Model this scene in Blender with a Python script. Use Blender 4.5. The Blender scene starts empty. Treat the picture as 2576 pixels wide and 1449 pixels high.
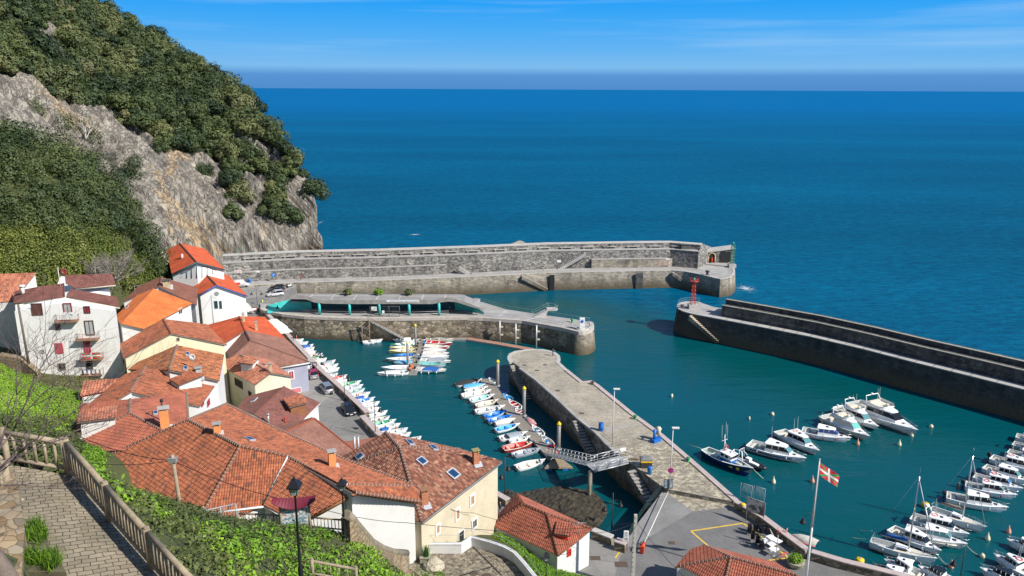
import bpy, bmesh, math, random
import numpy as np
from mathutils import Vector, Matrix
from mathutils.bvhtree import BVHTree
random.seed(7); rng=np.random.default_rng(7)
R=math.radians; PI=math.pi
S=bpy.context.scene; C=S.collection
# ------------------------------------------------------------------ camera, sky, sun, exposure
F=1946.;CX=1288.;CY=724.5;H=60.
PITCH=math.atan((CY-221.5)/F);ROLL=R(0.27)
cd=bpy.data.cameras.new('camera');cam=bpy.data.objects.new('camera',cd);C.objects.link(cam);S.camera=cam
cd.sensor_width=36;cd.lens=F/2576*36;cd.clip_start=.5;cd.clip_end=60000
cam.location=(0,0,H)
cam.rotation_euler=(Matrix.Rotation(PI/2-PITCH,4,'X')@Matrix.Rotation(ROLL,4,'Z')).to_euler()
S.render.resolution_x=1024;S.render.resolution_y=576
SUN_EL=R(39);SUN_AZ=R(118)            # clockwise from +Y
w=bpy.data.worlds.new('World');S.world=w;w.use_nodes=True
nt=w.node_tree;N=nt.nodes;Lk=nt.links
bg=N['Background'];bg.inputs[1].default_value=.095
sky=N.new('ShaderNodeTexSky');sky.sky_type='NISHITA';sky.sun_disc=False;sky.sun_elevation=SUN_EL;sky.sun_rotation=SUN_AZ;sky.altitude=60;sky.air_density=1.0;sky.dust_density=.3;sky.ozone_density=2.
tc=N.new('ShaderNodeTexCoord');sx=N.new('ShaderNodeSeparateXYZ');Lk.new(tc.outputs['Generated'],sx.inputs[0])
mr=N.new('ShaderNodeMapRange');mr.inputs[1].default_value=-.02;mr.inputs[2].default_value=.18;Lk.new(sx.outputs[2],mr.inputs[0])
cr=N.new('ShaderNodeValToRGB');Lk.new(mr.outputs[0],cr.inputs[0])
E_=cr.color_ramp.elements
def ramp(e,pts):
    while len(e)>1: e.remove(e[-1])
    e[0].position=pts[0][0];e[0].color=(*pts[0][1],1)
    for p,c in pts[1:]:
        x=e.new(p);x.color=(*c,1)
def l8(*c): return tuple(((v/255+.055)/1.055)**2.4 if v>10 else v/255/12.92 for v in c)
ramp(E_,[(0,l8(80,138,200)),(.10,l8(82,142,206)),(.175,l8(90,150,213)),(.225,l8(126,188,238)),(.33,l8(100,180,243)),(.46,l8(74,172,246)),(.62,l8(34,160,248)),(1,l8(8,118,230))])
# thin cirrus
mp=N.new('ShaderNodeMapping');mp.inputs['Scale'].default_value=(1.2,1.2,26);mp.inputs['Rotation'].default_value=(0,R(1.5),0);Lk.new(tc.outputs['Generated'],mp.inputs[0])
nz=N.new('ShaderNodeTexNoise');nz.inputs['Scale'].default_value=2.2;nz.inputs['Detail'].default_value=4;Lk.new(mp.outputs[0],nz.inputs[0])
c2=N.new('ShaderNodeValToRGB');ramp(c2.color_ramp.elements,[(.46,(0,0,0)),(.72,(.5,.5,.5))]);Lk.new(nz.outputs[0],c2.inputs[0])
mk=N.new('ShaderNodeMapRange');mk.inputs[1].default_value=.03;mk.inputs[2].default_value=.05;Lk.new(sx.outputs[2],mk.inputs[0]);ml_=N.new('ShaderNodeMath');ml_.operation='MULTIPLY';Lk.new(mk.outputs[0],ml_.inputs[0]);Lk.new(c2.outputs[0],ml_.inputs[1])
mx=N.new('ShaderNodeMix');mx.data_type='RGBA';mx.inputs[7].default_value=(.36,.62,.92,1);Lk.new(ml_.outputs[0],mx.inputs[0]);Lk.new(cr.outputs[0],mx.inputs[6])
mm=N.new('ShaderNodeMix');mm.data_type='RGBA';mm.blend_type='MULTIPLY';mm.inputs[0].default_value=1;SKYK=1/(.095*2**.42);mm.inputs[6].default_value=(SKYK,SKYK,SKYK,1);mm.clamp_result=False;Lk.new(mx.outputs[2],mm.inputs[7])
# the lowest ten degrees take the hazy band; higher up the sky is plain
m3=N.new('ShaderNodeMapRange');m3.inputs[1].default_value=.15;m3.inputs[2].default_value=.5;Lk.new(sx.outputs[2],m3.inputs[0])
m4=N.new('ShaderNodeMix');m4.data_type='RGBA';Lk.new(m3.outputs[0],m4.inputs[0]);Lk.new(mm.outputs[2],m4.inputs[6]);Lk.new(sky.outputs[0],m4.inputs[7])
Lk.new(m4.outputs[2],bg.inputs[0])
sl=bpy.data.lights.new('sun','SUN');sl.energy=4.8;sl.angle=R(.53);sl.color=(1,.95,.87)
so=bpy.data.objects.new('sun',sl);C.objects.link(so)
sd=Vector((math.sin(SUN_AZ)*math.cos(SUN_EL),math.cos(SUN_AZ)*math.cos(SUN_EL),math.sin(SUN_EL)))
so.rotation_euler=sd.to_track_quat('Z','Y').to_euler();so.location=(60,-40,120)
S.view_settings.view_transform='Standard';S.view_settings.look='None';S.view_settings.exposure=0.42;S.view_settings.gamma=1
# ------------------------------------------------------------------ surveying helpers: sight line of the camera -> point at a known height
sp_,cp_=math.sin(PITCH),math.cos(PITCH);cR,sR=math.cos(ROLL),math.sin(ROLL)
def ray(px,py):
    x=(px-CX)/F;y=-(py-CY)/F
    x,y=x*cR-y*sR,x*sR+y*cR
    return Vector((x,cp_+y*sp_,-sp_+y*cp_))
def P(px,py,z=0.):
    r=ray(px,py);t=(z-H)/r[2];return Vector((r[0]*t,r[1]*t,z))
def PY(px,py,Y):
    r=ray(px,py);t=Y/r[1];return Vector((r[0]*t,Y,H+r[2]*t))
def HZ(px,py,p):
    r=ray(px,py);t=math.hypot(p[0],p[1])/math.hypot(r[0],r[1]);return H+r[2]*t
def pr(v):
    dy=v[1];dz=v[2]-H;d=dy*cp_-dz*sp_;u=dy*sp_+dz*cp_
    x,y=v[0]/d,u/d;x,y=x*cR+y*sR,-x*sR+y*cR
    return CX+F*x,CY-F*y
# ------------------------------------------------------------------ materials
def lin(c):
    return tuple(((v/255)/12.92 if v/255<=.04045 else ((v/255+.055)/1.055)**2.4) for v in c)
MATS={}
class G:
    def __init__(s,name):
        s.m=bpy.data.materials.new(name);s.m.use_nodes=True;s.t=s.m.node_tree;s.b=s.t.nodes['Principled BSDF'];s.tc=None;s.geo=None
    def n(s,t,**k):
        x=s.t.nodes.new('ShaderNode'+t)
        for a,b in k.items(): setattr(x,a,b)
        return x
    def l(s,a,b): s.t.links.new(a,b)
    def obj(s):
        if not s.tc: s.tc=s.n('TexCoord')
        return s.tc.outputs['Object']
    def uv(s):
        if not s.tc: s.tc=s.n('TexCoord')
        return s.tc.outputs['UV']
    def pos(s):
        if not s.geo: s.geo=s.n('NewGeometry')
        return s.geo.outputs['Position']
    def map(s,v,scale=(1,1,1),rot=(0,0,0)):
        m=s.n('Mapping');m.inputs['Scale'].default_value=scale;m.inputs['Rotation'].default_value=rot;s.l(v,m.inputs[0]);return m.outputs[0]
    def noise(s,v,scale,det=4,rough=.6,out=0):
        m=s.n('TexNoise');m.inputs['Scale'].default_value=scale;m.inputs['Detail'].default_value=det;m.inputs['Roughness'].default_value=rough;s.l(v,m.inputs[0]);return m.outputs[out]
    def vor(s,v,scale,out=0,feature='F1',rnd=1):
        m=s.n('TexVoronoi');m.feature=feature;m.inputs['Scale'].default_value=scale;m.inputs['Randomness'].default_value=rnd;s.l(v,m.inputs[0]);return m.outputs[out]
    def ramp(s,v,pts):
        m=s.n('ValToRGB');ramp(m.color_ramp.elements,pts);s.l(v,m.inputs[0]);return m.outputs[0]
    def mix(s,f,a,b,mode='MIX'):
        m=s.n('Mix');m.data_type='RGBA';m.blend_type=mode
        for i,v in ((0,f),(6,a),(7,b)):
            if isinstance(v,(int,float)): m.inputs[i].default_value=v
            elif isinstance(v,tuple): m.inputs[i].default_value=(*v[:3],1)
            else: s.l(v,m.inputs[i])
        return m.outputs[2]
    def math(s,op,a,b=0.,clamp=False):
        m=s.n('Math');m.operation=op;m.use_clamp=clamp
        for i,v in ((0,a),(1,b)):
            if isinstance(v,(int,float)): m.inputs[i].default_value=v
            else: s.l(v,m.inputs[i])
        return m.outputs[0]
    def sep(s,v):
        m=s.n('SeparateXYZ');s.l(v,m.inputs[0]);return m.outputs
    def com(s,x,y,z=0.):
        m=s.n('CombineXYZ')
        for i,v in enumerate((x,y,z)):
            if isinstance(v,(int,float)): m.inputs[i].default_value=v
            else: s.l(v,m.inputs[i])
        return m.outputs[0]
    def rng(s,v,a,b,c=0.,d=1.):
        m=s.n('MapRange');m.inputs[1].default_value=a;m.inputs[2].default_value=b;m.inputs[3].default_value=c;m.inputs[4].default_value=d;s.l(v,m.inputs[0]);return m.outputs[0]
    def col(s,v):
        if isinstance(v,tuple): s.b.inputs['Base Color'].default_value=(*v[:3],1)
        else: s.l(v,s.b.inputs['Base Color'])
        return s
    def rough(s,v):
        if isinstance(v,(int,float)): s.b.inputs['Roughness'].default_value=v
        else: s.l(v,s.b.inputs['Roughness'])
        return s
    def bump(s,h,st=.5,dist=.1):
        m=s.n('Bump');m.inputs['Strength'].default_value=st;m.inputs['Distance'].default_value=dist;s.l(h,m.inputs['Height']);s.l(m.outputs[0],s.b.inputs['Normal']);return s
def flat(name,c,rough=.7,var=.12,scale=1.5,metal=0.,coat=0.,detail=None):
    """one paint or surface colour with uneven tone and fine grain"""
    if name in MATS: return MATS[name]
    g=G(name);n1=g.noise(g.obj(),scale,5);n2=g.noise(g.obj(),scale*9,3)
    f=g.math('ADD',g.math('MULTIPLY',n1,.65),g.math('MULTIPLY',n2,.35))
    a=tuple(min(1,x*(1-var*1.6)) for x in c);b=tuple(min(1,x*(1+var*1.2)) for x in c)
    g.col(g.ramp(f,[(.3,a),(.7,b)])).rough(rough);g.b.inputs['Metallic'].default_value=metal;g.b.inputs['Coat Weight'].default_value=coat
    MATS[name]=g.m;return g.m
def tidef(g,lo=.2,hi=1.9):
    z=g.sep(g.pos())[2];n=g.noise(g.pos(),.5,4)
    return g.rng(g.math('ADD',z,g.math('MULTIPLY',g.math('SUBTRACT',n,.5),2.2)),lo,hi)
def rubble(name,cols,scale=1.6,joint=.06,tide=True,bump=.6,streak=True,dist=.25):
    """irregular stone blocks with dark joints, weed below the tide line"""
    if name in MATS: return MATS[name]
    g=G(name);v=g.obj();wv=g.noise(v,1.2,2,out=1)
    mv=g.n('VectorMath');mv.operation='ADD';g.l(v,mv.inputs[0]);sc=g.n('VectorMath');sc.operation='SCALE';sc.inputs[3].default_value=.35;g.l(wv,sc.inputs[0]);g.l(sc.outputs[0],mv.inputs[1])
    vm=g.map(mv.outputs[0],(1,1,1.5))
    e=g.vor(vm,scale,0,'DISTANCE_TO_EDGE');c=g.vor(vm,scale,1)
    t=g.sep(c)[0];b=g.ramp(t,[(i/(len(cols)-1)*.8+.1,x) for i,x in enumerate(cols)])
    big=g.noise(v,.18,4);b=g.mix(1,b,g.ramp(big,[(.3,(.68,.68,.68)),(.7,(1.2,1.18,1.12))]),'MULTIPLY')
    if streak:
        s_=g.noise(g.map(v,(.6,.6,.12)),1.,4);b=g.mix(1,b,g.ramp(s_,[(.34,(.6,.6,.6)),(.5,(1,1,1))]),'MULTIPLY')
    b=g.mix(g.ramp(e,[(0,(.75,.75,.75)),(joint,(0,0,0))]),b,tuple(x*.28 for x in cols[0]))
    if tide:
        f=tidef(g);b=g.mix(g.ramp(f,[(0,(1,1,1)),(.55,(.55,.55,.55)),(1,(0,0,0))]),b,g.mix(g.noise(v,2.5,3),(.035,.032,.02),(.11,.085,.05)))
    g.col(b).rough(.85);g.bump(g.math('ADD',g.math('MINIMUM',e,.12),g.math('MULTIPLY',g.noise(v,6,3),.05)),bump,dist)
    MATS[name]=g.m;return g.m
def masonry(name,cols,bw=.9,bh=.42,tide=True):
    """coursed ashlar, laid out in metres along the wall (UV)"""
    if name in MATS: return MATS[name]
    g=G(name);v=g.uv();o=g.obj()
    br=g.n('TexBrick');br.inputs['Scale'].default_value=1;br.inputs['Brick Width'].default_value=bw;br.inputs['Row Height'].default_value=bh;br.inputs['Mortar Size'].default_value=.03;br.inputs['Mortar Smooth'].default_value=.3;br.inputs['Bias'].default_value=0
    br.inputs['Color1'].default_value=(*cols[0],1);br.inputs['Color2'].default_value=(*cols[1],1);br.inputs['Mortar'].default_value=(*[x*.4 for x in cols[0]],1);g.l(v,br.inputs[0])
    wn=g.vor(g.map(v,(1/bw,1/bh,1)),1,1);b=g.mix(1,br.outputs[0],g.ramp(g.sep(wn)[0],[(.1,(.72,.72,.75)),(.9,(1.25,1.2,1.1))]),'MULTIPLY')
    b=g.mix(1,b,g.ramp(g.noise(o,.22,5),[(.32,(.6,.6,.6)),(.66,(1.15,1.13,1.08))]),'MULTIPLY')
    s_=g.noise(g.map(o,(.5,.5,.09)),1.,5);b=g.mix(1,b,g.ramp(s_,[(.36,(.55,.55,.55)),(.5,(1,1,1))]),'MULTIPLY')
    if tide:
        f=tidef(g,.3,3.9);b=g.mix(g.ramp(f,[(0,(1,1,1)),(.35,(.75,.75,.75)),(1,(0,0,0))]),b,g.mix(g.noise(o,1.5,4),(.04,.036,.022),(.15,.11,.06)))
    g.col(b).rough(.85);g.bump(g.math('ADD',g.math('SUBTRACT',1,br.outputs[1]),g.noise(o,4,3)),.5,.08)
    MATS[name]=g.m;return g.m
def tile(name,cols,w=.26,c=.42,dirt=.35,dc=(.06,.045,.035)):
    """clay tiles: a colour for each tile, lichen and soot in patches; the barrels themselves are mesh"""
    if name in MATS: return MATS[name]
    g=G(name);u=g.sep(g.uv());fu=g.math('FLOOR',g.math('DIVIDE',u[0],w));fv=g.math('FLOOR',g.math('DIVIDE',u[1],c))
    wn=g.n('TexWhiteNoise');g.l(g.com(fu,fv),wn.inputs[0])
    b=g.ramp(wn.outputs[0],[(i/(len(cols)-1),x) for i,x in enumerate(cols)])
    n=g.noise(g.uv(),.35,5,.65);b=g.mix(1,b,g.ramp(n,[(.3,(.7,.68,.66)),(.65,(1.15,1.12,1.1))]),'MULTIPLY')
    n2=g.noise(g.map(g.uv(),(2.4,.9,1)),1.,4);b=g.mix(g.ramp(n2,[(.5,(0,0,0)),(.68,(dirt,dirt,dirt))]),b,dc)
    fr=g.math('FRACT',g.math('DIVIDE',u[1],c));b=g.mix(g.ramp(fr,[(.0,(.55,.55,.55)),(.1,(0,0,0))]),b,dc)
    g.col(b).rough(.85);MATS[name]=g.m;return g.m
# ------------------------------------------------------------------ objects
ROOTLOC={}
def props(o,label=None,cat=None,group=None,kind=None):
    if label: o['label']=label
    if cat: o['category']=cat
    if group: o['group']=group
    if kind: o['kind']=kind
    return o
def thing(name,label,cat,loc=(0,0,0),rz=0.,group=None,world=False):
    o=bpy.data.objects.new(name,None);C.objects.link(o);o.location=loc;o.rotation_euler=(0,0,rz);o.empty_display_size=.3
    if world: ROOTLOC[o.name]=Vector(loc)
    return props(o,label,cat,group)
def rootoff(p):
    while p is not None and p.parent is not None: p=p.parent
    return ROOTLOC.get(p.name) if p is not None else None
class MB:
    def __init__(s): s.v=[];s.f=[];s.u=[];s.m=[];s.sm=[]
    def poly(s,pts,mi=0,uv=None,sm=False):
        i=len(s.v);s.v+= [tuple(p) for p in pts];s.f.append(tuple(range(i,i+len(pts))));s.u.append(uv or [(0,0)]*len(pts));s.m.append(mi);s.sm.append(sm)
    def box(s,c,d,rz=0.,mi=0,tilt=None):
        cx,cy,cz=c;hx,hy,hz=d[0]/2,d[1]/2,d[2]/2;M_=Matrix.Rotation(rz,3,'Z')
        if tilt: M_=M_@Matrix.Rotation(tilt[1],3,tilt[0])
        q=[Vector(c)+M_@Vector((x,y,z)) for z in (-hz,hz) for x,y in ((-hx,-hy),(hx,-hy),(hx,hy),(-hx,hy))]
        for f in ((3,2,1,0),(4,5,6,7),(0,1,5,4),(1,2,6,5),(2,3,7,6),(3,0,4,7)): s.poly([q[i] for i in f],mi)
    def ring(s,rings,mi=0,cap=True,sm=True,close=True):
        n=len(rings[0]);i0=len(s.v)
        for r in rings: s.v+=[tuple(p) for p in r]
        for a in range(len(rings)-1):
            for b in range(n if close else n-1):
                q=(i0+a*n+b,i0+a*n+(b+1)%n,i0+(a+1)*n+(b+1)%n,i0+(a+1)*n+b)
                s.f.append(q);s.u.append([(0,0)]*4);s.m.append(mi);s.sm.append(sm)
        if cap:
            s.f.append(tuple(i0+n-1-k for k in range(n)));s.u.append([(0,0)]*n);s.m.append(mi);s.sm.append(False)
            k0=i0+(len(rings)-1)*n;s.f.append(tuple(k0+k for k in range(n)));s.u.append([(0,0)]*n);s.m.append(mi);s.sm.append(False)
    def tube(s,p,q,r0,r1=None,n=8,mi=0,cap=True):
        p=Vector(p);q=Vector(q);r1=r0 if r1 is None else r1;d=(q-p);
        if d.length<1e-6: return
        d.normalize();a=d.orthogonal().normalized();b=d.cross(a)
        s.ring([[c+ (a*math.cos(2*PI*k/n)+b*math.sin(2*PI*k/n))*r for k in range(n)] for c,r in ((p,r0),(q,r1))],mi,cap)
    def path(s,pts,r,n=6,mi=0):
        pts=[Vector(p) for p in pts];rr=r if isinstance(r,(list,tuple)) else [r]*len(pts);rings=[];a=None
        for i,p in enumerate(pts):
            d=(pts[min(i+1,len(pts)-1)]-pts[max(i-1,0)]).normalized()
            if a is None: a=d.orthogonal().normalized()
            a=(a-d*a.dot(d)).normalized();b=d.cross(a)
            rings.append([p+(a*math.cos(2*PI*k/n)+b*math.sin(2*PI*k/n))*rr[i] for k in range(n)])
        s.ring(rings,mi)
    def lathe(s,c,prof,n=12,mi=0,cap=True):
        c=Vector(c);s.ring([[c+Vector((math.cos(2*PI*k/n)*r,math.sin(2*PI*k/n)*r,z)) for k in range(n)] for r,z in prof],mi,cap)
    def prism(s,top,z0,batter=0.,mi=0,mtop=None,bottom=False):
        """solid under a level or sloping outline; top: list of 3-D points, counter-clockwise"""
        top=[Vector(p) for p in top]
        if area(top)<0: top=top[::-1]
        bo=offset(top,batter) if batter else top;n=len(top);L=0.
        s.poly(top,mi if mtop is None else mtop,[(p[0],p[1]) for p in top])
        for i in range(n):
            a,b=top[i],top[(i+1)%n];c,d=bo[(i+1)%n],bo[i];l=(Vector(b[:2])-Vector(a[:2])).length
            s.poly([(d[0],d[1],z0),(c[0],c[1],z0),b,a],mi,[(L,z0),(L+l,z0),(L+l,b[2]),(L,a[2])]);L+=l
        if bottom: s.poly([(p[0],p[1],z0) for p in bo[::-1]],mi)
    def build(s,name,mats,parent=None,weld=False):
        off=rootoff(parent);V=np.array(s.v,dtype=np.float64).reshape(-1,3)
        if off is not None: V=V-np.array(off)
        me=bpy.data.meshes.new(name);me.from_pydata(V.tolist(),[],s.f)
        ul=me.uv_layers.new(name='UVMap');ul.data.foreach_set('uv',[c for f in s.u for u in f for c in u])
        for m in (mats if isinstance(mats,(list,tuple)) else [mats]): me.materials.append(m)
        me.polygons.foreach_set('material_index',s.m);me.polygons.foreach_set('use_smooth',s.sm)
        if weld:
            bm=bmesh.new();bm.from_mesh(me);bmesh.ops.remove_doubles(bm,verts=bm.verts,dist=.002);bm.to_mesh(me);bm.free()
        me.update();o=bpy.data.objects.new(name,me);C.objects.link(o)
        if parent is not None: o.parent=parent
        return o
def area(p): return sum(p[i][0]*p[(i+1)%len(p)][1]-p[(i+1)%len(p)][0]*p[i][1] for i in range(len(p)))/2
def offset(p,d):
    """outline moved outward by d (counter-clockwise input)"""
    n=len(p);out=[]
    for i in range(n):
        a,b,c=Vector(p[i-1][:2]),Vector(p[i][:2]),Vector(p[(i+1)%n][:2])
        e1=(b-a).normalized();e2=(c-b).normalized();n1=Vector((e1[1],-e1[0]));n2=Vector((e2[1],-e2[0]));m=(n1+n2)
        m=m/max(.35,(1+n1.dot(n2))) if m.length>1e-4 else n1
        out.append(Vector((b[0]+m[0]*d,b[1]+m[1]*d,p[i][2])))
    return out
def offline(p,d):
    """open line moved sideways by d (to the left of its run)"""
    out=[]
    for i in range(len(p)):
        a=Vector(p[max(i-1,0)][:2]);c=Vector(p[min(i+1,len(p)-1)][:2]);e=(c-a).normalized()
        out.append(Vector((p[i][0]-e[1]*d,p[i][1]+e[0]*d,p[i][2])))
    return out
def single(name,mb,mats,label,cat,group=None,kind=None,loc=None):
    """a thing that is one mesh, its origin at its base"""
    if loc is None:
        V=np.array(s_ if (s_:=mb.v) else [(0,0,0)]);loc=Vector((float(V[:,0].mean()),float(V[:,1].mean()),float(V[:,2].min())))
    mb.v=[(p[0]-loc[0],p[1]-loc[1],p[2]-loc[2]) for p in mb.v]
    o=mb.build(name,mats);o.location=loc;return props(o,label,cat,group,kind)
def npmesh(name,V,Fq,mats,tint=None,mi=None,smooth=False):
    me=bpy.data.meshes.new(name);nv=len(V);nf=len(Fq);k=Fq.shape[1]
    me.vertices.add(nv);me.vertices.foreach_set('co',V.astype(np.float32).ravel())
    me.loops.add(nf*k);me.loops.foreach_set('vertex_index',Fq.astype(np.int32).ravel())
    me.polygons.add(nf);me.polygons.foreach_set('loop_start',np.arange(0,nf*k,k,dtype=np.int32));me.polygons.foreach_set('loop_total',np.full(nf,k,dtype=np.int32))
    for m in (mats if isinstance(mats,(list,tuple)) else [mats]): me.materials.append(m)
    if mi is not None: me.polygons.foreach_set('material_index',mi.astype(np.int32))
    if tint is not None:
        a=me.attributes.new('tint','FLOAT','FACE');a.data.foreach_set('value',tint.astype(np.float32))
    me.polygons.foreach_set('use_smooth',np.full(nf,smooth));me.update(calc_edges=True);me.validate()
    o=bpy.data.objects.new(name,me);C.objects.link(o);return o
# ------------------------------------------------------------------ setting: sea, ground, hills
STONE=[(.20,.185,.165),(.31,.29,.26),(.40,.375,.335),(.27,.25,.225)]
rub_up=rubble('rubble_upper',[(.12,.118,.112),(.25,.24,.225),(.40,.38,.345),(.185,.178,.168)],1.5,.06,False)
rub_q=rubble('rubble_quay',[(.14,.115,.08),(.28,.235,.17),(.42,.35,.26),(.21,.18,.135)],.95,.08,True,.9,True,.4)
dark_ash=masonry('ashlar_shaded',[(.085,.085,.085),(.055,.055,.055)],1.1,.6)  # right breakwater's shade is put into this darkened ashlar colour
rub_dark=rubble('rubble_shaded',[(.06,.06,.06),(.10,.10,.098),(.14,.135,.128),(.08,.08,.08)],1.0,.06,True,.6,True)  # rubble darkened the same way, shade put into the stone colour
mas=masonry('ashlar_quay',[(.42,.385,.325),(.31,.285,.24)])
mas2=masonry('ashlar_head',[(.42,.38,.31),(.30,.27,.22)],.8,.4)
mas3=masonry('ashlar_grey',[(.22,.22,.21),(.16,.16,.155)],.9,.5)
conc=flat('concrete',(.36,.345,.325),.85,.2,.35)
conc_l=flat('concrete_light',(.46,.44,.40),.85,.16,.5)
coping=flat('coping',(.44,.42,.38),.85,.2,.6)
pink=flat('pink_granite',(.47,.385,.36),.8,.15,1.2)
asph=flat('asphalt',(.17,.165,.16),.9,.2,.25)
white=flat('white_render',(.68,.67,.645),.85,.07,.4)
black=flat('black_iron',(.012,.013,.016),.45,.2,4)
steel=flat('galvanised_steel',(.42,.43,.43),.45,.12,3,.5)
wood=flat('weathered_wood',(.31,.25,.17),.85,.3,3)
redp=flat('red_paint',(.55,.035,.02),.5,.15)
yel=flat('yellow_paint',(.85,.55,.01),.5,.1)
blue=flat('blue_paint',(.01,.14,.5),.45,.12)
glass=flat('window_glass',(.03,.04,.05),.1,.2,1)
dark=flat('dark_void',(.02,.02,.022),.9,.2)
grn=flat('green_paint',(.02,.3,.16),.5,.1)
orange=flat('orange_paint',(.8,.1,.015),.5,.1)
# sea: one sheet to the horizon
g=G('sea_water');p=g.pos();xyz=g.sep(p)
d=g.math('MAXIMUM',g.math('SUBTRACT',xyz[1],227),g.math('SUBTRACT',g.math('ADD',xyz[0],xyz[1]),241))
f=g.rng(g.math('ADD',d,g.math('MULTIPLY',g.noise(p,.03,3),24)),0,26)
# depth colours: green over the shallows by the quays, blue-green in the basin, blue outside
nb=g.noise(g.map(p,(.012,.02,1)),1.,4)
har=g.mix(g.ramp(nb,[(.35,(0,0,0)),(.65,(1,1,1))]),(.0,.066,.070),(.0,.074,.102))
sea=g.mix(g.ramp(g.noise(g.map(p,(.002,.006,1)),1.,4),[(.4,(0,0,0)),(.65,(1,1,1))]),(.0,.074,.145),(.0,.102,.195))
far=g.rng(xyz[1],300,2600);sea=g.mix(far,sea,(.0,.115,.30));rp=g.noise(g.map(p,(.05,.22,1),(0,0,R(-10))),1.,5,.7);sea=g.mix(1,sea,g.ramp(rp,[(.35,(.9,.91,.93)),(.65,(1.12,1.1,1.08))]),'MULTIPLY');rq=g.noise(g.map(p,(.22,.8,1),(0,0,R(14))),1.,5,.7);sea=g.mix(1,sea,g.ramp(rq,[(.36,(.62,.68,.74)),(.5,(1,1,1)),(.66,(1.45,1.38,1.3))]),'MULTIPLY')  # light and dark of the ripples painted into the sea colour by noise
b=g.mix(f,har,sea)
# foam where the swell meets the rock and the mole head
def blob(x,y,rx,ry):
    v=g.map(p,(1/rx,1/ry,0));s_=g.n('VectorMath');s_.operation='DISTANCE';g.l(v,s_.inputs[0]);s_.inputs[1].default_value=(x/rx,y/ry,0);return g.rng(s_.outputs[1],1,0)
hp=P(1875,725,0);cl=P(806,560,0);cl2=P(780,636,0);f1=P(1045,590,0)
fo=g.math('MAXIMUM',g.math('MULTIPLY',blob(hp[0],hp[1],8,11),.8),g.math('MAXIMUM',g.math('MULTIPLY',blob(cl[0],cl[1],3.,14),.7),g.math('MAXIMUM',g.math('MULTIPLY',blob(f1[0],f1[1],7,5),.8),blob(cl2[0],cl2[1],9,4))))
fn=g.noise(g.map(p,(.5,.9,1)),1.,6,.75)
foam=g.ramp(g.math('ADD',g.math('MULTIPLY',fo,.55),g.math('SUBTRACT',fn,.5)),[(.32,(0,0,0)),(.5,(.85,.85,.85))])
foam=g.mix(1,foam,g.ramp(fo,[(0,(0,0,0)),(.12,(1,1,1))]),'MULTIPLY')
b=g.mix(foam,b,(.75,.8,.8));g.col(b)
w1=g.noise(g.map(p,(.10,.30,1),(0,0,R(-12))),1.,6,.62);w2=g.noise(g.map(p,(.5,1.1,1),(0,0,R(15))),1.,4,.6);w3=g.noise(g.map(p,(.02,.06,1),(0,0,R(-8))),1.,3,.6)
amp=g.mix(f,(.25,.25,.25),(1,1,1));hh=g.math('ADD',g.math('ADD',g.math('MULTIPLY',w1,1.0),g.math('MULTIPLY',w2,.32)),g.math('MULTIPLY',w3,1.6))
g.bump(g.math('MULTIPLY',hh,g.sep(amp)[0]),.7,1.5);g.rough(g.mix(foam,(.13,.13,.13),(.7,.7,.7)));NB=g.b.inputs['Normal'].links[0].from_socket;df=g.n('BsdfDiffuse');g.l(b,df.inputs[0]);g.l(NB,df.inputs['Normal']);gl=g.n('BsdfGlossy');gl.inputs['Roughness'].default_value=.13;g.l(NB,gl.inputs['Normal']);fr=g.n('Fresnel');fr.inputs[0].default_value=1.33;g.l(NB,fr.inputs['Normal']);ms=g.n('MixShader');g.l(g.math('MULTIPLY',g.math('MINIMUM',fr.outputs[0],g.rng(f,0,1,.2,.085)),g.math('SUBTRACT',1,g.sep(foam)[0])),ms.inputs[0]);g.l(df.outputs[0],ms.inputs[1]);g.l(gl.outputs[0],ms.inputs[2]);g.l(ms.outputs[0],g.t.nodes['Material Output'].inputs[0])
mb=MB();mb.poly([(-30000,-60,0),(30000,-60,0),(30000,40000,0),(-30000,40000,0)])
props(mb.build('sea',g.m),kind='structure')
# ---- terrain under the village and the camera's hillside: smooth surface through surveyed points
ctl=[P(175,1190,47.9),P(60,1180,48.3),P(100,1300,47.9),P(380,1425,47.0),P(250,1420,47.3),P(277,1232,43.5),P(380,1262,40),P(500,1298,36.5),P(644,1330,33.4),P(760,1335,33.4),P(868,1356,33.4),P(950,1415,28),P(1012,1455,25),P(757,1452,38.2),P(600,1452,41.5),
 P(860,1452,34),(-6,2,55),(6,2,53),(0,-12,60),(-30,0,62),(10,18,38),(28,30,22),(40,52,8),(0,45,22),
 P(600,1230,14),(-40,70,17),(-20,68,13),(-12,66,12.5),(-5,68,11.5),P(1130,1420,10.8),P(1100,1390,10.8),P(1290,1448,10.4),P(1200,1380,10.6),P(1330,1400,6.5),P(1440,1445,2.5),P(1260,1352,8.5),
 P(60,965,15.5),P(150,1000,15),P(150,1090,22),P(60,1090,30),P(0,1090,36),P(0,960,20),P(220,1090,16),P(100,900,12.5),P(310,962,12),P(300,1130,15),P(260,1150,20),
 (-60,100,13),(-45,95,12),(-50,110,10),(-60,125,9),(-45,120,5),(-38,112,3.4),(-30,98,3.4),(-22,92,3.2),(-12,90,3.4),(-75,150,7),(-60,150,4),(-68,170,4.5),(-80,190,5),(-95,200,7),(-95,160,14),(-100,130,18),(-110,150,26),(-120,110,34),(-60,60,44),(-60,30,56),(-80,80,40),(-120,190,26),(20,88,3),(0,92,2.6),(40,75,3)]
cx_=np.array([tuple(c)[:2] for c in ctl]);cz_=np.array([c[2] for c in ctl])
def rbfm(a,b): return np.sqrt(((a[:,None,:]-b[None,:,:])**2).sum(2)+4)
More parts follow.
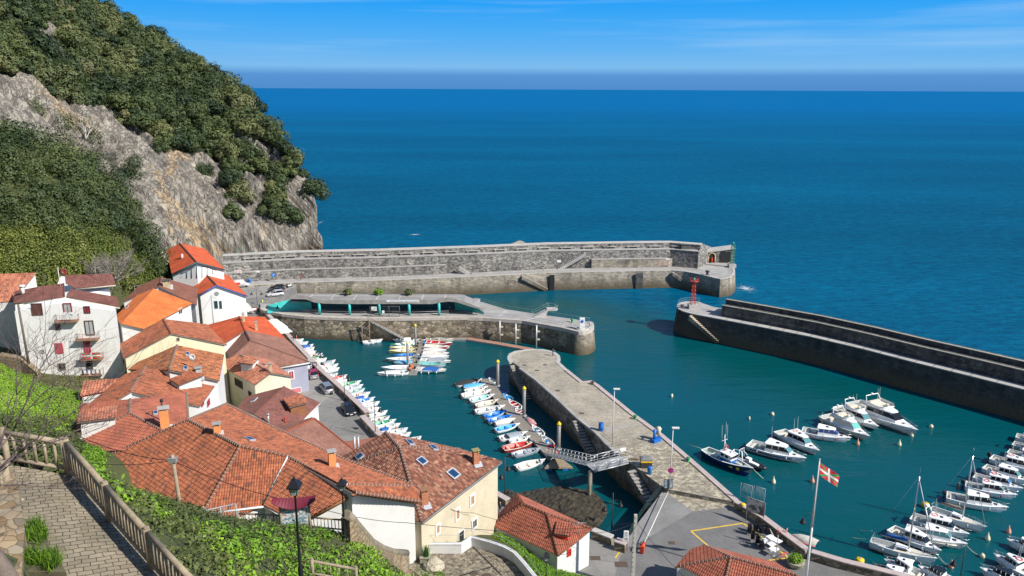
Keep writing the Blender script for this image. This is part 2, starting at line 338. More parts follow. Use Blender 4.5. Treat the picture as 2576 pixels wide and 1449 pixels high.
A_=rbfm(cx_,cx_)+np.eye(len(ctl))*.4*-1;nC=len(ctl);Q=np.hstack([np.ones((nC,1)),cx_]);K=np.block([[A_,Q],[Q.T,np.zeros((3,3))]])
sol=np.linalg.solve(K,np.concatenate([cz_,np.zeros(3)]))
def zter(xy):
    xy=np.atleast_2d(xy).astype(float);return rbfm(xy,cx_)@sol[:nC]+sol[nC]+xy@sol[nC+1:]
def inpoly(x,y,poly):
    x=np.asarray(x);y=np.asarray(y);c=np.zeros(x.shape,bool);n=len(poly);j=n-1
    for i in range(n):
        xi,yi=poly[i][0],poly[i][1];xj,yj=poly[j][0],poly[j][1]
        with np.errstate(divide='ignore',invalid='ignore'):
            c^=((yi>y)!=(yj>y))&(x<(xj-xi)*(y-yi)/(yj-yi+1e-12)+xi)
        j=i
    return c
QZ=4.0
quayline=[P(652,772,5),P(725,847,5),P(800,928,5),P(920,1038,5),P(947,1091,5),P(1100,1200,5),P(1235,1237,5),P(1290,1266,5),P(1400,1320,5),P(1487,1334,5)]
flatpoly=[(p[0],p[1]) for p in quayline]   # seaward of this there is no hillside
seaside=flatpoly+[(P(1487,1334,5)[0],90),(12,86),(13,80),(13,72),(20,60),(60,50),(200,50),(200,400),(-200,400),(-200,215),(-66,215),(-62,190)]
xs=np.arange(-150,80,1.25);ys=np.arange(-14,216,1.25);XX,YY=np.meshgrid(xs,ys);ZZ=zter(np.c_[XX.ravel(),YY.ravel()]).reshape(XX.shape)
wob=np.zeros_like(XX)
for k,(fx,fy,ph,am) in enumerate([(.31,.22,1,.25),(.11,.37,2,.3),(.53,.61,4,.12),(.83,.43,.4,.08)]): wob+=am*np.sin(XX*fx+ph)*np.cos(YY*fy+ph*2)
ZZ=ZZ+wob*np.clip((ZZ-8)/10,0,1)
sea_=inpoly(XX,YY,seaside);ZZ=np.where(sea_,-4.,np.maximum(ZZ,2.0))
pathpoly=[P(176,1196,47.95),P(40,1172,48.3),P(-120,1150,48.6),P(-120,1330,48.2),P(40,1330,48.1),P(90,1449,47.5),P(60,1600,47),P(520,1600,46.4),P(490,1449,46.6),P(380,1365,46.95),P(270,1270,47.4)]
pp=[(p[0],p[1]) for p in pathpoly]
inp=inpoly(XX,YY,pp);ZZ=np.where(inp,np.minimum(ZZ,46.0),ZZ)
ny,nx=XX.shape;V=np.c_[XX.ravel(),YY.ravel(),ZZ.ravel()]
I=np.arange(ny*nx).reshape(ny,nx);Fq=np.stack([I[:-1,:-1],I[:-1,1:],I[1:,1:],I[1:,:-1]],-1).reshape(-1,4)
keep=~(ZZ.ravel()[Fq]<-3).all(1);Fq=Fq[keep]
g=G('hillside_soil');n=g.noise(g.pos(),.25,5);n2=g.noise(g.pos(),3,4)
g.col(g.mix(g.ramp(n2,[(.3,(.2,.2,.2)),(.7,(1,1,1))]),g.ramp(n,[(.35,(.035,.05,.015)),(.55,(.07,.075,.03)),(.75,(.15,.12,.075))]),(.07,.085,.025))).rough(.95);g.bump(n2,.7,.3)
ter=npmesh('hillside',V,Fq,g.m,smooth=True);props(ter,kind='structure')
terbvh=BVHTree.FromPolygons([tuple(v) for v in V],[tuple(f) for f in Fq])
def ground(x,y):
    h=terbvh.ray_cast(Vector((x,y,400)),Vector((0,0,-1)));return h[0][2] if h[0] else 0.
# paved lookout path
g=G('path_paving');br=g.n('TexBrick');wv_=g.n('VectorMath');wv_.operation='ADD';ws_=g.n('VectorMath');ws_.operation='SCALE';ws_.inputs[3].default_value=.22;g.l(g.noise(g.pos(),1.3,3,out=1),ws_.inputs[0]);g.l(ws_.outputs[0],wv_.inputs[0]);g.l(g.map(g.pos(),(1,1,1),(0,0,R(-35))),wv_.inputs[1]);g.l(wv_.outputs[0],br.inputs[0]);br.inputs['Scale'].default_value=1;br.inputs['Brick Width'].default_value=.34;br.inputs['Row Height'].default_value=.17;br.inputs['Mortar Size'].default_value=.013;br.inputs['Color1'].default_value=(.215,.18,.135,1);br.inputs['Color2'].default_value=(.28,.24,.185,1);br.inputs['Mortar'].default_value=(.055,.05,.03,1)
b=g.mix(1,br.outputs[0],g.ramp(g.noise(g.pos(),.6,5),[(.3,(.65,.65,.62)),(.7,(1.25,1.22,1.15))]),'MULTIPLY')
b=g.mix(g.ramp(g.noise(g.pos(),2.2,5,.7),[(.55,(0,0,0)),(.68,(.7,.7,.7))]),b,(.16,.15,.08))
b=g.mix(g.ramp(g.vor(g.pos(),1.6),[(.0,(1,1,1)),(.06,(.8,.8,.8)),(.085,(0,0,0))]),b,(.5,.48,.38))
g.col(b).rough(.9);g.bump(g.math('ADD',g.math('SUBTRACT',1,br.outputs[1]),g.noise(g.pos(),8,3)),.5,.03)
mb=MB();mb.prism(pathpoly,44.);props(mb.build('path',g.m),kind='structure')
# low ground: promenade, car park and harbour square on one level
g=G('promenade_paving');v=g.pos();n=g.noise(v,.15,5);n2=g.noise(v,1.4,5,.7)
b=g.ramp(g.math('ADD',g.math('MULTIPLY',n,.6),g.math('MULTIPLY',n2,.4)),[(.35,(.17,.165,.16)),(.62,(.27,.26,.245))])
cell=g.vor(g.map(v,(.09,.06,0),(0,0,.5)),1.,1);b=g.mix(1,b,g.ramp(g.sep(cell)[0],[(.2,(.82,.82,.82)),(.8,(1.18,1.16,1.12))]),'MULTIPLY')
crk=g.vor(v,.16,0,'DISTANCE_TO_EDGE');b=g.mix(g.ramp(crk,[(0,(.5,.5,.5)),(.02,(0,0,0))]),b,(.08,.08,.08))
g.col(b).rough(.9);g.bump(n2,.3,.03);prom=g.m
lower=[P(545,705,QZ),P(652,772,5),P(725,847,5),P(800,928,5),P(920,1038,5),P(947,1091,5),P(1100,1200,5),P(1235,1237,5),P(1290,1266,5),P(1487,1334,5)]
lw=[Vector((p[0],p[1],QZ)) for p in lower]
wall_=[P(1560,1356,QZ),P(1587,1345,QZ),P(1600,1322,QZ),P(1670,1232,QZ),P(1745,1240,QZ),P(1847,1268,QZ)]
rim=[P(1912,1308,QZ),P(2027,1398,QZ),P(2264,1460,QZ),P(2500,1530,QZ)]
mb=MB();mb.prism(lw+wall_+rim+[Vector((70,40,QZ)),Vector((20,50,QZ)),Vector((-10,74,QZ)),Vector((-30,84,QZ)),Vector((-46,110,QZ)),Vector((-64,140,QZ)),Vector((-84,172,QZ)),Vector((-92,200,QZ))],-3,.0)
props(mb.build('promenade',[prom]),kind='structure')
CZ=4.95;mb=MB();mb.prism([P(x,y,CZ) for x,y in [(590,702),(746,709),(741,746),(700,757),(657,768),(648,775),(600,768),(560,735)]],2);props(mb.build('car_park',[prom]),kind='structure')
# shore rocks laid bare at low tide
def ygrid(px0,px1,py0,py1,n,zf):
    pass
poly=[(1240,1262),(1275,1225),(1300,1238),(1350,1225),(1400,1205),(1450,1222),(1490,1232),(1520,1255),(1530,1285),(1500,1330),(1420,1325)]
pw=[P(x,y,.3) for x,y in poly];cxp=sum(p[0] for p in pw)/len(pw);cyp=sum(p[1] for p in pw)/len(pw)
xs=np.arange(-8,18,.45);ys=np.arange(82,108,.45);X2,Y2=np.meshgrid(xs,ys);ins=inpoly(X2,Y2,pw)
dd=np.full(X2.shape,1e9)
for i in range(len(pw)):
    a=np.array(pw[i][:2]);b_=np.array(pw[(i+1)%len(pw)][:2]);ab=b_-a;t=np.clip(((X2-a[0])*ab[0]+(Y2-a[1])*ab[1])/(ab@ab),0,1);dd=np.minimum(dd,np.hypot(X2-a[0]-t*ab[0],Y2-a[1]-t*ab[1]))
Z2=np.where(ins,np.minimum(.15+dd*.22,1.3),-.15-dd*.4)+rng.normal(0,.09,X2.shape)
n2_,n1_=X2.shape;I=np.arange(n2_*n1_).reshape(n2_,n1_);Fq=np.stack([I[:-1,:-1],I[:-1,1:],I[1:,1:],I[1:,:-1]],-1).reshape(-1,4)
g=G('tidal_rock');n=g.noise(g.pos(),1.2,5,.7);g.col(g.ramp(n,[(.3,(.013,.012,.008)),(.5,(.036,.029,.017)),(.7,(.085,.068,.043))])).rough(.8);g.bump(n,1,.5)
props(npmesh('shore_rocks',np.c_[X2.ravel(),Y2.ravel(),Z2.ravel()],Fq,g.m),kind='structure')
# ---- the cape: cliff and wooded mountain, lofted between its foot and its skyline
foot=[(-500,900,120),(-200,820,150),(0,760,185),(200,720,200),(340,700,214),(500,668,243),(640,645,262),(740,634,276),(790,632,284),(798,628,286)]
ridg=[(-440,-720,330),(-170,-420,345),(60,-180,360),(252,12,372),(420,122,366),(528,195,356),(612,245,341),(682,338,318),(757,432,303),(797,520,294)]
def spl(pts,n):
    a=np.array(pts,float);t=np.linspace(0,len(a)-1,n);i=np.clip(t.astype(int),0,len(a)-2);u=(t-i)[:,None]
    p0=a[np.maximum(i-1,0)];p1=a[i];p2=a[i+1];p3=a[np.minimum(i+2,len(a)-1)]
    return .5*((2*p1)+(-p0+p2)*u+(2*p0-5*p1+4*p2-p3)*u**2+(-p0+3*p1-3*p2+p3)*u**3)
def vnoise(x,y,z=0,oct=5,seed=1,ridge=False):
    out=np.zeros_like(x);amp=1.;tot=0
    for o in range(oct):
        f=2**o
        def h(ix,iy,iz): 
            q=np.sin(ix*127.1+iy*311.7+iz*74.7+seed*53.3)*43758.5453;return q-np.floor(q)
        X=x*f;Y=y*f;Zq=(z*f if not np.isscalar(z) else np.full_like(x,z));ix,iy,iz=np.floor(X),np.floor(Y),np.floor(Zq);fx,fy,fz=X-ix,Y-iy,Zq-iz
        fx,fy,fz=[q*q*(3-2*q) for q in (fx,fy,fz)];r=0
        for a in (0,1):
            for b in (0,1):
                for c in (0,1): r=r+h(ix+a,iy+b,iz+c)*(fx if a else 1-fx)*(fy if b else 1-fy)*(fz if c else 1-fz)
        r=r*2-1
        if ridge: r=1-2*np.abs(r)
        out+=amp*r;tot+=amp;amp*=.5
    return out/tot
NS,NT=460,300
fo_=spl(foot,NS);ri=spl(ridg,NS)
def ray_np(px,py):
    x=(px-CX)/F;y=-(py-CY)/F;x,y=x*cR-y*sR,x*sR+y*cR;return np.stack([x,cp_+y*sp_,-sp_+y*cp_],-1)
def PYn(px,py,Y):
    r=ray_np(px,py);t=Y/r[...,1];return np.stack([r[...,0]*t,Y,H+r[...,2]*t],-1)
T=np.linspace(0,1,NT)[:,None];Tp=T
PX=fo_[None,:,0]*(1-Tp)+ri[None,:,0]*Tp;PYy=fo_[None,:,1]*(1-Tp)+ri[None,:,1]*Tp
D_=fo_[None,:,2]+(ri[None,:,2]-fo_[None,:,2])*(.28*Tp+.72*Tp**1.9)
M0=PYn(PX,PYy,D_)
foot3=M0[0].copy()
# tree line across the face, in the fraction of the way up
def treeline(px):
    return np.interp(px,[-300,0,60,150,230,300,350,420,500,560,640,700,760,830],[150,185,205,235,275,318,345,375,395,415,440,455,480,520])
nrm=np.cross(np.gradient(M0,axis=1),np.gradient(M0,axis=0));nrm/=np.linalg.norm(nrm,axis=2,keepdims=True)+1e-9
if nrm[NT//2,NS//2,1]>0: nrm=-nrm
x,y,z=M0[...,0],M0[...,1],M0[...,2]
ax_=(x*.8+y*.6+z*.55)                     # strata dip steeply to the right
strata=vnoise(ax_/6.5,z/34,y/50,5,3,True)*.7+vnoise(ax_/2.1+5,z/14,y/20,3,13,True)*.45
big=vnoise(x/38,y/38,z/38,4,9);fine=vnoise(x/5,z/5,y/5,4,5)
sg_=np.sign(strata)*np.abs(strata)**.7;dsp=big*4.5+sg_*4.2+fine*.7
edge=np.clip((1-np.linspace(0,1,NS))*14,0.3,1)[None,:]*np.clip((1-Tp)*12,.25,1)
M1=M0+nrm*(dsp*edge)[...,None]
# round the far side: back down behind the skyline and behind the point
back=[]
for k,(dy,dz) in enumerate([(14,1),(40,-6),(90,-40),(120,-120)]):
    r=M1[-1].copy();r[:,0]*=1.015*(r[:,1]+dy)/r[:,1];r[:,0]-=dy*.1;r[:,1]+=dy;r[:,2]=np.maximum(r[:,2]+dz,-3);back.append(r)
M1=np.concatenate([M1,np.stack(back)],0)
cols=[]
for dx,dy,s in [(-1.5,8,.97),(-8,30,.85),(-30,70,.7)]:
    c=M1[:,-1].copy();c[:,0]=c[:,0]*(c[:,1]+dy)/c[:,1]+dx;c[:,1]+=dy;c[:,2]=np.where(c[:,2]>0,c[:,2]*s,c[:,2]);cols.append(c)
M1=np.concatenate([M1,np.stack(cols,1)],1)
low=M1[0].copy();low[:,2]=-6;low[:,1]-=1;M1=np.concatenate([low[None],M1],0)
a_,b_=M1.shape[:2];I=np.arange(a_*b_).reshape(a_,b_);Fq=np.stack([I[:-1,:-1],I[:-1,1:],I[1:,1:],I[1:,:-1]],-1).reshape(-1,4)
g=G('limestone_cliff');v=g.pos();st=g.map(v,(.5,.35,.05),(0,R(24),0))
s1=g.noise(st,.5,7,.6);s2=g.noise(g.map(v,(.22,.22,.12)),1.,6,.7);s3=g.noise(v,.03,4)
b=g.ramp(s1,[(.28,(.145,.133,.118)),(.42,(.23,.212,.186)),(.55,(.305,.282,.244)),(.72,(.42,.38,.315))])
b=g.mix(g.ramp(s2,[(.45,(0,0,0)),(.62,(.4,.4,.4))]),b,(.43,.38,.30))
fl_=M1[1:NT+1,:NS].reshape(-1,3);ka=np.argmin((PX-432)**2+(PYy-378)**2);kb=np.argmin((PX-463)**2+(PYy-590)**2);oa,ob_=fl_[ka],fl_[kb];sl_=(ob_[0]-oa[0])/(ob_[2]-oa[2]);x_=g.sep(v)
ds_=g.math('ABSOLUTE',g.math('SUBTRACT',g.math('SUBTRACT',x_[0],float(oa[0]-sl_*oa[2])),g.math('MULTIPLY',x_[2],float(sl_))));ds_=g.math('ADD',ds_,g.math('MULTIPLY',g.math('SUBTRACT',g.noise(g.map(v,(.4,.4,.12)),1.,5),.5),4));b=g.mix(g.ramp(g.math('DIVIDE',ds_,2.),[(.12,(.6,.6,.6)),(.5,(0,0,0))]),b,(.44,.30,.15));b=g.mix(g.ramp(g.noise(g.map(v,(.06,.04,.018),(0,R(20),0)),1.,5),[(.60,(0,0,0)),(.68,(.5,.5,.5))]),b,(.46,.32,.17))
z_=x_[2];b=g.mix(g.rng(g.math('ADD',z_,g.math('MULTIPLY',s2,4)),7,3.2),b,(.14,.095,.055))
b=g.mix(g.ramp(g.noise(v,.12,6,.7),[(.6,(0,0,0)),(.68,(.8,.8,.8))]),b,(.05,.065,.02))
sk=g.noise(g.map(v,(.62,.45,.055),(0,R(20),0)),1.,5,.6);ce_=g.math('ABSOLUTE',g.math('SUBTRACT',sk,.5));pm=g.ramp(g.noise(v,.06,4),[(.4,(.15,.15,.15)),(.6,(1,1,1))]);b=g.mix(g.mix(1,g.ramp(ce_,[(.006,(.95,.95,.95)),(.03,(0,0,0))]),pm,'MULTIPLY'),b,(.09,.08,.07));b=g.mix(1,b,g.ramp(g.noise(g.map(v,(.3,.2,.03),(0,R(20),0)),1.,5),[(.36,(.66,.64,.64)),(.6,(1.12,1.1,1.06))]),'MULTIPLY')
g.col(b).rough(.95);g.bump(g.math('ADD',g.math('ADD',s1,g.math('MULTIPLY',g.math('MINIMUM',ce_,.06),5.)),g.math('MULTIPLY',s2,.6)),.9,1.6);cliffm=g.m
ff=flat('forest_floor',(.018,.024,.012),.95,.3,.5)
def vegmask(a,b):
    m=b<treeline(a)+38*vnoise(a/60,b/60,0,4,31);q=vnoise(a/34,b/26,0,4,77);m&=~((a>560)&(q>.02)&(b>280))&~((a>690)&(q>-.12)&(b>300));m&=~((q>.5)&(b<300)&(a<500));m&=~(((a-112)/38)**2+((b-95)/55)**2<.6)&~((a<90)&(b>200)&(b<335));return m|((b>treeline(a))&(b<treeline(a)+110)&(q<-.33)&(a>540))|((b>300)&(b<560)&(vnoise(a/16,b/16,0,3,91)>.62)&(a>480))
vm=np.zeros(M1.shape[:2],bool);vm[1:NT+1,:NS]=vegmask(PX,PYy);vm[NT+1:,:]=True;vmf=vm[:-1,:-1].ravel()
mt=npmesh('mountain',M1.reshape(-1,3),Fq,[cliffm,ff],mi=vmf.astype(int),smooth=False);props(mt,kind='structure')
# nearer wooded spur behind the houses, left
sil=[(-300,240),(-100,300),(0,335),(60,352),(150,385),(200,410),(240,445),(275,500),(300,560),(315,610),(345,640),(420,655)]
ns=120;so_=spl([(a,b,0) for a,b in sil],ns);T2=np.linspace(0,1,60)[:,None]
basep=np.interp(so_[:,0],[-300,0,200,300,420],[760,720,700,705,700]);
D2=175-30*0;Yt=np.interp(so_[:,0],[-300,0,200,300,420],[185,190,196,200,204]);Yb=np.interp(so_[:,0],[-300,0,200,300,420],[140,150,160,172,190])
PX2=so_[None,:,0]+0*T2;PY2=basep[None,:]*(1-T2)+so_[None,:,1]*T2;DD=Yb[None,:]+(Yt-Yb)[None,:]*T2**1.3
S1=PYn(PX2,PY2,DD);nz_=vnoise(S1[...,0]/12,S1[...,1]/12,S1[...,2]/12,4,21);S1[...,1]+=nz_*3
bk=S1[-1].copy();bk[:,1]+=12;bk[:,2]-=5;bk2=bk.copy();bk2[:,1]+=14;bk2[:,2]-=60;lw2=S1[0].copy();lw2[:,2]-=25
S2=np.concatenate([lw2[None],S1,bk[None],bk2[None]],0);a_,b_=S2.shape[:2];I=np.arange(a_*b_).reshape(a_,b_);Fq=np.stack([I[:-1,:-1],I[:-1,1:],I[1:,1:],I[1:,:-1]],-1).reshape(-1,4)
props(npmesh('wooded_spur',S2.reshape(-1,3),Fq,MATS.get('x') or ter.data.materials[0],smooth=True),kind='structure')
# ---- foliage: crowns made of many small leaf clumps
def leafmat(name,cols,rough=.6):
    g=G(name);a=g.n('Attribute');a.attribute_name='tint';n=g.noise(g.pos(),.05,3)
    b=g.ramp(a.outputs[2],[(i/(len(cols)-1),c) for i,c in enumerate(cols)]);b=g.mix(1,b,g.ramp(n,[(.35,(.78,.82,.8)),(.65,(1.2,1.15,1.0))]),'MULTIPLY')
    g.col(b).rough(rough);g.b.inputs['Subsurface Weight'].default_value=0;g.b.inputs['Specular IOR Level'].default_value=.3;return g.m
forest_m=leafmat('forest_leaves',[(.022,.040,.018),(.045,.070,.026),(.075,.10,.034),(.11,.13,.048),(.165,.165,.075)])
def leaves(cent,rad,per,size,tint,squash=.8,hollow=.55,up=.4,jit=.12,nr=.5,tn=.09):
    """per leaf clumps for each crown centre, spread through its volume near the surface"""
    n=len(cent);k=per;d=rng.normal(size=(n,k,3));d/=np.linalg.norm(d,axis=2,keepdims=True)
    lob=1+.28*np.sin(d[...,0]*5+cent[:,None,0])*np.cos(d[...,1]*6+cent[:,None,1])+.15*np.sin(d[...,2]*9+cent[:,None,2])
    r=(hollow+(1-hollow)*rng.random((n,k))**.5)*lob;c=cent[:,None,:]+d*(r*rad[:,None])[...,None]*np.array([1,1,squash])
    s=size*(.6+.8*rng.random((n,k)));nn=d+rng.normal(0,nr,(n,k,3));nn[...,2]+=up;nn/=np.linalg.norm(nn,axis=2,keepdims=True)
    a=np.cross(nn,rng.normal(size=(n,k,3)));a/=np.linalg.norm(a,axis=2,keepdims=True)+1e-9;b=np.cross(nn,a)
    a=a*s[...,None];b=b*(s*.7)[...,None];q=np.stack([c-a,c-b*.9+a*.1,c+a,c+b*1.0-a*.15],2)
    q+=rng.normal(0,jit,(n,k,4,1))*s[...,None,None]*nn[:,:,None,:]
    V=q.reshape(-1,3);Fq=np.arange(len(V)).reshape(-1,4);t=np.clip(tint[:,None]+rng.normal(0,tn,(n,k)),0,1).ravel();return V,Fq,t
def lobed(c,r,t,m=6):
    """each crown as a bunch of rounded lobes, the topmost in the middle"""
    n=len(c);a=rng.uniform(0,2*PI,(n,m));q=rng.uniform(.35,.75,(n,m));q[:,0]=0;o=np.stack([np.cos(a)*q,np.sin(a)*q,rng.uniform(-.45,.25,(n,m))],2);o[:,0,2]=.4;s=rng.uniform(.38,.62,(n,m));cc=(c[:,None,:]+o*r[:,None,None]).reshape(-1,3);tt=(t[:,None]+rng.normal(0,.06,(n,m))).ravel();return cc,(s*r[:,None]).ravel(),np.clip(tt,0,1)
def spaced(c,r,k=.72):
    keep=[];K=np.zeros((0,3));Rk=np.zeros(0)
    for i in np.argsort(-r):
        if len(K) and (np.linalg.norm(K-c[i],axis=1)<k*(Rk+r[i])).any(): continue
        K=np.vstack([K,c[i]]);Rk=np.append(Rk,r[i]);keep.append(i)
    return np.array(keep)
def crowns_at(surf,mask,count):
    h,w_=surf.shape[:2];e1=np.linalg.norm(np.diff(surf,axis=0),axis=2)[:,:-1];e2=np.linalg.norm(np.diff(surf,axis=1),axis=2)[:-1,:];A=(e1*e2)*mask[:-1,:-1];p=A.ravel()/A.sum()
    k=rng.choice(len(p),count,p=p);i,j=k//(w_-1),k%(w_-1);u,v=rng.random((2,count,1));return surf[i,j]*(1-u)*(1-v)+surf[i+1,j]*u*(1-v)+surf[i,j+1]*(1-u)*v+surf[i+1,j+1]*u*v
G1=M1[1:NT+1,:NS]                    # the lofted front of the cape
PXa=PX;PYa=PYy
veg=vegmask(PXa,PYa)
vis=(PYa>-60)&(PXa>-60)
cen=crowns_at(G1,(veg&vis).astype(float),9000)
rad=np.minimum(rng.gamma(2.4,.8,len(cen))+1.1,5.2);kp=spaced(cen,rad,.66);cen=cen[kp];rad=rad[kp];tnt=np.clip(.45+.38*vnoise(cen[:,0]/14,cen[:,1]/14,cen[:,2]/14,3,8)+rng.normal(0,.24,len(cen)),0,1)
print('crowns',len(cen));cen[:,2]+=rad*.55
lc,lr,lt=lobed(cen,rad,tnt,7);V,Fq,t=leaves(lc,lr,int(900000/len(lc)),.36,lt,.9,.82,.12,.1,.2,.035)
props(npmesh('mountain_forest',V,Fq,forest_m,t),'dense dark green woodland covering the upper slopes of the cape','woodland',kind='stuff')
cen=crowns_at(S2[1:-1],np.ones(S2[1:-1].shape[:2]),5000);cen[:,1]-=1;rad=rng.gamma(2.6,.62,len(cen))+.8;kp=spaced(cen,rad,.6);cen=cen[kp];rad=rad[kp]
px_=np.array([pr(c) for c in cen]);lowf=np.clip((px_[:,1]-520)/120,0,1)
tnt=np.clip(.36+.2*rng.normal(0,1,len(cen))*.6,0,1)
dk=lowf<.5
lc,lr,lt=lobed(cen[dk],rad[dk]*1.15,tnt[dk],7);V,Fq,t=leaves(lc,lr,int(420000/len(lc)),.24,lt,.9,.82,.12,.1,.2,.035);props(npmesh('spur_woodland',V,Fq,forest_m,t),'shaded evergreen oak wood on the near spur left of the cliff','woodland',kind='stuff')
cen=crowns_at(S1[:34],np.ones(S1[:34].shape[:2]),900);cen[:,1]-=1;rad=rng.gamma(5,.36,len(cen))+.6;px_=np.array([pr(c) for c in cen]);dk=~(px_[:,1]>598+rng.normal(0,16,len(cen)));tnt=np.clip(.42+.22*rng.normal(0,1,len(cen)),0,1)
olive_m=leafmat('olive_leaves',[(.05,.075,.012),(.10,.135,.024),(.18,.20,.045),(.27,.25,.10)])
V,Fq,t=leaves(cen[~dk],rad[~dk]*1.1,420,.18,np.clip(tnt[~dk]*.9+.3*vnoise(cen[~dk][:,0]/5,cen[~dk][:,1]/5,cen[~dk][:,2]/4,3,41),0,1),1.25,.5);props(npmesh('bamboo_thicket',V,Fq,olive_m,t),'yellow green thicket of bamboo and shrubs behind the red roofs','thicket',kind='stuff')
bark=flat('bark',(.16,.125,.10),.9,.3,2)
# single trees that stand apart on the cliff and by the houses
def tree(px,py,Y,r,label,tint=.35,per=420,m=forest_m,squash=1.15,name='evergreen_tree',group='lone trees on the cliff face'):
    c=PY(px,py,Y);bl=Vector((c[0],c[1]+.6,c[2]-r*1.25));t=thing(name,label,'tree',bl,0,group,True)
    V,Fq,tt=leaves(np.array([tuple(c)]*4)+rng.normal(0,r*.42,(4,3)),np.array([r*.8,r*.65,r*.6,r*.5]),int(per*1.6),.24,np.array([tint,tint+.12,tint-.1,tint+.05]),squash,.35)
    o=npmesh('crown',V-np.array(bl),Fq,m,tt);o.parent=t
    mb=MB();mb.path([bl-Vector((0,-.6,.5)),bl+Vector((.1,0,r*.5)),c],[r*.12,r*.09,r*.04]);mb.build('trunk',bark,t)
def surfY(px,py,grid=G1):
    """distance of the cape's surface along a sight line"""
    k=np.argmin((PXa-px)**2+(PYa-py)**2);return float(M1[1:NT+1,:NS].reshape(-1,3)[k,1])
for px,py,r,lb in [(320,435,5.2,'round dark tree alone in the middle of the bare cliff'),(226,400,3.6,'narrow dark tree at the top edge of the cliff wall'),(205,330,5.5,'broad dark tree on the ledge above the grey cliff'),(125,280,4.8,'bushy tree between the two upper rock outcrops'),(405,372,3.2,'small tree hanging over the orange streaked rock'),(520,430,3.0,'small pale green tree on the right part of the cliff')]:
    tree(px,py,surfY(px,py)-3,r,lb)
tree(372,655,190,5.6,'dark bushy tree between the bare grey tree and the gable house',.3,700,group='trees beside the village')
tree(355,610,196,4.0,'dark shrub like tree at the foot of the cliff',.25,500,group='trees beside the village')
def bare(name,base,h,spread,label,m,n0=7,lev=4,r0=.2,seed=3,lean=(0,0)):
    rr=random.Random(seed);mb=MB()
    def grow(p,d,l,r,k):
        pts=[p];dd=d.copy()
        for _ in range(4):
            dd=(dd+Vector((rr.gauss(0,.13),rr.gauss(0,.13),rr.gauss(.04,.1)))).normalized();pts.append(pts[-1]+dd*l/4)
        mb.path(pts,[r*(1-.11*i) for i in range(5)],5 if r>.03 else 3)
        if k==0: return
        for _ in range(rr.choice((3,4,4))):
            q=pts[rr.choice((2,3,4,4))];nd=(dd+Vector((rr.gauss(0,.55),rr.gauss(0,.55),rr.gauss(.1,.4)))).normalized();grow(q,nd,l*rr.uniform(.55,.8),r*.55,k-1)
    for i in range(n0):
        a=2*PI*i/n0;grow(Vector((0,0,0)),Vector((math.cos(a)*spread+lean[0],math.sin(a)*spread+lean[1],1)).normalized(),h*.38,r0,lev)
    o=mb.build('branches',m);t=thing(name,label,'tree',base);o.parent=t;return t
greyb=flat('grey_bark',(.27,.235,.21),.9,.25,2)
bare('bare_tree',PY(290,712,158),9,1.0,'leafless grey tree behind the white four storey house',greyb,9,3,.16,5)
bare('bare_tree',PY(262,705,156),7,1.0,'smaller leafless shrub left of the big bare tree',greyb,7,3,.12,6)
bare('dead_tree',PY(216,352,surfY(216,345)-4),11,.35,'pale dead tree standing on the ledge above the cliff',flat('dead_wood',(.5,.46,.4),.9,.15),3,2,.22,8)
# rock outside the mole
def rock(c,r,h,label,m,seed=1,name='rock'):
    bm=bmesh.new();bmesh.ops.create_icosphere(bm,subdivisions=4,radius=1)
    V=np.array([v.co[:] for v in bm.verts]);n=vnoise(V[:,0]*1.6+seed,V[:,1]*1.6,V[:,2]*1.6,5,seed)
    for v,q in zip(bm.verts,n): v.co=Vector((v.co[0]*r[0],v.co[1]*r[1],v.co[2]*h))*(1+.38*q)
    me=bpy.data.meshes.new(name);bm.to_mesh(me);bm.free();me.materials.append(m);o=bpy.data.objects.new(name,me);C.objects.link(o);o.location=c;return props(o,label,'rock')
c=P(1306,640,0);rk_z=HZ(1306,618,(c[0],c[1]-16));rock((c[0],c[1]-16,rk_z-4.3),(5.6,2.6),5.6,'pale lichen covered rock rising behind the outer mole',flat('pale_rock',(.36,.34,.27),.9,.3,.8),4)
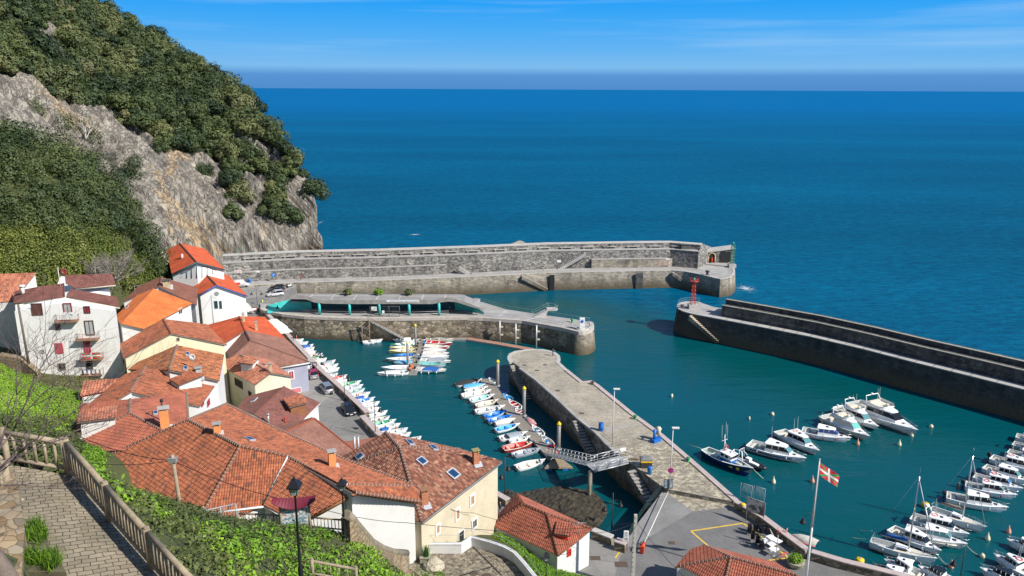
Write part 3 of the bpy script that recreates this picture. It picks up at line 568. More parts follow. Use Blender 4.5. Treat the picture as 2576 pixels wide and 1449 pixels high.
# roof planes: first three points carry a height (metres above the sea), the others lie on that plane
# name: (label, wall colour, roof style, base height, planes, ridges)
HOUSES=[
('H1',8.,[
 [(474,1057,22.4),(604,1123,22.5),(511,1290,18.6),(500,1296),(380,1268),(227,1168)],
 [(604,1123,22.5),(725,1149,21.6),(511,1290,18.6),(575,1312),(664,1271)],
 [(725,1149,21.6),(894,1238,21.4),(785,1298,19.6),(707,1294),(664,1271)],
 [(474,1057,22.4),(604,1123),(725,1149,21.6),(894,1239),(877,1222),(1043,1223,19.4),(857,1153),(692,1078),(569,1017)],
 [(877,1222),(1043,1223,19.4),(1059,1262,18.5),(894,1239,21.3)],
 ]),
('H2',3.,[
 [(1006,1127,19.8),(1061,1314,16.0),(1262,1161,16.0)],
 [(970,1088,19.8),(1006,1127,19.8),(1262,1160,16.0),(1157,1130)],
 [(970,1088,19.8),(1006,1127,19.8),(852,1154,16.6),(877,1168)],
 [(1006,1127,19.8),(1061,1314,16.0),(877,1168,17.4),(1022,1306)],
 ]),
('H3',3.5,[
 [(1316,1268,10.4),(1377,1294,10.4),(1405,1399,7.6),(1235,1322)],
 [(1377,1294,10.4),(1490,1331,9.0),(1405,1399,7.6),(1454,1362)],
 [(1300,1242,9.6),(1316,1268,10.4),(1235,1322,7.4),(1250,1300)],
 [(1316,1268,10.4),(1377,1294,10.4),(1490,1330,9.0),(1300,1242)],
 ]),
('H4',3.5,[
 [(1838,1402,9.6),(1712,1424,7.6),(1820,1480,7.6)],
 [(1770,1372,8.6),(1838,1402,9.6),(1697,1428,7.4),(1738,1382)],
 [(1838,1402,9.6),(2007,1449,9.6),(1820,1480,7.6),(1980,1530)],
 [(1838,1402,9.6),(2007,1449,9.6),(1770,1372,8.4),(1950,1415)],
 ]),
('H5',14.,[
 [(327,1005,21.5),(327,1040,21.5),(202,1017,19.8),(190,1098)],
 [(327,1005,21.5),(327,1040,21.5),(469,989,19.9),(473,1057),(405,1082)],
 [(327,1040,21.5),(405,1082,20.75),(345,1134),(232,1135),(188,1115,18.9)],
 ]),
('H6',12.,[
 [(445,869,20.5),(425,931,20.5),(564,893,17.8),(552,958)],
 [(445,869,20.5),(425,931,20.5),(322,930,17.6),(345,912)],
 ]),
('H7',12.,[
 [(366,924,20.4),(327,986,20.4),(512,957,17.6),(545,965),(504,1022),(369,997)],
 [(366,924,20.4),(327,988,20.4),(312,943,19.6),(225,1016),(290,1010)],
 ]),
('H8',8.,[
 [(410,803,20.4),(430,839,20.4),(310,902,17.2),(301,866)],
 [(410,803,20.4),(430,839,20.4),(571,868,16.8),(520,816)],
 ]),
('H9',8.,[
 [(386,726,19.6),(302,814,17.4),(485,763,16.6),(362,828)],
 [(386,726,19.6),(302,814,17.4),(345,743,18.0),(290,796)],
 ]),
('H10',8.,[
 [(405,697,18.6),(400,722,18.6),(307,761,15.8),(350,718)],
 [(405,697,18.6),(400,722,18.6),(498,724,15.6),(495,768)],
 ]),
('H11',5.,[
 [(502,673,15.6),(544,717,15.6),(502,741,13.6),(451,706)],
 [(502,673,15.6),(544,717,15.6),(622,744,11.8),(575,693)],
 ]),
('H12',5.,[
 [(452,612,19.8),(494,659,19.8),(432,689,16.8),(419,631)],
 [(452,612,19.8),(494,659,19.8),(566,678,15.8),(516,626)],
 ]),
('H13',4.,[
 [(601,796,13.2),(616,832,13.2),(719,852,10.2),(666,797)],
 [(601,796,13.2),(616,832,13.2),(517,819,10.6),(561,866)],
 ]),
('H14',4.,[
 [(616,830,13.2),(630,857,13.2),(779,911,9.8),(719,852)],
 [(630,857,13.2),(779,911,9.8),(704,924,9.8),(580,902)],
 [(616,830,13.2),(630,857,13.2),(580,903,9.9),(561,873)],
 ]),
('H15',4.,[
 [(605,893,14.0),(681,938,14.0),(735,947,12.6),(672,903)],
 [(605,893,14.0),(681,938,14.0),(641,968,12.4),(568,928),(562,905)],
 ]),
('H16',4.,[
 [(715,973,12.6),(640,1043,12.6),(596,1028,10.6),(619,998)],
 [(715,973,12.6),(640,1043,12.6),(805,1013,9.8),(762,1057),(692,1076)],
 ]),
('H17',4.,[
 [(790,1053,11.6),(715,1087,11.6),(890,1133,9.0),(855,1155)],
 [(790,1053,11.6),(715,1087,11.6),(692,1076,10.4),(785,1050)],
 ]),
('W1',10.,[
 [(160,713,27.2),(100,721,26.8),(162,748,25.6),(34,763)],
 [(100,721,26.8),(34,763,24.7),(37,733,24.7)],
 [(177,727,26.2),(167,747,25.7),(301,773,24.1),(297,748)],
 [(162,692,27.2),(282,689,27.0),(291,716,25.6),(190,726),(165,712)],
 ]),
('H19',12.,[
 [(0,689,27.0),(92,686,27.0),(34,758,23.0),(0,761),(-60,765),(-60,692)],
 ]),
]
# ------------------------------------------------------------------ moles, quays, basin
def strip(mb,line,o0,o1,z0,z1,mi=0,mtop=None,side=1,batter=0,zl=None):
    """solid between two offsets of a line, from z0 up to z1"""
    a=offline(line,o0*side);b=offline(line,o1*side);top=[Vector((p[0],p[1],z1 if zl is None else zl[i])) for i,p in enumerate(a)]+[Vector((p[0],p[1],z1 if zl is None else zl[len(b)-1-i])) for i,p in enumerate(b[::-1])]
    mb.prism(top,z0,batter,mi,mtop)
def dens(line,step=8.):
    out=[Vector(line[0])]
    for a,b in zip(line[:-1],line[1:]):
        a,b=Vector(a),Vector(b);n=max(1,int((b-a).length/step))
        for k in range(1,n+1): out.append(a+(b-a)*k/n)
    return out
def railing(name,line,h,label,gap=2.,mat=None,rails=(.5,1.),group=None,r=.03):
    """posts (each a part) and horizontal rails along a line"""
    line=[Vector(p) for p in line];mat=mat or steel;t=thing(name,label,'railing',line[0],0,group,True)
    mb=MB();
    for f in rails: mb.path([p+Vector((0,0,h*f)) for p in line],r,5)
    mb.build('rail',mat,t);L=0;pts=dens(line,gap)
    if len(pts)>96: pts=dens(line,gap*2)
    m0=None
    for p in pts:
        if m0 is None:
            q=MB();q.tube((0,0,0),(0,0,h),r,n=5);m0=q.build('post',mat,t);m0.location=p-line[0]
        else:
            c=m0.copy();C.objects.link(c);c.parent=t;c.location=p-line[0]
    return t
def stair(mb,p,q,wid,z0,z1,n,nrm,mi=0,mt=1):
    """steps going from p (z1) down to q (z0), standing against a wall whose outward normal is nrm"""
    p=Vector((p[0],p[1],0));q=Vector((q[0],q[1],0));nv=Vector((nrm[0],nrm[1],0)).normalized()*wid
    for i in range(n):
        a=p+(q-p)*i/n;b=p+(q-p)*(i+1)/n;z=z1-(z1-z0)*(i+1)/n
        mb.prism([(a[0],a[1],z),(b[0],b[1],z),(b[0]+nv[0],b[1]+nv[1],z),(a[0]+nv[0],a[1]+nv[1],z)],min(z-.6,z0-.4) if i>n-2 else z-1.2,0,mi,mt)
# ---- outer mole
MZ=5.4
ml=[P(560,722,MZ),P(742,711,MZ),P(950,706,MZ),P(1214,695,MZ),P(1389,686,MZ),P(1601,682,MZ),P(1689,680.5,MZ)]
ml=dens(ml,9.)
t=thing('stone_breakwater','long grey stone outer breakwater with two walled terraces and rounded head','breakwater',ml[0]*1,0,None,True)
head=[P(x,y,MZ) for x,y in [(1724,684),(1752,689),(1779,695),(1800,700.5),(1812,702.5),(1828,701),(1840,697),(1848,689),(1849,680),(1846,671),(1840,664),(1830,657)]]
back=offline(ml,5.2)
mb=MB();top=ml+head+[P(1800,645,MZ)]+back[::-1]
mb.prism(top,-3,.9,0,1);mb.build('lower_quay',[mas,conc],t)
mb=MB();strip(mb,ml,0,.7,MZ-.1,MZ+.07);h2=[P(1689,680.5,MZ)]+head;strip(mb,h2,0,.7,MZ-.1,MZ+.12);mb.build('quay_coping',conc_l,t)
i_r=len(ml)-1
upl=[p for p in ml]+[P(1740,686,MZ)*1]
# lower wall with its ledge; missing between the two stairs
def sub(line,a,b): return [p for p in line if a<=pr(p)[0]<=b]
segA=sub(ml,555,1160);segB=sub(ml,1440,1700)
for k,sg in enumerate((segA,segB)):
    mb=MB();strip(mb,sg,4.7,6.2,MZ-.2,8.1);mb.build('lower_wall',[mas if k else rub_up],t)
    mb=MB();strip(mb,sg,4.6,6.3,8.1,8.25);mb.build('ledge',conc,t)
full=ml+[P(1745,686,MZ)]
mb=MB();strip(mb,full,6.0,11.4,MZ-.3,10.8);mb.build('upper_wall',[rub_up],t)
mb=MB();strip(mb,full,5.9,8.6,10.8,10.93);mb.build('walkway',conc,t)
mb=MB();strip(mb,full,8.6,11.3,10.8,12.45);mb.build('parapet',[rub_up],t)
mb=MB();strip(mb,full,8.5,11.5,12.45,12.6);mb.build('parapet_coping',conc_l,t)
# ramp of the wall down to the head
e=full[-1];e5=offline(full,5.9)[-1];e8=offline(full,11.4)[-1];r5=P(1789,655,MZ);r8=P(1800,640,MZ)
mb=MB();mb.prism([(e5[0],e5[1],10.8),(r5[0],r5[1],7.4),(r8[0],r8[1],7.4),(e8[0],e8[1],12.4)],MZ-.3);mb.build('sloping_wall',[rub_up,conc],t)
mb=MB();
a1=P(1600,672,MZ);l0=offline(segB,4.7);b0=l0[-1];b1=P(1782,657,MZ)
mb.prism([(b0[0],b0[1],8.1),(b1[0],b1[1],7.6),(b1[0],b1[1]+1.2,7.6),(b0[0],b0[1]+1.2,8.1)],MZ-.3);mb.build('lower_wall',[mas],t)
# stairs on the mole
mb=MB();off=offline(ml,4.4)
def onoff(px,o):
    l=offline(ml,o);return min(l,key=lambda p:abs(pr(p)[0]-px))
def at(line,px):
    for a,b in zip(line[:-1],line[1:]):
        xa,xb=pr(a)[0],pr(b)[0]
        if xa<=px<=xb: return a+(b-a)*((px-xa)/(xb-xa))
    return line[-1]
oo=offline(ml,5.4)
stair(mb,at(oo,1472),at(oo,1399),.9,MZ,10.8,17,(.05,-1));mb.build('wall_stair',[conc,conc_l],t)
mb=MB();oo=offline(ml,4.7);stair(mb,at(oo,1155),at(oo,1186),1.2,MZ,8.1,9,(.05,-1));mb.build('ledge_stair',[conc,conc_l],t)
mb=MB();oo=offline(ml,-.05);stair(mb,at(oo,1312),at(oo,1378),1.1,.8,MZ,15,(.05,-1));mb.build('water_stair',[mas,conc],t)
mb=MB();a,b=P(1690,681,MZ),P(1738,702,3);stair(mb,(a[0],a[1]-.1),(b[0]+1.5,a[1]-1.2),1.2,.6,MZ,14,(.05,-1));mb.build('water_stair',[mas,conc_l],t)
# two dark slots for timber fenders in the quay face
for px,wd in ((1389,1.5),(1609,2.2)):
    c=at(offline(ml,-.95),px);mb=MB();mb.box((c[0],c[1]+.1,2.2),(wd,.5,5.4));mb.build('fender_slot',dark if px<1500 else rub_dark,t)
c=at(offline(ml,4.6),1700);d_=P(1673,660,7);mb=MB();mb.box((d_[0]-.8,at(offline(ml,4.55),1680)[1],6.9),(4.2,.2,1.9));mb.build('walled_up_niche',flat('stained_plaster',(.42,.33,.26),.85,.35,1),t)
for px in (1740,):
    c=at(oo,1690);
# benches set against the parapet: each one a thing
bl=offline(full,8.3);pos_=[(at(bl,x)) for x in range(640,1745,1)]
k=0;names=['first','second','third','fourth','fifth','sixth','seventh','eighth','ninth','tenth','eleventh','twelfth','thirteenth','fourteenth','fifteenth','sixteenth','seventeenth','eighteenth','nineteenth','twentieth']
bpx=[638,732,826,914,999,1057+3,1085+28,1198-10,1256,1310,1363,1417,1473,1530+8,1595,1650,1700]
bpx=[634,675,733,792,850,907,965,1023,1079,1136,1190,1258,1313,1369,1424,1479,1533,1590,1646,1703]
proto=None
for i,px in enumerate(bpx):
    p=at(bl,px);q=at(bl,px+5)
    if (q-p).length<.01: q=at(bl,px);p=at(bl,px-5)
    rz=math.atan2((q-p)[1],(q-p)[0])
    if proto is None:
        proto=thing('stone_bench','','bench');m1=MB();m1.box((0,.05,.62),(4.2,.75,.14));m1.build('seat',conc_l,proto);m1=MB();m1.box((-1.5,.05,.27),(.35,.5,.55));m1.build('support',conc,proto);m1=MB();m1.box((1.5,.05,.27),(.35,.5,.55));m1.build('support',conc,proto);r_=proto
    else:
        r_=proto.copy();C.objects.link(r_)
        for ch in list(proto.children):
            c=ch.copy();C.objects.link(c);c.parent=r_
    r_.location=(p[0],p[1],10.93);r_.rotation_euler=(0,0,rz)
    props(r_,'pale stone bench on the outer mole top walk, %s from the village'%names[i],None,'benches along the breakwater parapet')
railing('quay_railing',[p+Vector((0,0,.12)) for p in sub(offline(ml,.35),742,1700)]+[q+Vector((0,0,.12)) for q in offline(head,.4)[:-1]],1.05,'thin grey post and rail fence along the edge of the outer mole quay',2.6,steel,(.55,1.),None,.022)
railing('stair_handrail',[at(offline(ml,-1.2),1318)+Vector((0,0,5.2)),at(offline(ml,-1.2),1348)+Vector((0,0,3)),at(offline(ml,-1.2),1352)+Vector((0,0,2.9)),at(offline(ml,-1.2),1380)+Vector((0,0,.9))],.9,'pale handrail beside the water stair in the middle of the outer mole',30,conc_l,(1.,),None,.05)
a=at(offline(full,8.7),1155)
mb=MB();mb.box((0,0,.9),(3.4,2.2,1.2));c=P(1732,628,11);single('stone_hut',(lambda m:(m.box((0,0,.7),(3.0,1.6,1.4)),m.box((0,0,1.46),(3.3,1.9,.14)),m)[-1])(MB()),rubble('rubble_hut',[(.08,.08,.08),(.15,.15,.14)],2,.06,False),'small dark box on the walk at the seaward end of the parapet','box',loc=None).location=(at(bl,1722)[0],at(bl,1722)[1],10.93)
# shrine house at the mole head
sh=P(1798,662,MZ);t=thing('shrine_house','small stone house with arched niche and dark doorway on the outer mole head','shrine',(sh[0],sh[1]+1,MZ),0,None,False)
mb=MB();mb.prism([(-3,0,3.2),(6.2,-.3,4.6),(6.5,5,4.6),(-3,5,3.2)],0);mb.build('wall',rub_up,t)
mb=MB();mb.prism([(-3.2,-.3,3.45),(6.5,-.6,4.85),(6.8,5.2,4.85),(-3.2,5.2,3.45)],3.0);mb.v=[(a,b,max(c,3.2+(a+3)*.15)) for a,b,c in mb.v];mb.build('roof_slab',conc_l,t)
mb=MB();mb.box((3.6,-.35,1.9),(3.2,.2,3.6));mb.build('doorway',dark,t)
mb=MB();pts=[(-1.1,0),(-1.1,2.)]+[(-1.1*math.cos(PI*k/8),2.+1.2*math.sin(PI*k/8)) for k in range(1,8)]+[(1.1,2.),(1.1,0)]
for k in range(len(pts)-1): mb.tube((pts[k][0]-.9,-.25,pts[k][1]),(pts[k+1][0]-.9,-.25,pts[k+1][1]),.22,n=6)
mb.build('arch',flat('yellow_stone',(.5,.38,.2),.8),t)
mb=MB();mb.box((-.9,-.14,1.3),(1.9,.1,2.6));mb.build('niche',dark,t)
mb=MB();mb.lathe((-.9,-.5,.3),[(.32,0),(.35,.5),(.25,1.1),(.16,1.25),(.17,1.45),(.02,1.6)],8);mb.build('statue',redp,t)
def lattice_tower(loc,h,w0,w1,mat,label,topdisc=True):
    t=thing('light_beacon',label,'beacon',loc);mb=MB();mb.box((0,0,.5),(2.2,2.2,1.));mb.build('plinth',conc_l,t)
    cs=[(-1,-1),(1,-1),(1,1),(-1,1)];m=MB();n=6
    for k in range(n):
        za,zb=1+(h-1)*k/n,1+(h-1)*(k+1)/n;wa,wb=w0+(w1-w0)*k/n,w0+(w1-w0)*(k+1)/n
        for i in range(4):
            a,b=cs[i],cs[(i+1)%4]
            m.tube((a[0]*wa,a[1]*wa,za),(a[0]*wb,a[1]*wb,zb),.07,n=5);m.tube((a[0]*wa,a[1]*wa,za),(b[0]*wb,b[1]*wb,zb),.045,n=4);m.tube((b[0]*wb,b[1]*wb,zb),(a[0]*wb,a[1]*wb,zb),.045,n=4)
    m.build('lattice_mast',mat,t)
    if topdisc:
        m=MB();m.ring([[Vector((math.cos(2*PI*k/16)*r,math.sin(2*PI*k/16)*r,z)) for k in range(16)] for r,z in ((.9,h),(1.1,h+.02),(1.1,h+.12),(.9,h+.14))],cap=False);m.lathe((0,0,h),[(.9,0),(.9,.1)],12);m.build('platform',mat,t)
        m=MB()
        for k in range(8): m.tube((math.cos(k*PI/4)*1.05,math.sin(k*PI/4)*1.05,h),(math.cos(k*PI/4)*1.05,math.sin(k*PI/4)*1.05,h+.7),.03,n=4)
        m.ring([[Vector((math.cos(2*PI*k/16)*r,math.sin(2*PI*k/16)*r,h+z)) for k in range(16)] for r,z in ((1.02,.68),(1.1,.68),(1.1,.74),(1.02,.74))],cap=False);m.build('guard_rail',mat,t)
    m=MB();m.lathe((0,0,h+.1),[(.22,0),(.26,.3),(.2,.7),(.05,.85)],10);m.build('lantern',flat('lantern_'+mat.name,(.3,.1,.08) if mat is redp else (.1,.4,.25),.3),t)
    return t
redm=flat('red_oxide',(.52,.06,.035),.5,.15)
lattice_tower(P(1862,672,MZ)*0+Vector((P(1828,672,MZ)[0]+1.6,P(1828,672,MZ)[1],MZ)),7.2,.5,.45,flat('green_iron',(.03,.22,.13),.5),'slim green lattice light beacon on the outer mole head',False)
# ---- right-hand breakwater
BZ=6.
bl0=[P(x,y,BZ) for x,y in [(1753,792),(1900,820),(2038,847),(2170,878),(2301,912),(2440,946),(2576,980),(2760,1028),(3000,1092)]];bl0=dens(bl0,10)
t=thing('stone_breakwater','dark shaded stone breakwater with red beacon at its rounded end on the right','breakwater',bl0[0]*1,0,None,True)
hd=[P(x,y,BZ) for x,y in [(1753,792),(1735,788.5),(1718,783.5),(1707,778),(1703,772),(1704,766),(1712,761.5),(1726,759),(1748,759),(1762,761)]]
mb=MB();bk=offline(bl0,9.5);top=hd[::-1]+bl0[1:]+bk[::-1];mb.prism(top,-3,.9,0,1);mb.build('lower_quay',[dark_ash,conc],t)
mb=MB();strip(mb,bl0,-.05,1.9,BZ-.1,BZ+.1);strip(mb,hd[::-1],-.05,.8,BZ-.1,BZ+.12);mb.build('walkway',flat('pale_paving',(.42,.40,.37),.85,.15,.4),t)
mb=MB();jl=dens(bl0,3.1);ja=offline(jl,.02);jb=offline(jl,1.85)
for a_,b_ in list(zip(ja,jb))[1:]: mb.tube((a_[0],a_[1],BZ+.1),(b_[0],b_[1],BZ+.1),.05,n=4)
mb.build('paving_joints',dark,t)
b2=[p for p in bl0];b2[0]=b2[0]+(b2[1]-b2[0])*.35
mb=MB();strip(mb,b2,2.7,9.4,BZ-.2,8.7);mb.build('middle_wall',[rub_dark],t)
mb=MB();strip(mb,b2,2.6,3.1,8.7,8.84);mb.build('middle_coping',flat('beige_coping',(.33,.32,.26),.9,.2),t)  # coping in one even, darker beige
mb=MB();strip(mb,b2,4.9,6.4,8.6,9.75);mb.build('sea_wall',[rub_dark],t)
mb=MB();strip(mb,b2,4.8,5.5,9.75,9.88);mb.build('wall_coping',flat('beige_coping',(.33,.32,.26),.9,.2),t)
mb=MB();a=P(1735,789,BZ);b=P(1788,838,1.5);c=bl0[0];dn=(bl0[2]-bl0[0]).normalized();nn=Vector((dn[1],-dn[0],0))
st=c-dn*1.5+nn*.1;stair(mb,(st[0],st[1]),(st[0]+dn[0]*8,st[1]+dn[1]*8),1.2,1.0,BZ,16,nn);mb.build('water_stair',[mas2,flat('worn_step',(.6,.5,.36),.8,.2)],t)
railing('quay_railing',[p+Vector((0,0,.1)) for p in offline(bl0,2.2)],1.0,'thin dark railing along the walk of the right breakwater',2.6,flat('dark_steel',(.10,.11,.11),.5),(1.,),None,.03)
railing('head_railing',[p+Vector((0,0,.1)) for p in offline(hd[::-1],.3)][:-2],1.1,'curved green grey railing round the red beacon',1.5,flat('green_steel',(.25,.36,.33),.5),(.5,1.),None,.03)
lattice_tower(P(1742,775,BZ),7.0,.55,.3,redm,'red lattice light beacon at the end of the right breakwater')
# ---- inner basin quay with the covered fish landing
IZ=5.5
fr=[P(x,y,IZ) for x,y in [(655,777),(667,783),(710,791),(766,797),(850,800),(907,802),(1040,801),(1175,799),(1214,800),(1314,807),(1414,825),(1446,833)]]
nose=[P(x,y,IZ) for x,y in [(1456,835),(1466,835),(1478,833),(1488,828),(1493,821),(1492,814),(1486,810)]]
rear=[P(x,y,IZ) for x,y in [(1439,802),(1364,792),(1273,778),(1214,760),(1140,752),(960,752),(780,752),(700,757),(655,762)]]
t=thing('stone_quay','rubble stone inner quay with rounded end dividing the two basins','quay',fr[0]*1,0,None,True)
mb=MB();mb.prism(fr+nose+rear,-3,.8,0,1);mb.build('quay_wall',[rub_q,conc],t)
mb=MB();nn_=[fr[-1]]+nose;
bot=offset(fr[-2:]+nose+[rear[0]],.85)
mb=MB();rg=[]
full_n=[P(1430,829,IZ)]+fr[-1:]+nose+[P(1462,806,IZ)]
o1=offline(full_n,-.12);o2=offline(full_n,-1.05);L=0
for i in range(len(full_n)-1):
    l=(o1[i+1]-o1[i]).length;mb.poly([(o2[i][0],o2[i][1],-3),(o2[i+1][0],o2[i+1][1],-3),(o1[i+1][0],o1[i+1][1],IZ-.5),(o1[i][0],o1[i][1],IZ-.5)],0,[(L,-3),(L+l,-3),(L+l,5),(L,5)],True);L+=l
mb.build('rounded_head',mas2,t,True)
mb=MB();strip(mb,fr[:8],-.15,1.1,IZ-.55,IZ+.12);strip(mb,fr[7:]+nose,-.15,.8,IZ-.7,IZ+.12);mb.build('coping',[flat('pale_coping',(.47,.42,.37),.85,.2,.8)],t)
# deck joints
mb=MB()
for a,b in [((1273,781),(1252,797)),((1364,795),(1321,806)),((1437,806),(1410,823))]:
    p,q=P(*a,IZ+.01),P(*b,IZ+.01);d=(q-p).normalized();n_=Vector((-d[1],d[0],0))*.22;mb.prism([p-n_+Vector((0,0,.02)),q-n_+Vector((0,0,.02)),q+n_+Vector((0,0,.02)),p+n_+Vector((0,0,.02))],IZ-.1)
mb.build('joint_strip',conc_l,t)
# arcade
y_f=P(950,795,IZ)[1]+.6;y_b=y_f+5.9
RZ=8.9
cols_px=[804,880,955,1030,1105];cols=[P(x,792,IZ) for x in cols_px]
t=thing('fish_market','low covered fish landing with wavy concrete roof edge and turquoise columns','market hall',(cols[0][0],y_f,IZ),0,None,True)
turq=flat('turquoise_paint',(.05,.5,.47),.6,.2,.5);turq_shade=flat('shaded_turquoise',(.006,.09,.13),.6,.3,.3)  # back wall's turquoise darkened: the arcade's inner shade is in its colour
fas=[(657,762,IZ+.3),(690,757,6.5),(715,750,7.6),(735,744,8.6),(747,742,9.1),(770,744,9.2),(790,751,8.8),(815,754,8.7),(880,755,8.7),(960,755,8.7),(1087,755,8.7),(1112,751,9.1),(1130,749.5,9.4),(1150,752,9.1),(1175,761,7.9),(1200,771,6.7),(1217,778,5.9)]
Xs=[];tops=[];bots=[]
for x,y,z in fas:
    p=PY(x,y,y_f);Xs.append(p[0]);tops.append(p[2]);
th=[.3,.5,.7,.8,.9,.95,1,1,1,1,1,.95,.9,.9,.8,.5,.3]
mb=MB();
for i in range(len(fas)-1):
    a,b=Xs[i],Xs[i+1];za,zb=tops[i],tops[i+1];ta,tb=th[i],th[i+1]
    q=[Vector((a,y_f,za)),Vector((b,y_f,zb)),Vector((b,y_f,zb-tb)),Vector((a,y_f,za-ta))];r_=[v+Vector((0,.45,0)) for v in q]
    mb.poly([q[3],q[2],q[1],q[0]]);mb.poly([r_[0],r_[1],r_[2],r_[3]]);mb.poly([q[0],q[1],r_[1],r_[0]]);mb.poly([q[2],q[3],r_[3],r_[2]])
mb.build('wavy_roof_edge',[flat('stained_concrete',(.33,.31,.28),.85,.3,.6)],t)
mb=MB();zr=tops[8]-.25
x0,x1=Xs[4],Xs[-3]
def ztop(x): return float(np.interp(x,Xs,tops))-.12
gx=np.linspace(x0-2,x1+3,26)
for a,b in zip(gx[:-1],gx[1:]):
    za,zb=ztop(a),ztop(b);za,zb=min(za,zr+.12),min(zb,zr+.12)
    mb.poly([(a,y_f+.45,za),(b,y_f+.45,zb),(b,y_b+.5,max(zb,zr-1)+.05),(a,y_b+.5,max(za,zr-1)+.05)]);mb.poly([(a,y_b+.5,za-.1),(b,y_b+.5,zb-.1),(b,y_f+.45,zb-.5),(a,y_f+.45,za-.5)])
mb.build('roof_deck',[flat('roof_deck',(.27,.26,.25),.85,.15,.3)],t)
mb=MB()
for x in gx[2:-3:3]: mb.box((x+.6,(y_f+y_b)/2+.3,zr+.17),(.3,y_b-y_f-.8,.05))
mb.box(((x0+x1)/2,y_b-1.6,zr+.2),(x1-x0-4,.3,.1));mb.build('deck_strip',[conc_l],t)
mb=MB();mb.box(((x0+x1)/2,y_b,(IZ+zr)/2),(x1-x0+3,.3,zr-IZ));mb.build('back_wall',[turq_shade],t)
# curved turquoise ends
for xa,xb,nm in ((Xs[0]+1,Xs[4]+2,'end_wall'),(Xs[-4]-1,Xs[-1],'end_wall')):
    mb=MB();n=10
    for k in range(n):
        a=xa+(xb-xa)*k/n;b=xa+(xb-xa)*(k+1)/n;yy=y_f+ (5.5 if nm else 0);za=max(IZ+.05,min(zr-.4,ztop(a)-1.0));zb=max(IZ+.05,min(zr-.4,ztop(b)-1.0))
        ya=y_f+1.2+3.9*math.sin(PI*.5*(k/n if xa<-40 else 1-k/n));yb_=y_f+1.2+3.9*math.sin(PI*.5*((k+1)/n if xa<-40 else 1-(k+1)/n))
        mb.poly([(a,ya,IZ),(b,yb_,IZ),(b,yb_,zb),(a,ya,za)])
    mb.build(nm,[turq],t)
for c in cols:
    mb=MB();mb.lathe((c[0],y_f+.35,IZ),[(.34,0),(.34,3.2)],12);mb.build('column',turq,t)
sg=PY(1013,757.5,y_f-.06)
mb=MB();mb.box((sg[0],y_f-.06,sg[2]-.02),(8.0,.08,.55));s_=mb.build('sign_board',flat('sign_white',(.8,.8,.78),.5,.03),t)
def text(name,body,size,loc,rot,mat,parent=None,extr=.01,align='CENTER'):
    cu=bpy.data.curves.new(name,'FONT');cu.body=body;cu.size=size;cu.align_x=align;cu.align_y='CENTER';cu.extrude=extr;ob=bpy.data.objects.new(name,cu);me=None
    dg=bpy.context.evaluated_depsgraph_get();C.objects.link(ob);dg.update();me=bpy.data.meshes.new_from_object(ob.evaluated_get(dg));C.objects.unlink(ob);bpy.data.objects.remove(ob)
    o=bpy.data.objects.new(name,me);C.objects.link(o);me.materials.clear();me.materials.append(mat);off=rootoff(parent) if parent else None
    o.location=Vector(loc)-(off if off is not None else Vector((0,0,0)));o.rotation_euler=rot
    if parent: o.parent=parent
    return o
text('lettering','COFRADIA DE PESCADORES · ARRANTZALEEN KOFRADIA',.27,(sg[0]+.3,y_f-.11,sg[2]-.02),(PI/2,0,0),flat('sign_ink',(.03,.12,.12),.6),s_,.005)
railing('basin_railing',[P(x,y,IZ+.1) for x,y in [(760,789),(830,793),(900,794.5),(935,794.5)]],1.0,'light railing along the left half of the fish landing arcade',1.6,steel,(.5,1.),None,.04)
railing('basin_railing',[P(x,y,IZ+.1) for x,y in [(985,795),(1040,794.5),(1130,792)]],1.0,'light railing along the right half of the fish landing arcade',1.6,steel,(.5,1.),None,.04)
railing('quay_railing',[P(x,y,IZ+.1) for x,y in [(1175,797),(1214,798),(1314,804),(1414,822),(1456,832),(1478,830),(1491,820)]],1.05,'grey railing along the near edge of the inner quay',2.,steel,(.5,1.),None,.035)
railing('quay_railing',[P(x,y,IZ+.1) for x,y in [(1190,758),(1214,761),(1273,779),(1341,790),(1375,794),(1439,804),(1484,811)]],1.05,'green grey railing along the far edge of the inner quay',2.,flat('green_steel',(.25,.36,.33),.5),(.5,1.),None,.03)
# lookout ramp jutting over the water
a=P(1345,797,IZ);t=thing('lookout_platform','concrete diving platform leaning out over the water from the inner quay','platform',a,0,None,False)
mb=MB();
A_w=P(1344,796,IZ);B_w=PY(1378,775,A_w[1]+3);Cw=PY(1396,779,A_w[1]+3)
d=(B_w-A_w);e=(Cw-A_w)
mb.poly([(-.6,-1,0),(2.6,-1,0),(d[0]-.2,d[1]-1,d[2]-.5),(d[0],d[1]-1,d[2])]);mb.poly([(-.6,1,0),(d[0],d[1]+1,d[2]),(d[0]-.2,d[1]+1,d[2]-.5),(2.6,1,0)]);mb.poly([(-.6,-1,0),(d[0],d[1]-1,d[2]),(d[0],d[1]+1,d[2]),(-.6,1,0)]);mb.poly([(2.6,-1,0),(2.6,1,0),(d[0]-.2,d[1]+1,d[2]-.5),(d[0]-.2,d[1]-1,d[2]-.5)]);mb.build('ramp',conc,t)
mb=MB();mb.prism([(d[0]-.4,d[1]-1.1,d[2]+.05),(e[0],e[1]-1.1,d[2]+.05),(e[0]+.6,e[1],d[2]+.05),(e[0],e[1]+1.1,d[2]+.05),(d[0]-.4,d[1]+1.1,d[2]+.05)],d[2]-.35,0,0,None,True);mb.build('slab',conc_l,t)
mb=MB();pl=[Vector((-.6,1,0)),d+Vector((0,1,0)),e+Vector((0,1.05,0)),e+Vector((.5,0,0)),e+Vector((0,-1.05,0))]
for p in pl: mb.tube((p[0],p[1],p[2] if p is not pl[0] else 0),(p[0],p[1],(p[2] if p is not pl[0] else 0)+1.2),.04,n=5)
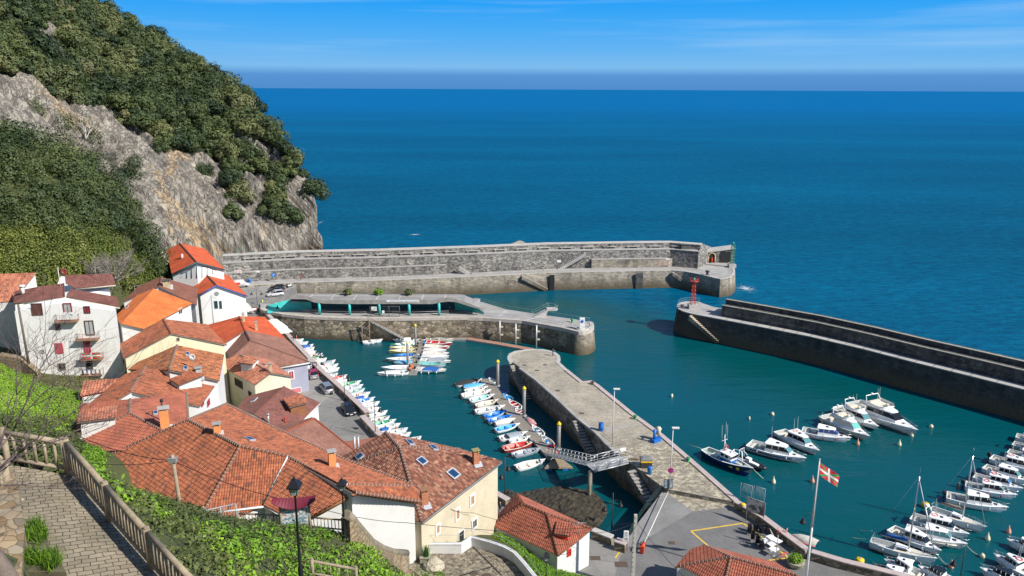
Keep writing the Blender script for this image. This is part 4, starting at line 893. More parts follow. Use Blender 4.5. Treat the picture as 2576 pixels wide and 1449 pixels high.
for h in (.6,1.2): mb.path([p+Vector((0,0,h)) for p in pl],.035,5)
mb.build('guard_rail',flat('green_steel',(.25,.36,.33),.5),t)
c=P(1464,829,IZ);t=thing('tide_gauge','white rectangular pillar with blue dial on round plinth at the inner quay end','pillar',c);mb=MB();mb.box((0,0,1.45),(1.2,.8,2.7));mb.build('pillar',flat('sign_white',(.8,.8,.78),.5),t)
mb=MB();mb.lathe((0,0,0),[(1.5,0),(1.5,.2),(1.2,.22)],16);mb.build('plinth',conc_l,t);mb=MB();mb.tube((-.05,-.41,2.1),(-.05,-.46,2.1),.35,n=12);mb.build('dial',blue,t)
# stair and timber frame on the inner quay face
t=thing('access_stair','steel stair with dark treads down the inner quay wall to the pontoon','staircase',P(930,802,IZ),0,None,True)
a=P(928,803,IZ);a=Vector((a[0],fr[5][1]-1.0,IZ));b=P(1020,846,.8);b=Vector((b[0],a[1]-.3,.9))
mb=MB()
for k in range(17):
    p=a+(b-a)*(k+.5)/17;mb.box((p[0],p[1],p[2]),(.5,1.5,.06))
mb.build('treads',flat('pale_steel_tread',(.35,.35,.34),.6),t)
mb=MB()
for s in (-.8,.8): mb.tube(a+Vector((0,s,-.1)),b+Vector((0,s,-.1)),.11,n=4)
mb.build('stringers',flat('dark_steel',(.10,.11,.11),.5),t)
mb=MB();
for s in (-.8,): mb.path([a+Vector((0,s,1)),b+Vector((0,s,1))],.06,5)
for f in (0,.35,.7,1): p=a+(b-a)*f;mb.tube(p+Vector((0,-.8,0)),p+Vector((0,-.8,1)),.05,n=4)
mb.build('handrail',flat('rusty_steel',(.25,.17,.11),.8,.2),t)
mb=MB()
for s in (-.9,.9): mb.tube((a[0]-.6+s,a[1]-.8,-2),(a[0]-.6+s,a[1]-.8,IZ+.3),.13,n=6)
mb.tube((a[0]-1.5,a[1]-.8,1),(a[0]+.6,a[1]-.8,5),.08,n=5);mb.tube((a[0]-1.5,a[1]-.8,IZ),(a[0]+3,a[1]-.8,IZ),.1,n=5);mb.build('support_frame',flat('rusty_steel',(.25,.17,.11),.8,.2),t)
c=P(942,796,IZ+.1);t=thing('security_gate','grey mesh gate with white notices at the top of the pontoon stair','gate',c)
mb=MB();
for x in (-1,1.2,3.6,6.2): mb.tube((x,0,0),(x,0,2.6),.07,n=4)
for z in (.1,1.3,2.6): mb.tube((-1,0,z),(6.2,0,z),.05,n=4)
for x in np.arange(-1,6.2,.3): mb.tube((x,0,0),(x,0,2.6),.015,n=3)
mb.build('gate_frame',flat('dark_steel',(.10,.11,.11),.5),t)
mb=MB();mb.box((0,-.1,2.),(1.3,.05,1.));mb.build('notice_board',flat('sign_white',(.8,.8,.78),.5),t)
mb=MB();mb.tube((-.5,-.14,1.6),(.4,-.14,2.4),.05,n=4);mb.tube((-.1,-.14,1.6),(.6,-.14,2.2),.05,n=4);mb.build('notice_stripes',black,t)
mb=MB();mb.box((2.2,-.1,1.2),(.6,.05,.7));mb.build('notice_board',flat('sign_white',(.8,.8,.78),.5),t)
# bracing frames further along the quay wall and the mooring piles on its right part
for i,(x,lab) in enumerate([(1122,'rusty braced frame on the inner quay wall beside the red lifebuoy')]):
    a=P(x,846,0);a=Vector((a[0],a[1]-1,0));t=thing('braced_frame',lab,'frame',a);mb=MB();mb.tube((0,0,-2),(0,0,5.6),.14);mb.tube((2.8,0,-2),(2.8,0,5.6),.14);mb.build('posts',flat('rusty_steel',(.25,.17,.11),.8,.2),t);mb=MB();mb.tube((0,0,1),(2.8,0,5.),.08,n=5);mb.tube((0,0,5.4),(2.8,0,5.4),.1,n=5);mb.build('brace',flat('rusty_steel',(.25,.17,.11),.8,.2),t)
for i,(x,yb_,yt) in enumerate([(1257,858,804),(1297,866,811),(1349,870,819)]):
    a=P(x,yb_,.4);t=thing('guide_pile','pale steel guide pile with rubber rollers on the inner quay, %s pile from the left'%names[i],'pile',(a[0],a[1],-2),0,'guide piles along the inner quay wall');mb=MB();mb.tube((0,0,0),(0,0,7.6),.2,n=8);mb.build('pole',steel,t)
    for z in (6,4): mb=MB();mb.box((.5,0,z),(.7,.35,.3));mb.build('bracket',flat('cream_paint',(.6,.55,.4),.6),t)
# ---- middle pier
PZ=4.6
pl=[(1290,911),(1285.5,904),(1285,898),(1289,891),(1300,886),(1326,882),(1345,881),(1364,882),(1380,885),(1391,889),(1399,895),(1401,902),(1399,912),(1420,932),(1458.6,963),(1485,961.5),(1498,971),(1586,1043),(1661,1098),(1737,1164),(1847,1262)]
lf=[(1672,1229),(1624,1193),(1592,1168),(1572,1158),(1561,1145),(1526,1112),(1501,1086),(1456,1050.6),(1398.6,996),(1348.6,953),(1310,925)]
top=[P(x,y,PZ) for x,y in pl]+[P(x,y,PZ) for x,y in lf]
t=thing('stone_pier','long cobbled pier with rounded tip running between the two harbour basins','pier',top[0]*1,0,None,True)
g=G('pier_cobbles');v=g.pos();e=g.vor(v,2.4,0,'DISTANCE_TO_EDGE');cc=g.vor(v,2.4,1)
far_=g.rng(g.sep(v)[1],112,118)
b=g.ramp(g.sep(cc)[0],[(.1,(.25,.215,.16)),(.5,(.34,.30,.23)),(.9,(.5,.44,.335))]);b2_=g.ramp(g.sep(cc)[0],[(.1,(.34,.30,.235)),(.9,(.42,.375,.30))])
b=g.mix(far_,b,b2_);wv=g.n('TexWave');wv.wave_type='RINGS';wv.inputs['Scale'].default_value=.6;wv.inputs['Distortion'].default_value=2;g.l(g.map(v,(.35,.35,.35)),wv.inputs[0])
b=g.mix(1,b,g.ramp(wv.outputs[1],[(.2,(.97,.97,.97)),(.8,(1.02,1.02,1.02))]),'MULTIPLY')
b=g.mix(1,b,g.ramp(g.noise(v,.3,5),[(.3,(.72,.72,.72)),(.7,(1.15,1.15,1.12))]),'MULTIPLY');b=g.mix(g.ramp(e,[(0,(.4,.4,.4)),(.05,(0,0,0))]),b,(.05,.045,.035))
g.col(b).rough(.9);g.bump(g.math('MINIMUM',e,.15),.6,.1);cob=g.m
mb=MB();mb.prism(top,-3,.7,0,1);mb.build('pier_wall',[rubble('rubble_pier',[(.13,.12,.1),(.24,.22,.19),(.31,.29,.25),(.18,.17,.15)],1.3,.06),cob],t)
rt=[P(x,y,PZ) for x,y in pl]
mb=MB();strip(mb,[P(x,y,PZ) for x,y in pl[:14]],-.08,.75,PZ-.35,PZ+.07,0,None,-1 if 0 else 1)
mb.v=[tuple(v) for v in mb.v]
mb.build('tip_kerb',conc_l,t) 
mb=MB();strip(mb,rt[13:],-.08,.75,PZ-.3,PZ+.16);mb.build('pink_kerb',pink,t)
mb=MB();strip(mb,[P(x,y,PZ) for x,y in lf[::-1]][:7],.1-.15,.5,PZ-.3,PZ+.06,0,None,-1);mb.build('left_kerb',conc,t)
mb=MB();a,b=P(1522,1082,PZ),P(1616,1064,PZ);mb.prism([a+Vector((0,-.6,.03)),b+Vector((0,-.7,.03)),b+Vector((0,.8,.03)),a+Vector((0,1.,.03))],PZ-.1);mb.build('paving_band',flat('paving_band',(.36,.33,.28),.9,.2),t)
mb=MB()
for x,y in [(1371,918),(1320,919),(1351,932),(1403,983),(1463,1040),(1600,1156),(1587,1155)]:
    a=P(x,y,PZ);mb.box((a[0],a[1],PZ+.02),(.8,.6,.05))
mb.build('drain_cover',[flat('rusty_iron',(.10,.07,.05),.8)],t)
# stair recesses on the pier's left flank
for (xa,ya),(xb,yb),lab in [((1300,914),(1345,1010),'a'),((1460,1052),(1500,1130),'b'),((1600,1176),(1660,1270),'c')]:
    a=P(xa,ya,PZ);L_=[P(x,y,PZ) for x,y in lf[::-1]];dn=(P(1561,1145,PZ)-P(1348,953,PZ)).normalized();nn=Vector((dn[1],-dn[0]));nn=nn if nn[0]<0 else -nn
    if lab=='c': dn=(P(1672,1229,PZ)-P(1592,1168,PZ)).normalized();nn=Vector((dn[1],-dn[0]));nn=nn if nn[0]<0 else -nn
    s0=a+Vector((nn[0],nn[1],0))*.25;mb=MB();stair(mb,(s0[0],s0[1]),(s0[0]+dn[0]*9,s0[1]+dn[1]*9),1.3,.3,PZ,15,nn);mb.build('pier_stair',[rubble('rubble_pier',[],0),conc],t)
# harbour square parapet, asphalt marks
def parapet(pts,h,wid,label,zb=QZ,cap=pink,wall=None,name='parapet_wall',side=1):
    line=[Vector((p[0],p[1],zb)) for p in pts];t=thing(name,label,'wall',line[0],0,None,True);mb=MB();strip(mb,line,0,wid,-2.5,zb+h,0,None,side);mb.build('wall',[wall or rub_dark],t);mb=MB();strip(mb,line,-.08,wid+.08,zb+h,zb+h+.16,0,None,side);mb.build('coping',cap,t);return t
parapet(dens([P(x,y,5.1) for x,y in [(1847,1262),(1912,1299),(1970,1343),(2027,1385)]],6),.95,.75,'stone parapet with pink coping between the pier and the flagpole',QZ,pink,rub_q,side=1)
parapet(dens([P(x,y,5.1) for x,y in [(2040,1389),(2120,1413),(2264,1448),(2420,1490)]],6),.95,.75,'stone parapet with pink coping right of the flagpole',QZ,pink,rub_q)
parapet(dens([P(x,y,5.1) for x,y in [(652,772),(725,847),(800,928),(860,981),(917,1036)]],8),.95,.8,'long quay parapet with pink coping beside the parked cars',QZ,pink,rub_q)
parapet([P(x,y,5.1) for x,y in [(905,1046),(947,1091),(1000,1130),(1100,1185)]],.95,.9,'short quay parapet section with pink coping behind the brown tiled roof',QZ,pink,rub_q)
parapet([P(x,y,5.1) for x,y in [(1235,1237),(1272,1258)]],.95,.8,'stub of quay parapet beside the cream house',QZ,pink,rub_q)
parapet([P(x,y,5.1) for x,y in [(1487,1334),(1536,1353)]],.95,.8,'grey stone parapet behind the small red roofed house',QZ,conc_l,rub_q)
parapet([P(x,y,5.2) for x,y in [(1545,1362),(1572,1371)]],1.1,.9,'short square stone wall block with pink coping by the barrier',QZ,pink,rub_q)
# painted yellow loading bay and joints
mb=MB();yz=QZ+.006
def line_(a,b,w_,z=yz):
    p,q=P(*a,QZ),P(*b,QZ);d=(q-p).normalized();n_=Vector((-d[1],d[0],0))*w_/2;mb.poly([Vector((v[0],v[1],z)) for v in (p-n_,q-n_,q+n_,p+n_)])
line_((1738,1336),(1870,1316),.22);line_((1870,1316.5),(1985,1403),.22);line_((1985,1403),(1911,1413),.22);line_((1738.5,1336.5),(1786,1377),.22);line_((1567,1375),(1548,1404),.18,QZ+.007)
single('yellow_bay_marking',mb,flat('road_yellow',(.75,.5,.04),.7,.25,3),'yellow painted loading bay outline on the grey harbour square','road marking',kind='structure')
def slab(name,pts,mat,z,label='x'):
    mb=MB();mb.poly([Vector((P(*p,QZ)[0],P(*p,QZ)[1],z)) for p in pts]);
    if area(mb.v)<0: mb.f=[mb.f[0][::-1]]
    props(mb.build(name,mat),kind='structure')
slab('asphalt_square',[(1743,1285),(1590,1372),(1560,1400),(1540,1475),(1760,1500),(2100,1560),(2264,1461),(2040,1403),(2016,1397),(1912,1318),(1840,1272)],flat('asphalt',(.17,.165,.16),.9,.2,.25),QZ+.004)
slab('concrete_ramp',[(1676,1240),(1744,1286),(1596,1372),(1560,1372),(1590,1345),(1603,1322)],flat('ramp_concrete',(.23,.225,.215),.9,.2,.3),QZ+.010)
mb=MB();ng=[P(x,y,QZ+.3) for x,y in [(1676,1229),(1847,1262),(1747,1287)]]
slab('cobbled_forecourt',[(1672,1226),(1756,1170),(1850,1266),(1822,1277),(1745,1287),(1676,1240)],cob,QZ+.014)
mb=MB()
for x,y,w_ in [(1500,1333+22,.01)]: pass
for i,(x,y,w_,h_) in enumerate([(1498,1404,1.2,.8),(1563,1420,1.5,1.1),(1758,1422,1.1,.8),(1690,1366,.8,.7)]):
    mb=MB();a=P(x,y,QZ);mb.box((a[0],a[1],QZ+.02),(w_,h_,.03));single('drain_grate',mb,flat('rusty_iron',(.10,.07,.05),.8),['square drain grate left on the harbour square','large drain grate in front of the concrete pole','drain grate near the corner of the bottom red roof','small drain grate under the barrier arm'][i],'drain grate',None,'structure')
railing('green_railing',[P(x,y,QZ+.1) for x,y in [(1669,1229),(1640,1262),(1602,1315),(1589,1340),(1574,1368)]],1.05,'dark green railing on the ramp beside the deep basin',1.6,flat('bottle_green',(.03,.06,.05),.5),(.33,.66,1.),None,.035)
railing('pier_stair_railing',[P(x,y,PZ) for x,y in [(1607,1162),(1640,1186),(1665,1210)]],1.0,'thin dark railing beside the blue bin on the pier',1.6,black,(.5,1.),None,.025)
railing('pier_stair_railing',[P(x,y,PZ) for x,y in [(1510,1098),(1528,1112),(1541,1122)]],1.0,'thin dark railing beside the blue drum on the pier',1.2,black,(.5,1.),None,.025)
# cobbled lane with white parapet, between the near slope and the square
# ------------------------------------------------------------------ houses
def fitplane(pl):
    A,B,Cc=[P(*p) for p in [q for q in pl if len(q)==3][:3]];n=(B-A).cross(Cc-A).normalized();n=n if n[2]>0 else -n;out=[]
    for p in pl:
        if len(p)==3: out.append(P(*p))
        else:
            r=ray(*p);out.append(Vector((0,0,H))+r*((A-Vector((0,0,H))).dot(n)/r.dot(n)))
    return order(out,n),n
def order(p,n):
    """keep a simple outline; otherwise sort the corners round their middle"""
    e=n.orthogonal().normalized();f=n.cross(e);q=[(v.dot(e),v.dot(f)) for v in p];m=len(q)
    def cr(a,b,c): return (b[0]-a[0])*(c[1]-a[1])-(b[1]-a[1])*(c[0]-a[0])
    bad=False
    for i in range(m):
        for j in range(i+2,m):
            if i==0 and j==m-1: continue
            a,b,c,d=q[i],q[(i+1)%m],q[j],q[(j+1)%m]
            if cr(a,b,c)*cr(a,b,d)<0 and cr(c,d,a)*cr(c,d,b)<0: bad=True
    if bad:
        cx,cy=sum(x for x,_ in q)/m,sum(y for _,y in q)/m;ix=sorted(range(m),key=lambda i:math.atan2(q[i][1]-cy,q[i][0]-cx));p=[p[i] for i in ix];q=[q[i] for i in ix]
    return p
def tiled(mb_,pts,n,w=.26,c=.42,h=.07,lift=.035,o=None):
    e=n.orthogonal().normalized();f=n.cross(e);q=[(v.dot(e),v.dot(f)) for v in pts];m=len(q)
    if o is None: o=pts[0]
    s=[(q[(i+1)%m][0]-q[i][0])*(q[(i+2)%m][1]-q[(i+1)%m][1])-(q[(i+1)%m][1]-q[i][1])*(q[(i+2)%m][0]-q[(i+1)%m][0]) for i in range(m)]
    if m>3 and min(s)<-.02 and max(s)>.02:
        from mathutils.geometry import tessellate_polygon
        for tri in tessellate_polygon([[Vector((x,y,0)) for x,y in q]]): tiled_(mb_,[pts[i] for i in tri],n,w,c,h,lift,o)
    else: tiled_(mb_,pts,n,w,c,h,lift,o)
def tiled_(mb_,pts,n,w,c,h,lift,o):
    """barrel-tiled slope: ridges of tile run down the slope, each course steps over the next"""
    d=Vector((0,0,-1));d=(d-n*d.dot(n)).normalized();e=n.cross(d).normalized()
    q=[((p-o).dot(e),(p-o).dot(d)) for p in pts];a0,a1=min(x for x,_ in q),max(x for x,_ in q);b0,b1=min(y for _,y in q),max(y for _,y in q)
    a0=math.floor(a0/w)*w;b0=math.floor(b0/c)*c;na=int((a1-a0)/w)+2;nb=int((b1-b0)/c)+2
    u=np.concatenate([a0+w*np.array([0,.18,.5,.82])+w*i for i in range(na)]);hu=np.tile(np.array([0,.75,1,.75])*h,na)
    v=[];lv=[]
    for j in range(nb): v+= [b0+c*j,b0+c*(j+1)-.012];lv+= [0,lift]
    v=np.array(v);lv=np.array(lv);U,Vv=np.meshgrid(u,v);Hh=hu[None,:]+lv[:,None]
    W=np.array(o)[None,None,:]+U[...,None]*np.array(e)+Vv[...,None]*np.array(d)+Hh[...,None]*np.array(n)
    ny,nx=U.shape;I=np.arange(ny*nx).reshape(ny,nx);Fq=np.stack([I[:-1,:-1],I[1:,:-1],I[1:,1:],I[:-1,1:]],-1).reshape(-1,4)
    me=bpy.data.meshes.new('t');me.from_pydata(W.reshape(-1,3).tolist(),[],Fq.tolist());bm=bmesh.new();bm.from_mesh(me);bpy.data.meshes.remove(me)
    ar=sum(q[i][0]*q[(i+1)%len(q)][1]-q[(i+1)%len(q)][0]*q[i][1] for i in range(len(q)))
    for i in range(len(pts)):
        A,B=pts[i],pts[(i+1)%len(pts)];t=(B-A).normalized();out=t.cross(n)
        if ar<0: out=-out
        ce=sum(pts,Vector())/len(pts)
        if (ce-A).dot(out)>0: out=-out
        r=bmesh.ops.bisect_plane(bm,geom=bm.verts[:]+bm.edges[:]+bm.faces[:],plane_co=A,plane_no=out,clear_outer=True)
    bm.verts.ensure_lookup_table();base=len(mb_.v)
    for vt in bm.verts: mb_.v.append(tuple(vt.co))
    bm.verts.index_update();od=d;oe=e
    for f in bm.faces:
        mb_.f.append(tuple(base+x.index for x in f.verts));mb_.u.append([((x.co-o).dot(oe)+500*w,(x.co-o).dot(od)+500*c) for x in f.verts]);mb_.m.append(0);mb_.sm.append(False)
    bm.free()
def slab_under(mb_,pts,n,t=.14,gap=.02,mi=1):
    a=[p-n*gap for p in pts];b=[p-n*(gap+t) for p in pts]
    nn_=(a[1]-a[0]).cross(a[2]-a[0])
    mb_.poly(b if nn_.dot(n)<0 else b[::-1],mi)
    for i in range(len(a)):
        j=(i+1)%len(a);mb_.poly([a[i],a[j],b[j],b[i]],mi)
def ridgecap(mb_,p,q,r=.17,step=.42,mortar=True):
    p=Vector(p);q=Vector(q);L=(q-p).length;n=max(1,int(L/step));d=(q-p)/L
    for k in range(n):
        a=p+d*(L*k/n);b=p+d*(L*(k+1)/n);mb_.tube(a+Vector((0,0,.03)),b+Vector((0,0,.03)),r*.86,r,7,0)
        if mortar: mb_.tube(a+Vector((0,0,.03))-d*.04,a+d*.05+Vector((0,0,.03)),r*1.12,r*1.12,7,1)
TC={'warm':[(.23,.068,.036),(.38,.12,.055),(.46,.16,.075),(.32,.095,.045),(.41,.135,.06)],
'aged':[(.11,.045,.03),(.25,.09,.055),(.40,.18,.11),(.17,.06,.04),(.46,.27,.18)],
'orange':[(.58,.15,.035),(.66,.19,.05),(.6,.16,.04)],
'bright':[(.46,.075,.025),(.58,.11,.035),(.5,.085,.03)],
'brown':[(.19,.075,.05),(.25,.10,.065),(.21,.085,.055)],
'plum':[(.15,.06,.05),(.24,.095,.075),(.18,.07,.055)],
'red':[(.30,.085,.052),(.40,.13,.078),(.35,.105,.063)],
'salmon':[(.38,.13,.075),(.52,.22,.13),(.45,.17,.10),(.30,.09,.05)],
'corr':[(.27,.13,.095),(.31,.15,.11),(.24,.115,.085)]}
def tm(k): return tile('tiles_'+k,TC[k],dirt={'warm':.85,'aged':.6,'salmon':.4,'orange':.08,'bright':.15}.get(k,.35))
mortar=flat('mortar',(.36,.27,.22),.9,.15,2)
woodb=flat('brown_timber',(.26,.11,.05),.6,.25,2)
WALLS={'white':white,'yellow':flat('yellow_render',(.70,.635,.43),.85,.07,.4),'cream':flat('cream_render',(.56,.49,.35),.85,.13,.35),'ochre':flat('ochre_render',(.50,.42,.25),.85,.2,.35),'grey':flat('grey_blue_render',(.32,.33,.42),.8,.1,.6),'pale':flat('pale_cream_render',(.68,.63,.48),.85,.12,.4)}
dirtyw=G('stained_white_render');v=dirtyw.obj();n=dirtyw.noise(v,.35,6,.7);n2=dirtyw.noise(dirtyw.map(v,(1.2,1.2,.25)),1.,5);zf=dirtyw.rng(dirtyw.sep(dirtyw.pos())[2],21,11)
dirtyw.col(dirtyw.mix(dirtyw.math('MULTIPLY',dirtyw.ramp(dirtyw.math('ADD',dirtyw.math('MULTIPLY',n,.6),dirtyw.math('MULTIPLY',n2,.4)),[(.46,(0,0,0)),(.6,(1,1,1))]),dirtyw.math('ADD',dirtyw.math('MULTIPLY',zf,.75),.25)),(.84,.83,.80),(.58,.55,.48))).rough(.9);WALLS['dirty']=dirtyw.m
INFO={
'H1':('warm','white','large front house with weathered orange brown hipped tile roof above the green slope'),
'H2':('aged','cream','cream house with mottled brown tile roof, roof windows and two brick chimneys'),
'H3':('red','white','small white house with red tiled hip roof beside the exposed shore rocks'),
'H4':('red','white','house at the bottom edge with dark orange tiled roof beside the yellow bay'),
'H5':('salmon','white','red roofed house with tall orange chimney left of the large front roof'),
'H6':('aged','white','house with bright and dark patched orange roof, white dish and grey chimney'),
'H7':('warm','white','long red brown roofed house with low tiled dormer in the village middle'),
'H8':('warm','yellow','yellow gable house under a red brown tiled roof'),
'H9':('orange','white','white house with bright smooth orange roof'),
'H10':('brown','white','brown roofed house with a stone chimney behind the bright orange roof'),
'H11':('bright','white','white quayside house with blue trimmed gable and round vent'),
'H12':('bright','white','topmost white half timbered house with bright orange red roof'),
'H13':('bright','white','quayside row house with bright orange red roof beside white parasols'),
'H14':('corr','grey','grey blue walled quayside house with smooth brown roof and pink garage'),
'H15':('salmon','pale','pale cream house with salmon tiled roof and tiled dormer'),
'H16':('plum','white','house with plum brown gable roof and small dormer beside the parked cars'),
'H17':('corr','white','low building with ribbed pale brown roof below the car parking'),
'W1':('plum','dirty','tall white four storey house with stained facade and flag on its balcony'),
'H19':('salmon','white','red tiled house at the left edge beside the tall white house'),
}
# the tones of each roof as they are
INFO['H5']=('red',)+INFO['H5'][1:];INFO['H6']=('patched',)+INFO['H6'][1:]
TC['patched']=[(.20,.07,.035),(.52,.19,.07),(.42,.14,.055),(.12,.05,.03),(.55,.22,.09)]
HB={}
class House: pass
def house(key,base,planes):
    st,wl,lab=INFO[key];Hh=House();loc=None;PL=[fitplane(p) for p in planes];allp=[p for pts,_ in PL for p in pts]
    cx=sum(p[0] for p in allp)/len(allp);cy=sum(p[1] for p in allp)/len(allp);loc=(cx,cy,base)
    nm='house';t=thing(nm,lab,'house',loc,0,'village houses above the harbour',True);Hh.t=t;Hh.pl=PL;rm=tm(st);smooth=st in('orange','corr','bright','plum','brown')
    near=key in('H1','H2','H3','H4','H5')
    mb=MB()
    for pts,n in PL:
        tiled(mb,pts,n,.26 if near or st in('warm','salmon','patched') else .30,.42,.075 if near else (.035 if smooth else .06),.035 if near else .02);slab_under(mb,pts,n)
    Hh.roof=mb.build('roof',[rm,woodb if key in('H1',) else flat('eaves_timber',(.23,.20,.17),.7)],t);Hh.bvr=BVHTree.FromPolygons(mb.v,mb.f)
    mb=MB();s=.955
    for pts,n in ([] if key=='W1' else PL):
        q=[]
        for p in pts:
            x=cx+(p[0]-cx)*s;y=cy+(p[1]-cy)*s;z=p[2]+(-(n[0]*(x-p[0])+n[1]*(y-p[1]))/n[2])-.2;q.append(Vector((x,y,z)))
        mb.prism(q,base-4)
    Hh.wm=WALLS[wl];Hh.wb=mb
    if key=='W1':
        mb=MB();a=P(62,960,12);b=P(314,955,12);d=(b-a).normalized();nrm_=Vector((-d[1],d[0],0));a=Vector((-82.2,123.9,0));b=Vector((-65.2,124.9,0));a=Vector((P(66,965,12)[0],P(66,965,12)[1],0));b=Vector((P(312,955,12)[0],P(312,955,12)[1],0));d=b-a;m_=a+d*.44
        A=a+Vector((0,0,24.5));M_=m_+Vector((0,0,25.6));B=b+Vector((0,0,24.1));bk=Vector((-2.2,8,0));mb.prism([A,M_,M_+bk,A+bk*1.1],8);mb.prism([M_,B,B+Vector((-2.5,5,0)),M_+bk],8)
    if key=='W1': mb.prism([P(60,775,24.5)+Vector((0,7,-1)),P(290,716,25.4)+Vector((-1,-.2,-.6)),P(282,692,26.4)+Vector((-1,0,-.6)),P(140,692,26)+Vector((0,1.5,-.6))],8)
    Hh.wall=mb.build('wall',Hh.wm,t);Hh.bvw=BVHTree.FromPolygons(mb.v,mb.f);HB[key]=Hh;return Hh
for k,b,p in HOUSES: house(k,b,p)
def hit(bv,px,py):
    r=ray(px,py).normalized();h=bv.ray_cast(Vector((0,0,H)),r);return (h[0],h[1]) if h[0] is not None else (None,None)
def onplane(px,py,c,n):
    r=ray(px,py);o=Vector((0,0,H));return o+r*((c-o).dot(n)/r.dot(n))
framew=flat('frame_white',(.7,.69,.65),.6,.05);
def opening(key,px0,py0,px1,py1,frame=framew,fill=glass,name='window',fw=.12,cross=True,parts=None,shutter=None):
    """a window or door on whichever wall the sight line meets"""
    Hh=HB[key];c,n=hit(Hh.bvw,(px0+px1)/2,(py0+py1)/2)
    if c is None: print('MISS',key,px0,py0);return None
    n=Vector((n[0],n[1],0)).normalized();
    if ray((px0+px1)/2,(py0+py1)/2).dot(n)>0: n=-n
    a=onplane(px0,(py0+py1)/2,c,n);b=onplane(px1,(py0+py1)/2,c,n);t0=onplane((px0+px1)/2,py0,c,n);t1=onplane((px0+px1)/2,py1,c,n)
    u=Vector((-n[1],n[0],0));wdt=abs((b-a).dot(u));hgt=abs(t0[2]-t1[2]);ce=(a+b)/2;ce[2]=(t0[2]+t1[2])/2;rz=math.atan2(u[1],u[0]);wdt=max(.4,min(wdt,5));
    mb=MB();o=ce+n*.04
    for s in (-1,1):
        q=o+u*s*(wdt/2-fw/2);mb.box(q,(fw,.12,hgt),rz);q=o+Vector((0,0,s*(hgt/2-fw/2)));mb.box(q,(wdt-fw*2-.004,.12,fw),rz)
    if cross: mb.box(o,(.06,.09,hgt-fw*2-.006),rz)
    f=mb.build(name,frame,Hh.t);mb=MB();mb.box(o-n*.035,(wdt-fw*2,.06,hgt-fw*2),rz);mb.build('pane',fill,f);
    if shutter:
        mb=MB();mb.box(o+n*.03-u*wdt*.2,(wdt*.22,.05,hgt*.75),rz);mb.box(o+n*.03+u*wdt*.2,(wdt*.22,.05,hgt*.75),rz);mb.build('shutter',shutter,f)
    return ce,n,u,wdt,hgt,rz,f
def chimney(key,px,py,h,wd=.6,mat=None,cap=None,dp=None,name='chimney',flash=True):
    Hh=HB[key];c,n=hit(Hh.bvr,px,py)
    if c is None: print('MISSC',key,px,py);return
    mat=mat or orange;dp=dp or wd*.8;mb=MB();mb.box((c[0],c[1],c[2]+h/2-.4),(wd,dp,h+.8),R(25));f=mb.build(name,mat,Hh.roof)
    mb=MB();mb.box((c[0],c[1],c[2]+h+.28),(wd*1.3,dp*1.35,.1),R(25));
    for s in(-1,1): mb.box((c[0]+s*wd*.35,c[1],c[2]+h+.1),(.1,dp*.8,.28),R(25))
    mb.build('chimney_cap',cap or conc,Hh.roof)
    if flash: mb=MB();mb.box(c+n*.09+Vector((.25,-.25,-.1)),(wd*1.4,dp*1.5,.04),R(25),0,('X',R(25)));mb.build('flashing',flat('lead_sheet',(.42,.44,.47),.5,.1),Hh.roof)
def skylight(key,px,py,w,h):
    Hh=HB[key];c,n=hit(Hh.bvr,px,py)
    if c is None: print('MISSS',key);return
    best=min(Hh.pl,key=lambda q:abs((c-q[0][0]).dot(q[1])));n=best[1];d=Vector((0,0,-1));d=(d-n*d.dot(n)).normalized();e=n.cross(d);M_=Matrix((e,d,n)).transposed()
    def bx(mb,cc,s):
        q=[cc+M_@Vector((x*s[0]/2,y*s[1]/2,z*s[2]/2)) for z in(-1,1) for x,y in((-1,-1),(1,-1),(1,1),(-1,1))]
        for f in((3,2,1,0),(4,5,6,7),(0,1,5,4),(1,2,6,5),(2,3,7,6),(3,0,4,7)): mb.poly([q[i] for i in f])
    mb=MB();bx(mb,c+n*.10,(w,h,.16));f=mb.build('roof_window',flat('lead_sheet',(.42,.44,.47),.5,.1),Hh.roof)
    f2=MB();bx(f2,c+n*.19,(w*.72,h*.76,.03));o=f2.build('roof_window_glass',flat('roof_glass',(.015,.05,.13),.08,.1),Hh.roof)
def ridges(key,segs,r=.17,mort=True,st=None):
    Hh=HB[key]
    for s in segs:
        pts=[];mb=MB()
        for x,y in s:
            best=None
            for pl,n in Hh.pl:
                for p in pl:
                    q=pr(p);dd=math.hypot(q[0]-x,q[1]-y)
                    if best is None or dd<best[0]: best=(dd,p)
            pts.append(best[1])
        for a,b in zip(pts[:-1],pts[1:]):
            if (b-a).length>.3: ridgecap(mb,a,b,r,.42,mort)
        if mb.v: mb.build('ridge_tiles',[tm(st or INFO[key][0]),mortar],Hh.roof)
ridges('H1',[[(474,1057),(604,1123)],[(604,1123),(511,1290)],[(604,1123),(725,1149)],[(725,1149),(894,1238)],[(474,1057),(227,1168)],[(474,1057),(569,1017)],[(569,1017),(692,1078),(857,1153),(1043,1223)],[(877,1222),(1043,1223)],[(894,1239),(1059,1262)]],.19)
ridges('H2',[[(970,1088),(1006,1127)],[(1006,1127),(1061,1314)],[(1006,1127),(877,1168)],[(1006,1127),(1157,1130)]],.18)
ridges('H3',[[(1300,1242),(1316,1268)],[(1316,1268),(1377,1294)],[(1377,1294),(1405,1399)],[(1377,1294),(1490,1331)],[(1316,1268),(1235,1322)]],.2,False)
ridges('H4',[[(1712,1424),(1838,1402)],[(1838,1402),(1820,1480)],[(1838,1402),(2007,1449)],[(1770,1372),(1838,1402)]],.17)
ridges('H5',[[(327,1005),(327,1040)],[(327,1040),(405,1082)],[(327,1040),(188,1115)],[(469,989),(473,1057)]],.17)
ridges('H6',[[(445,869),(425,931)]]);ridges('H7',[[(366,924),(327,986)]])
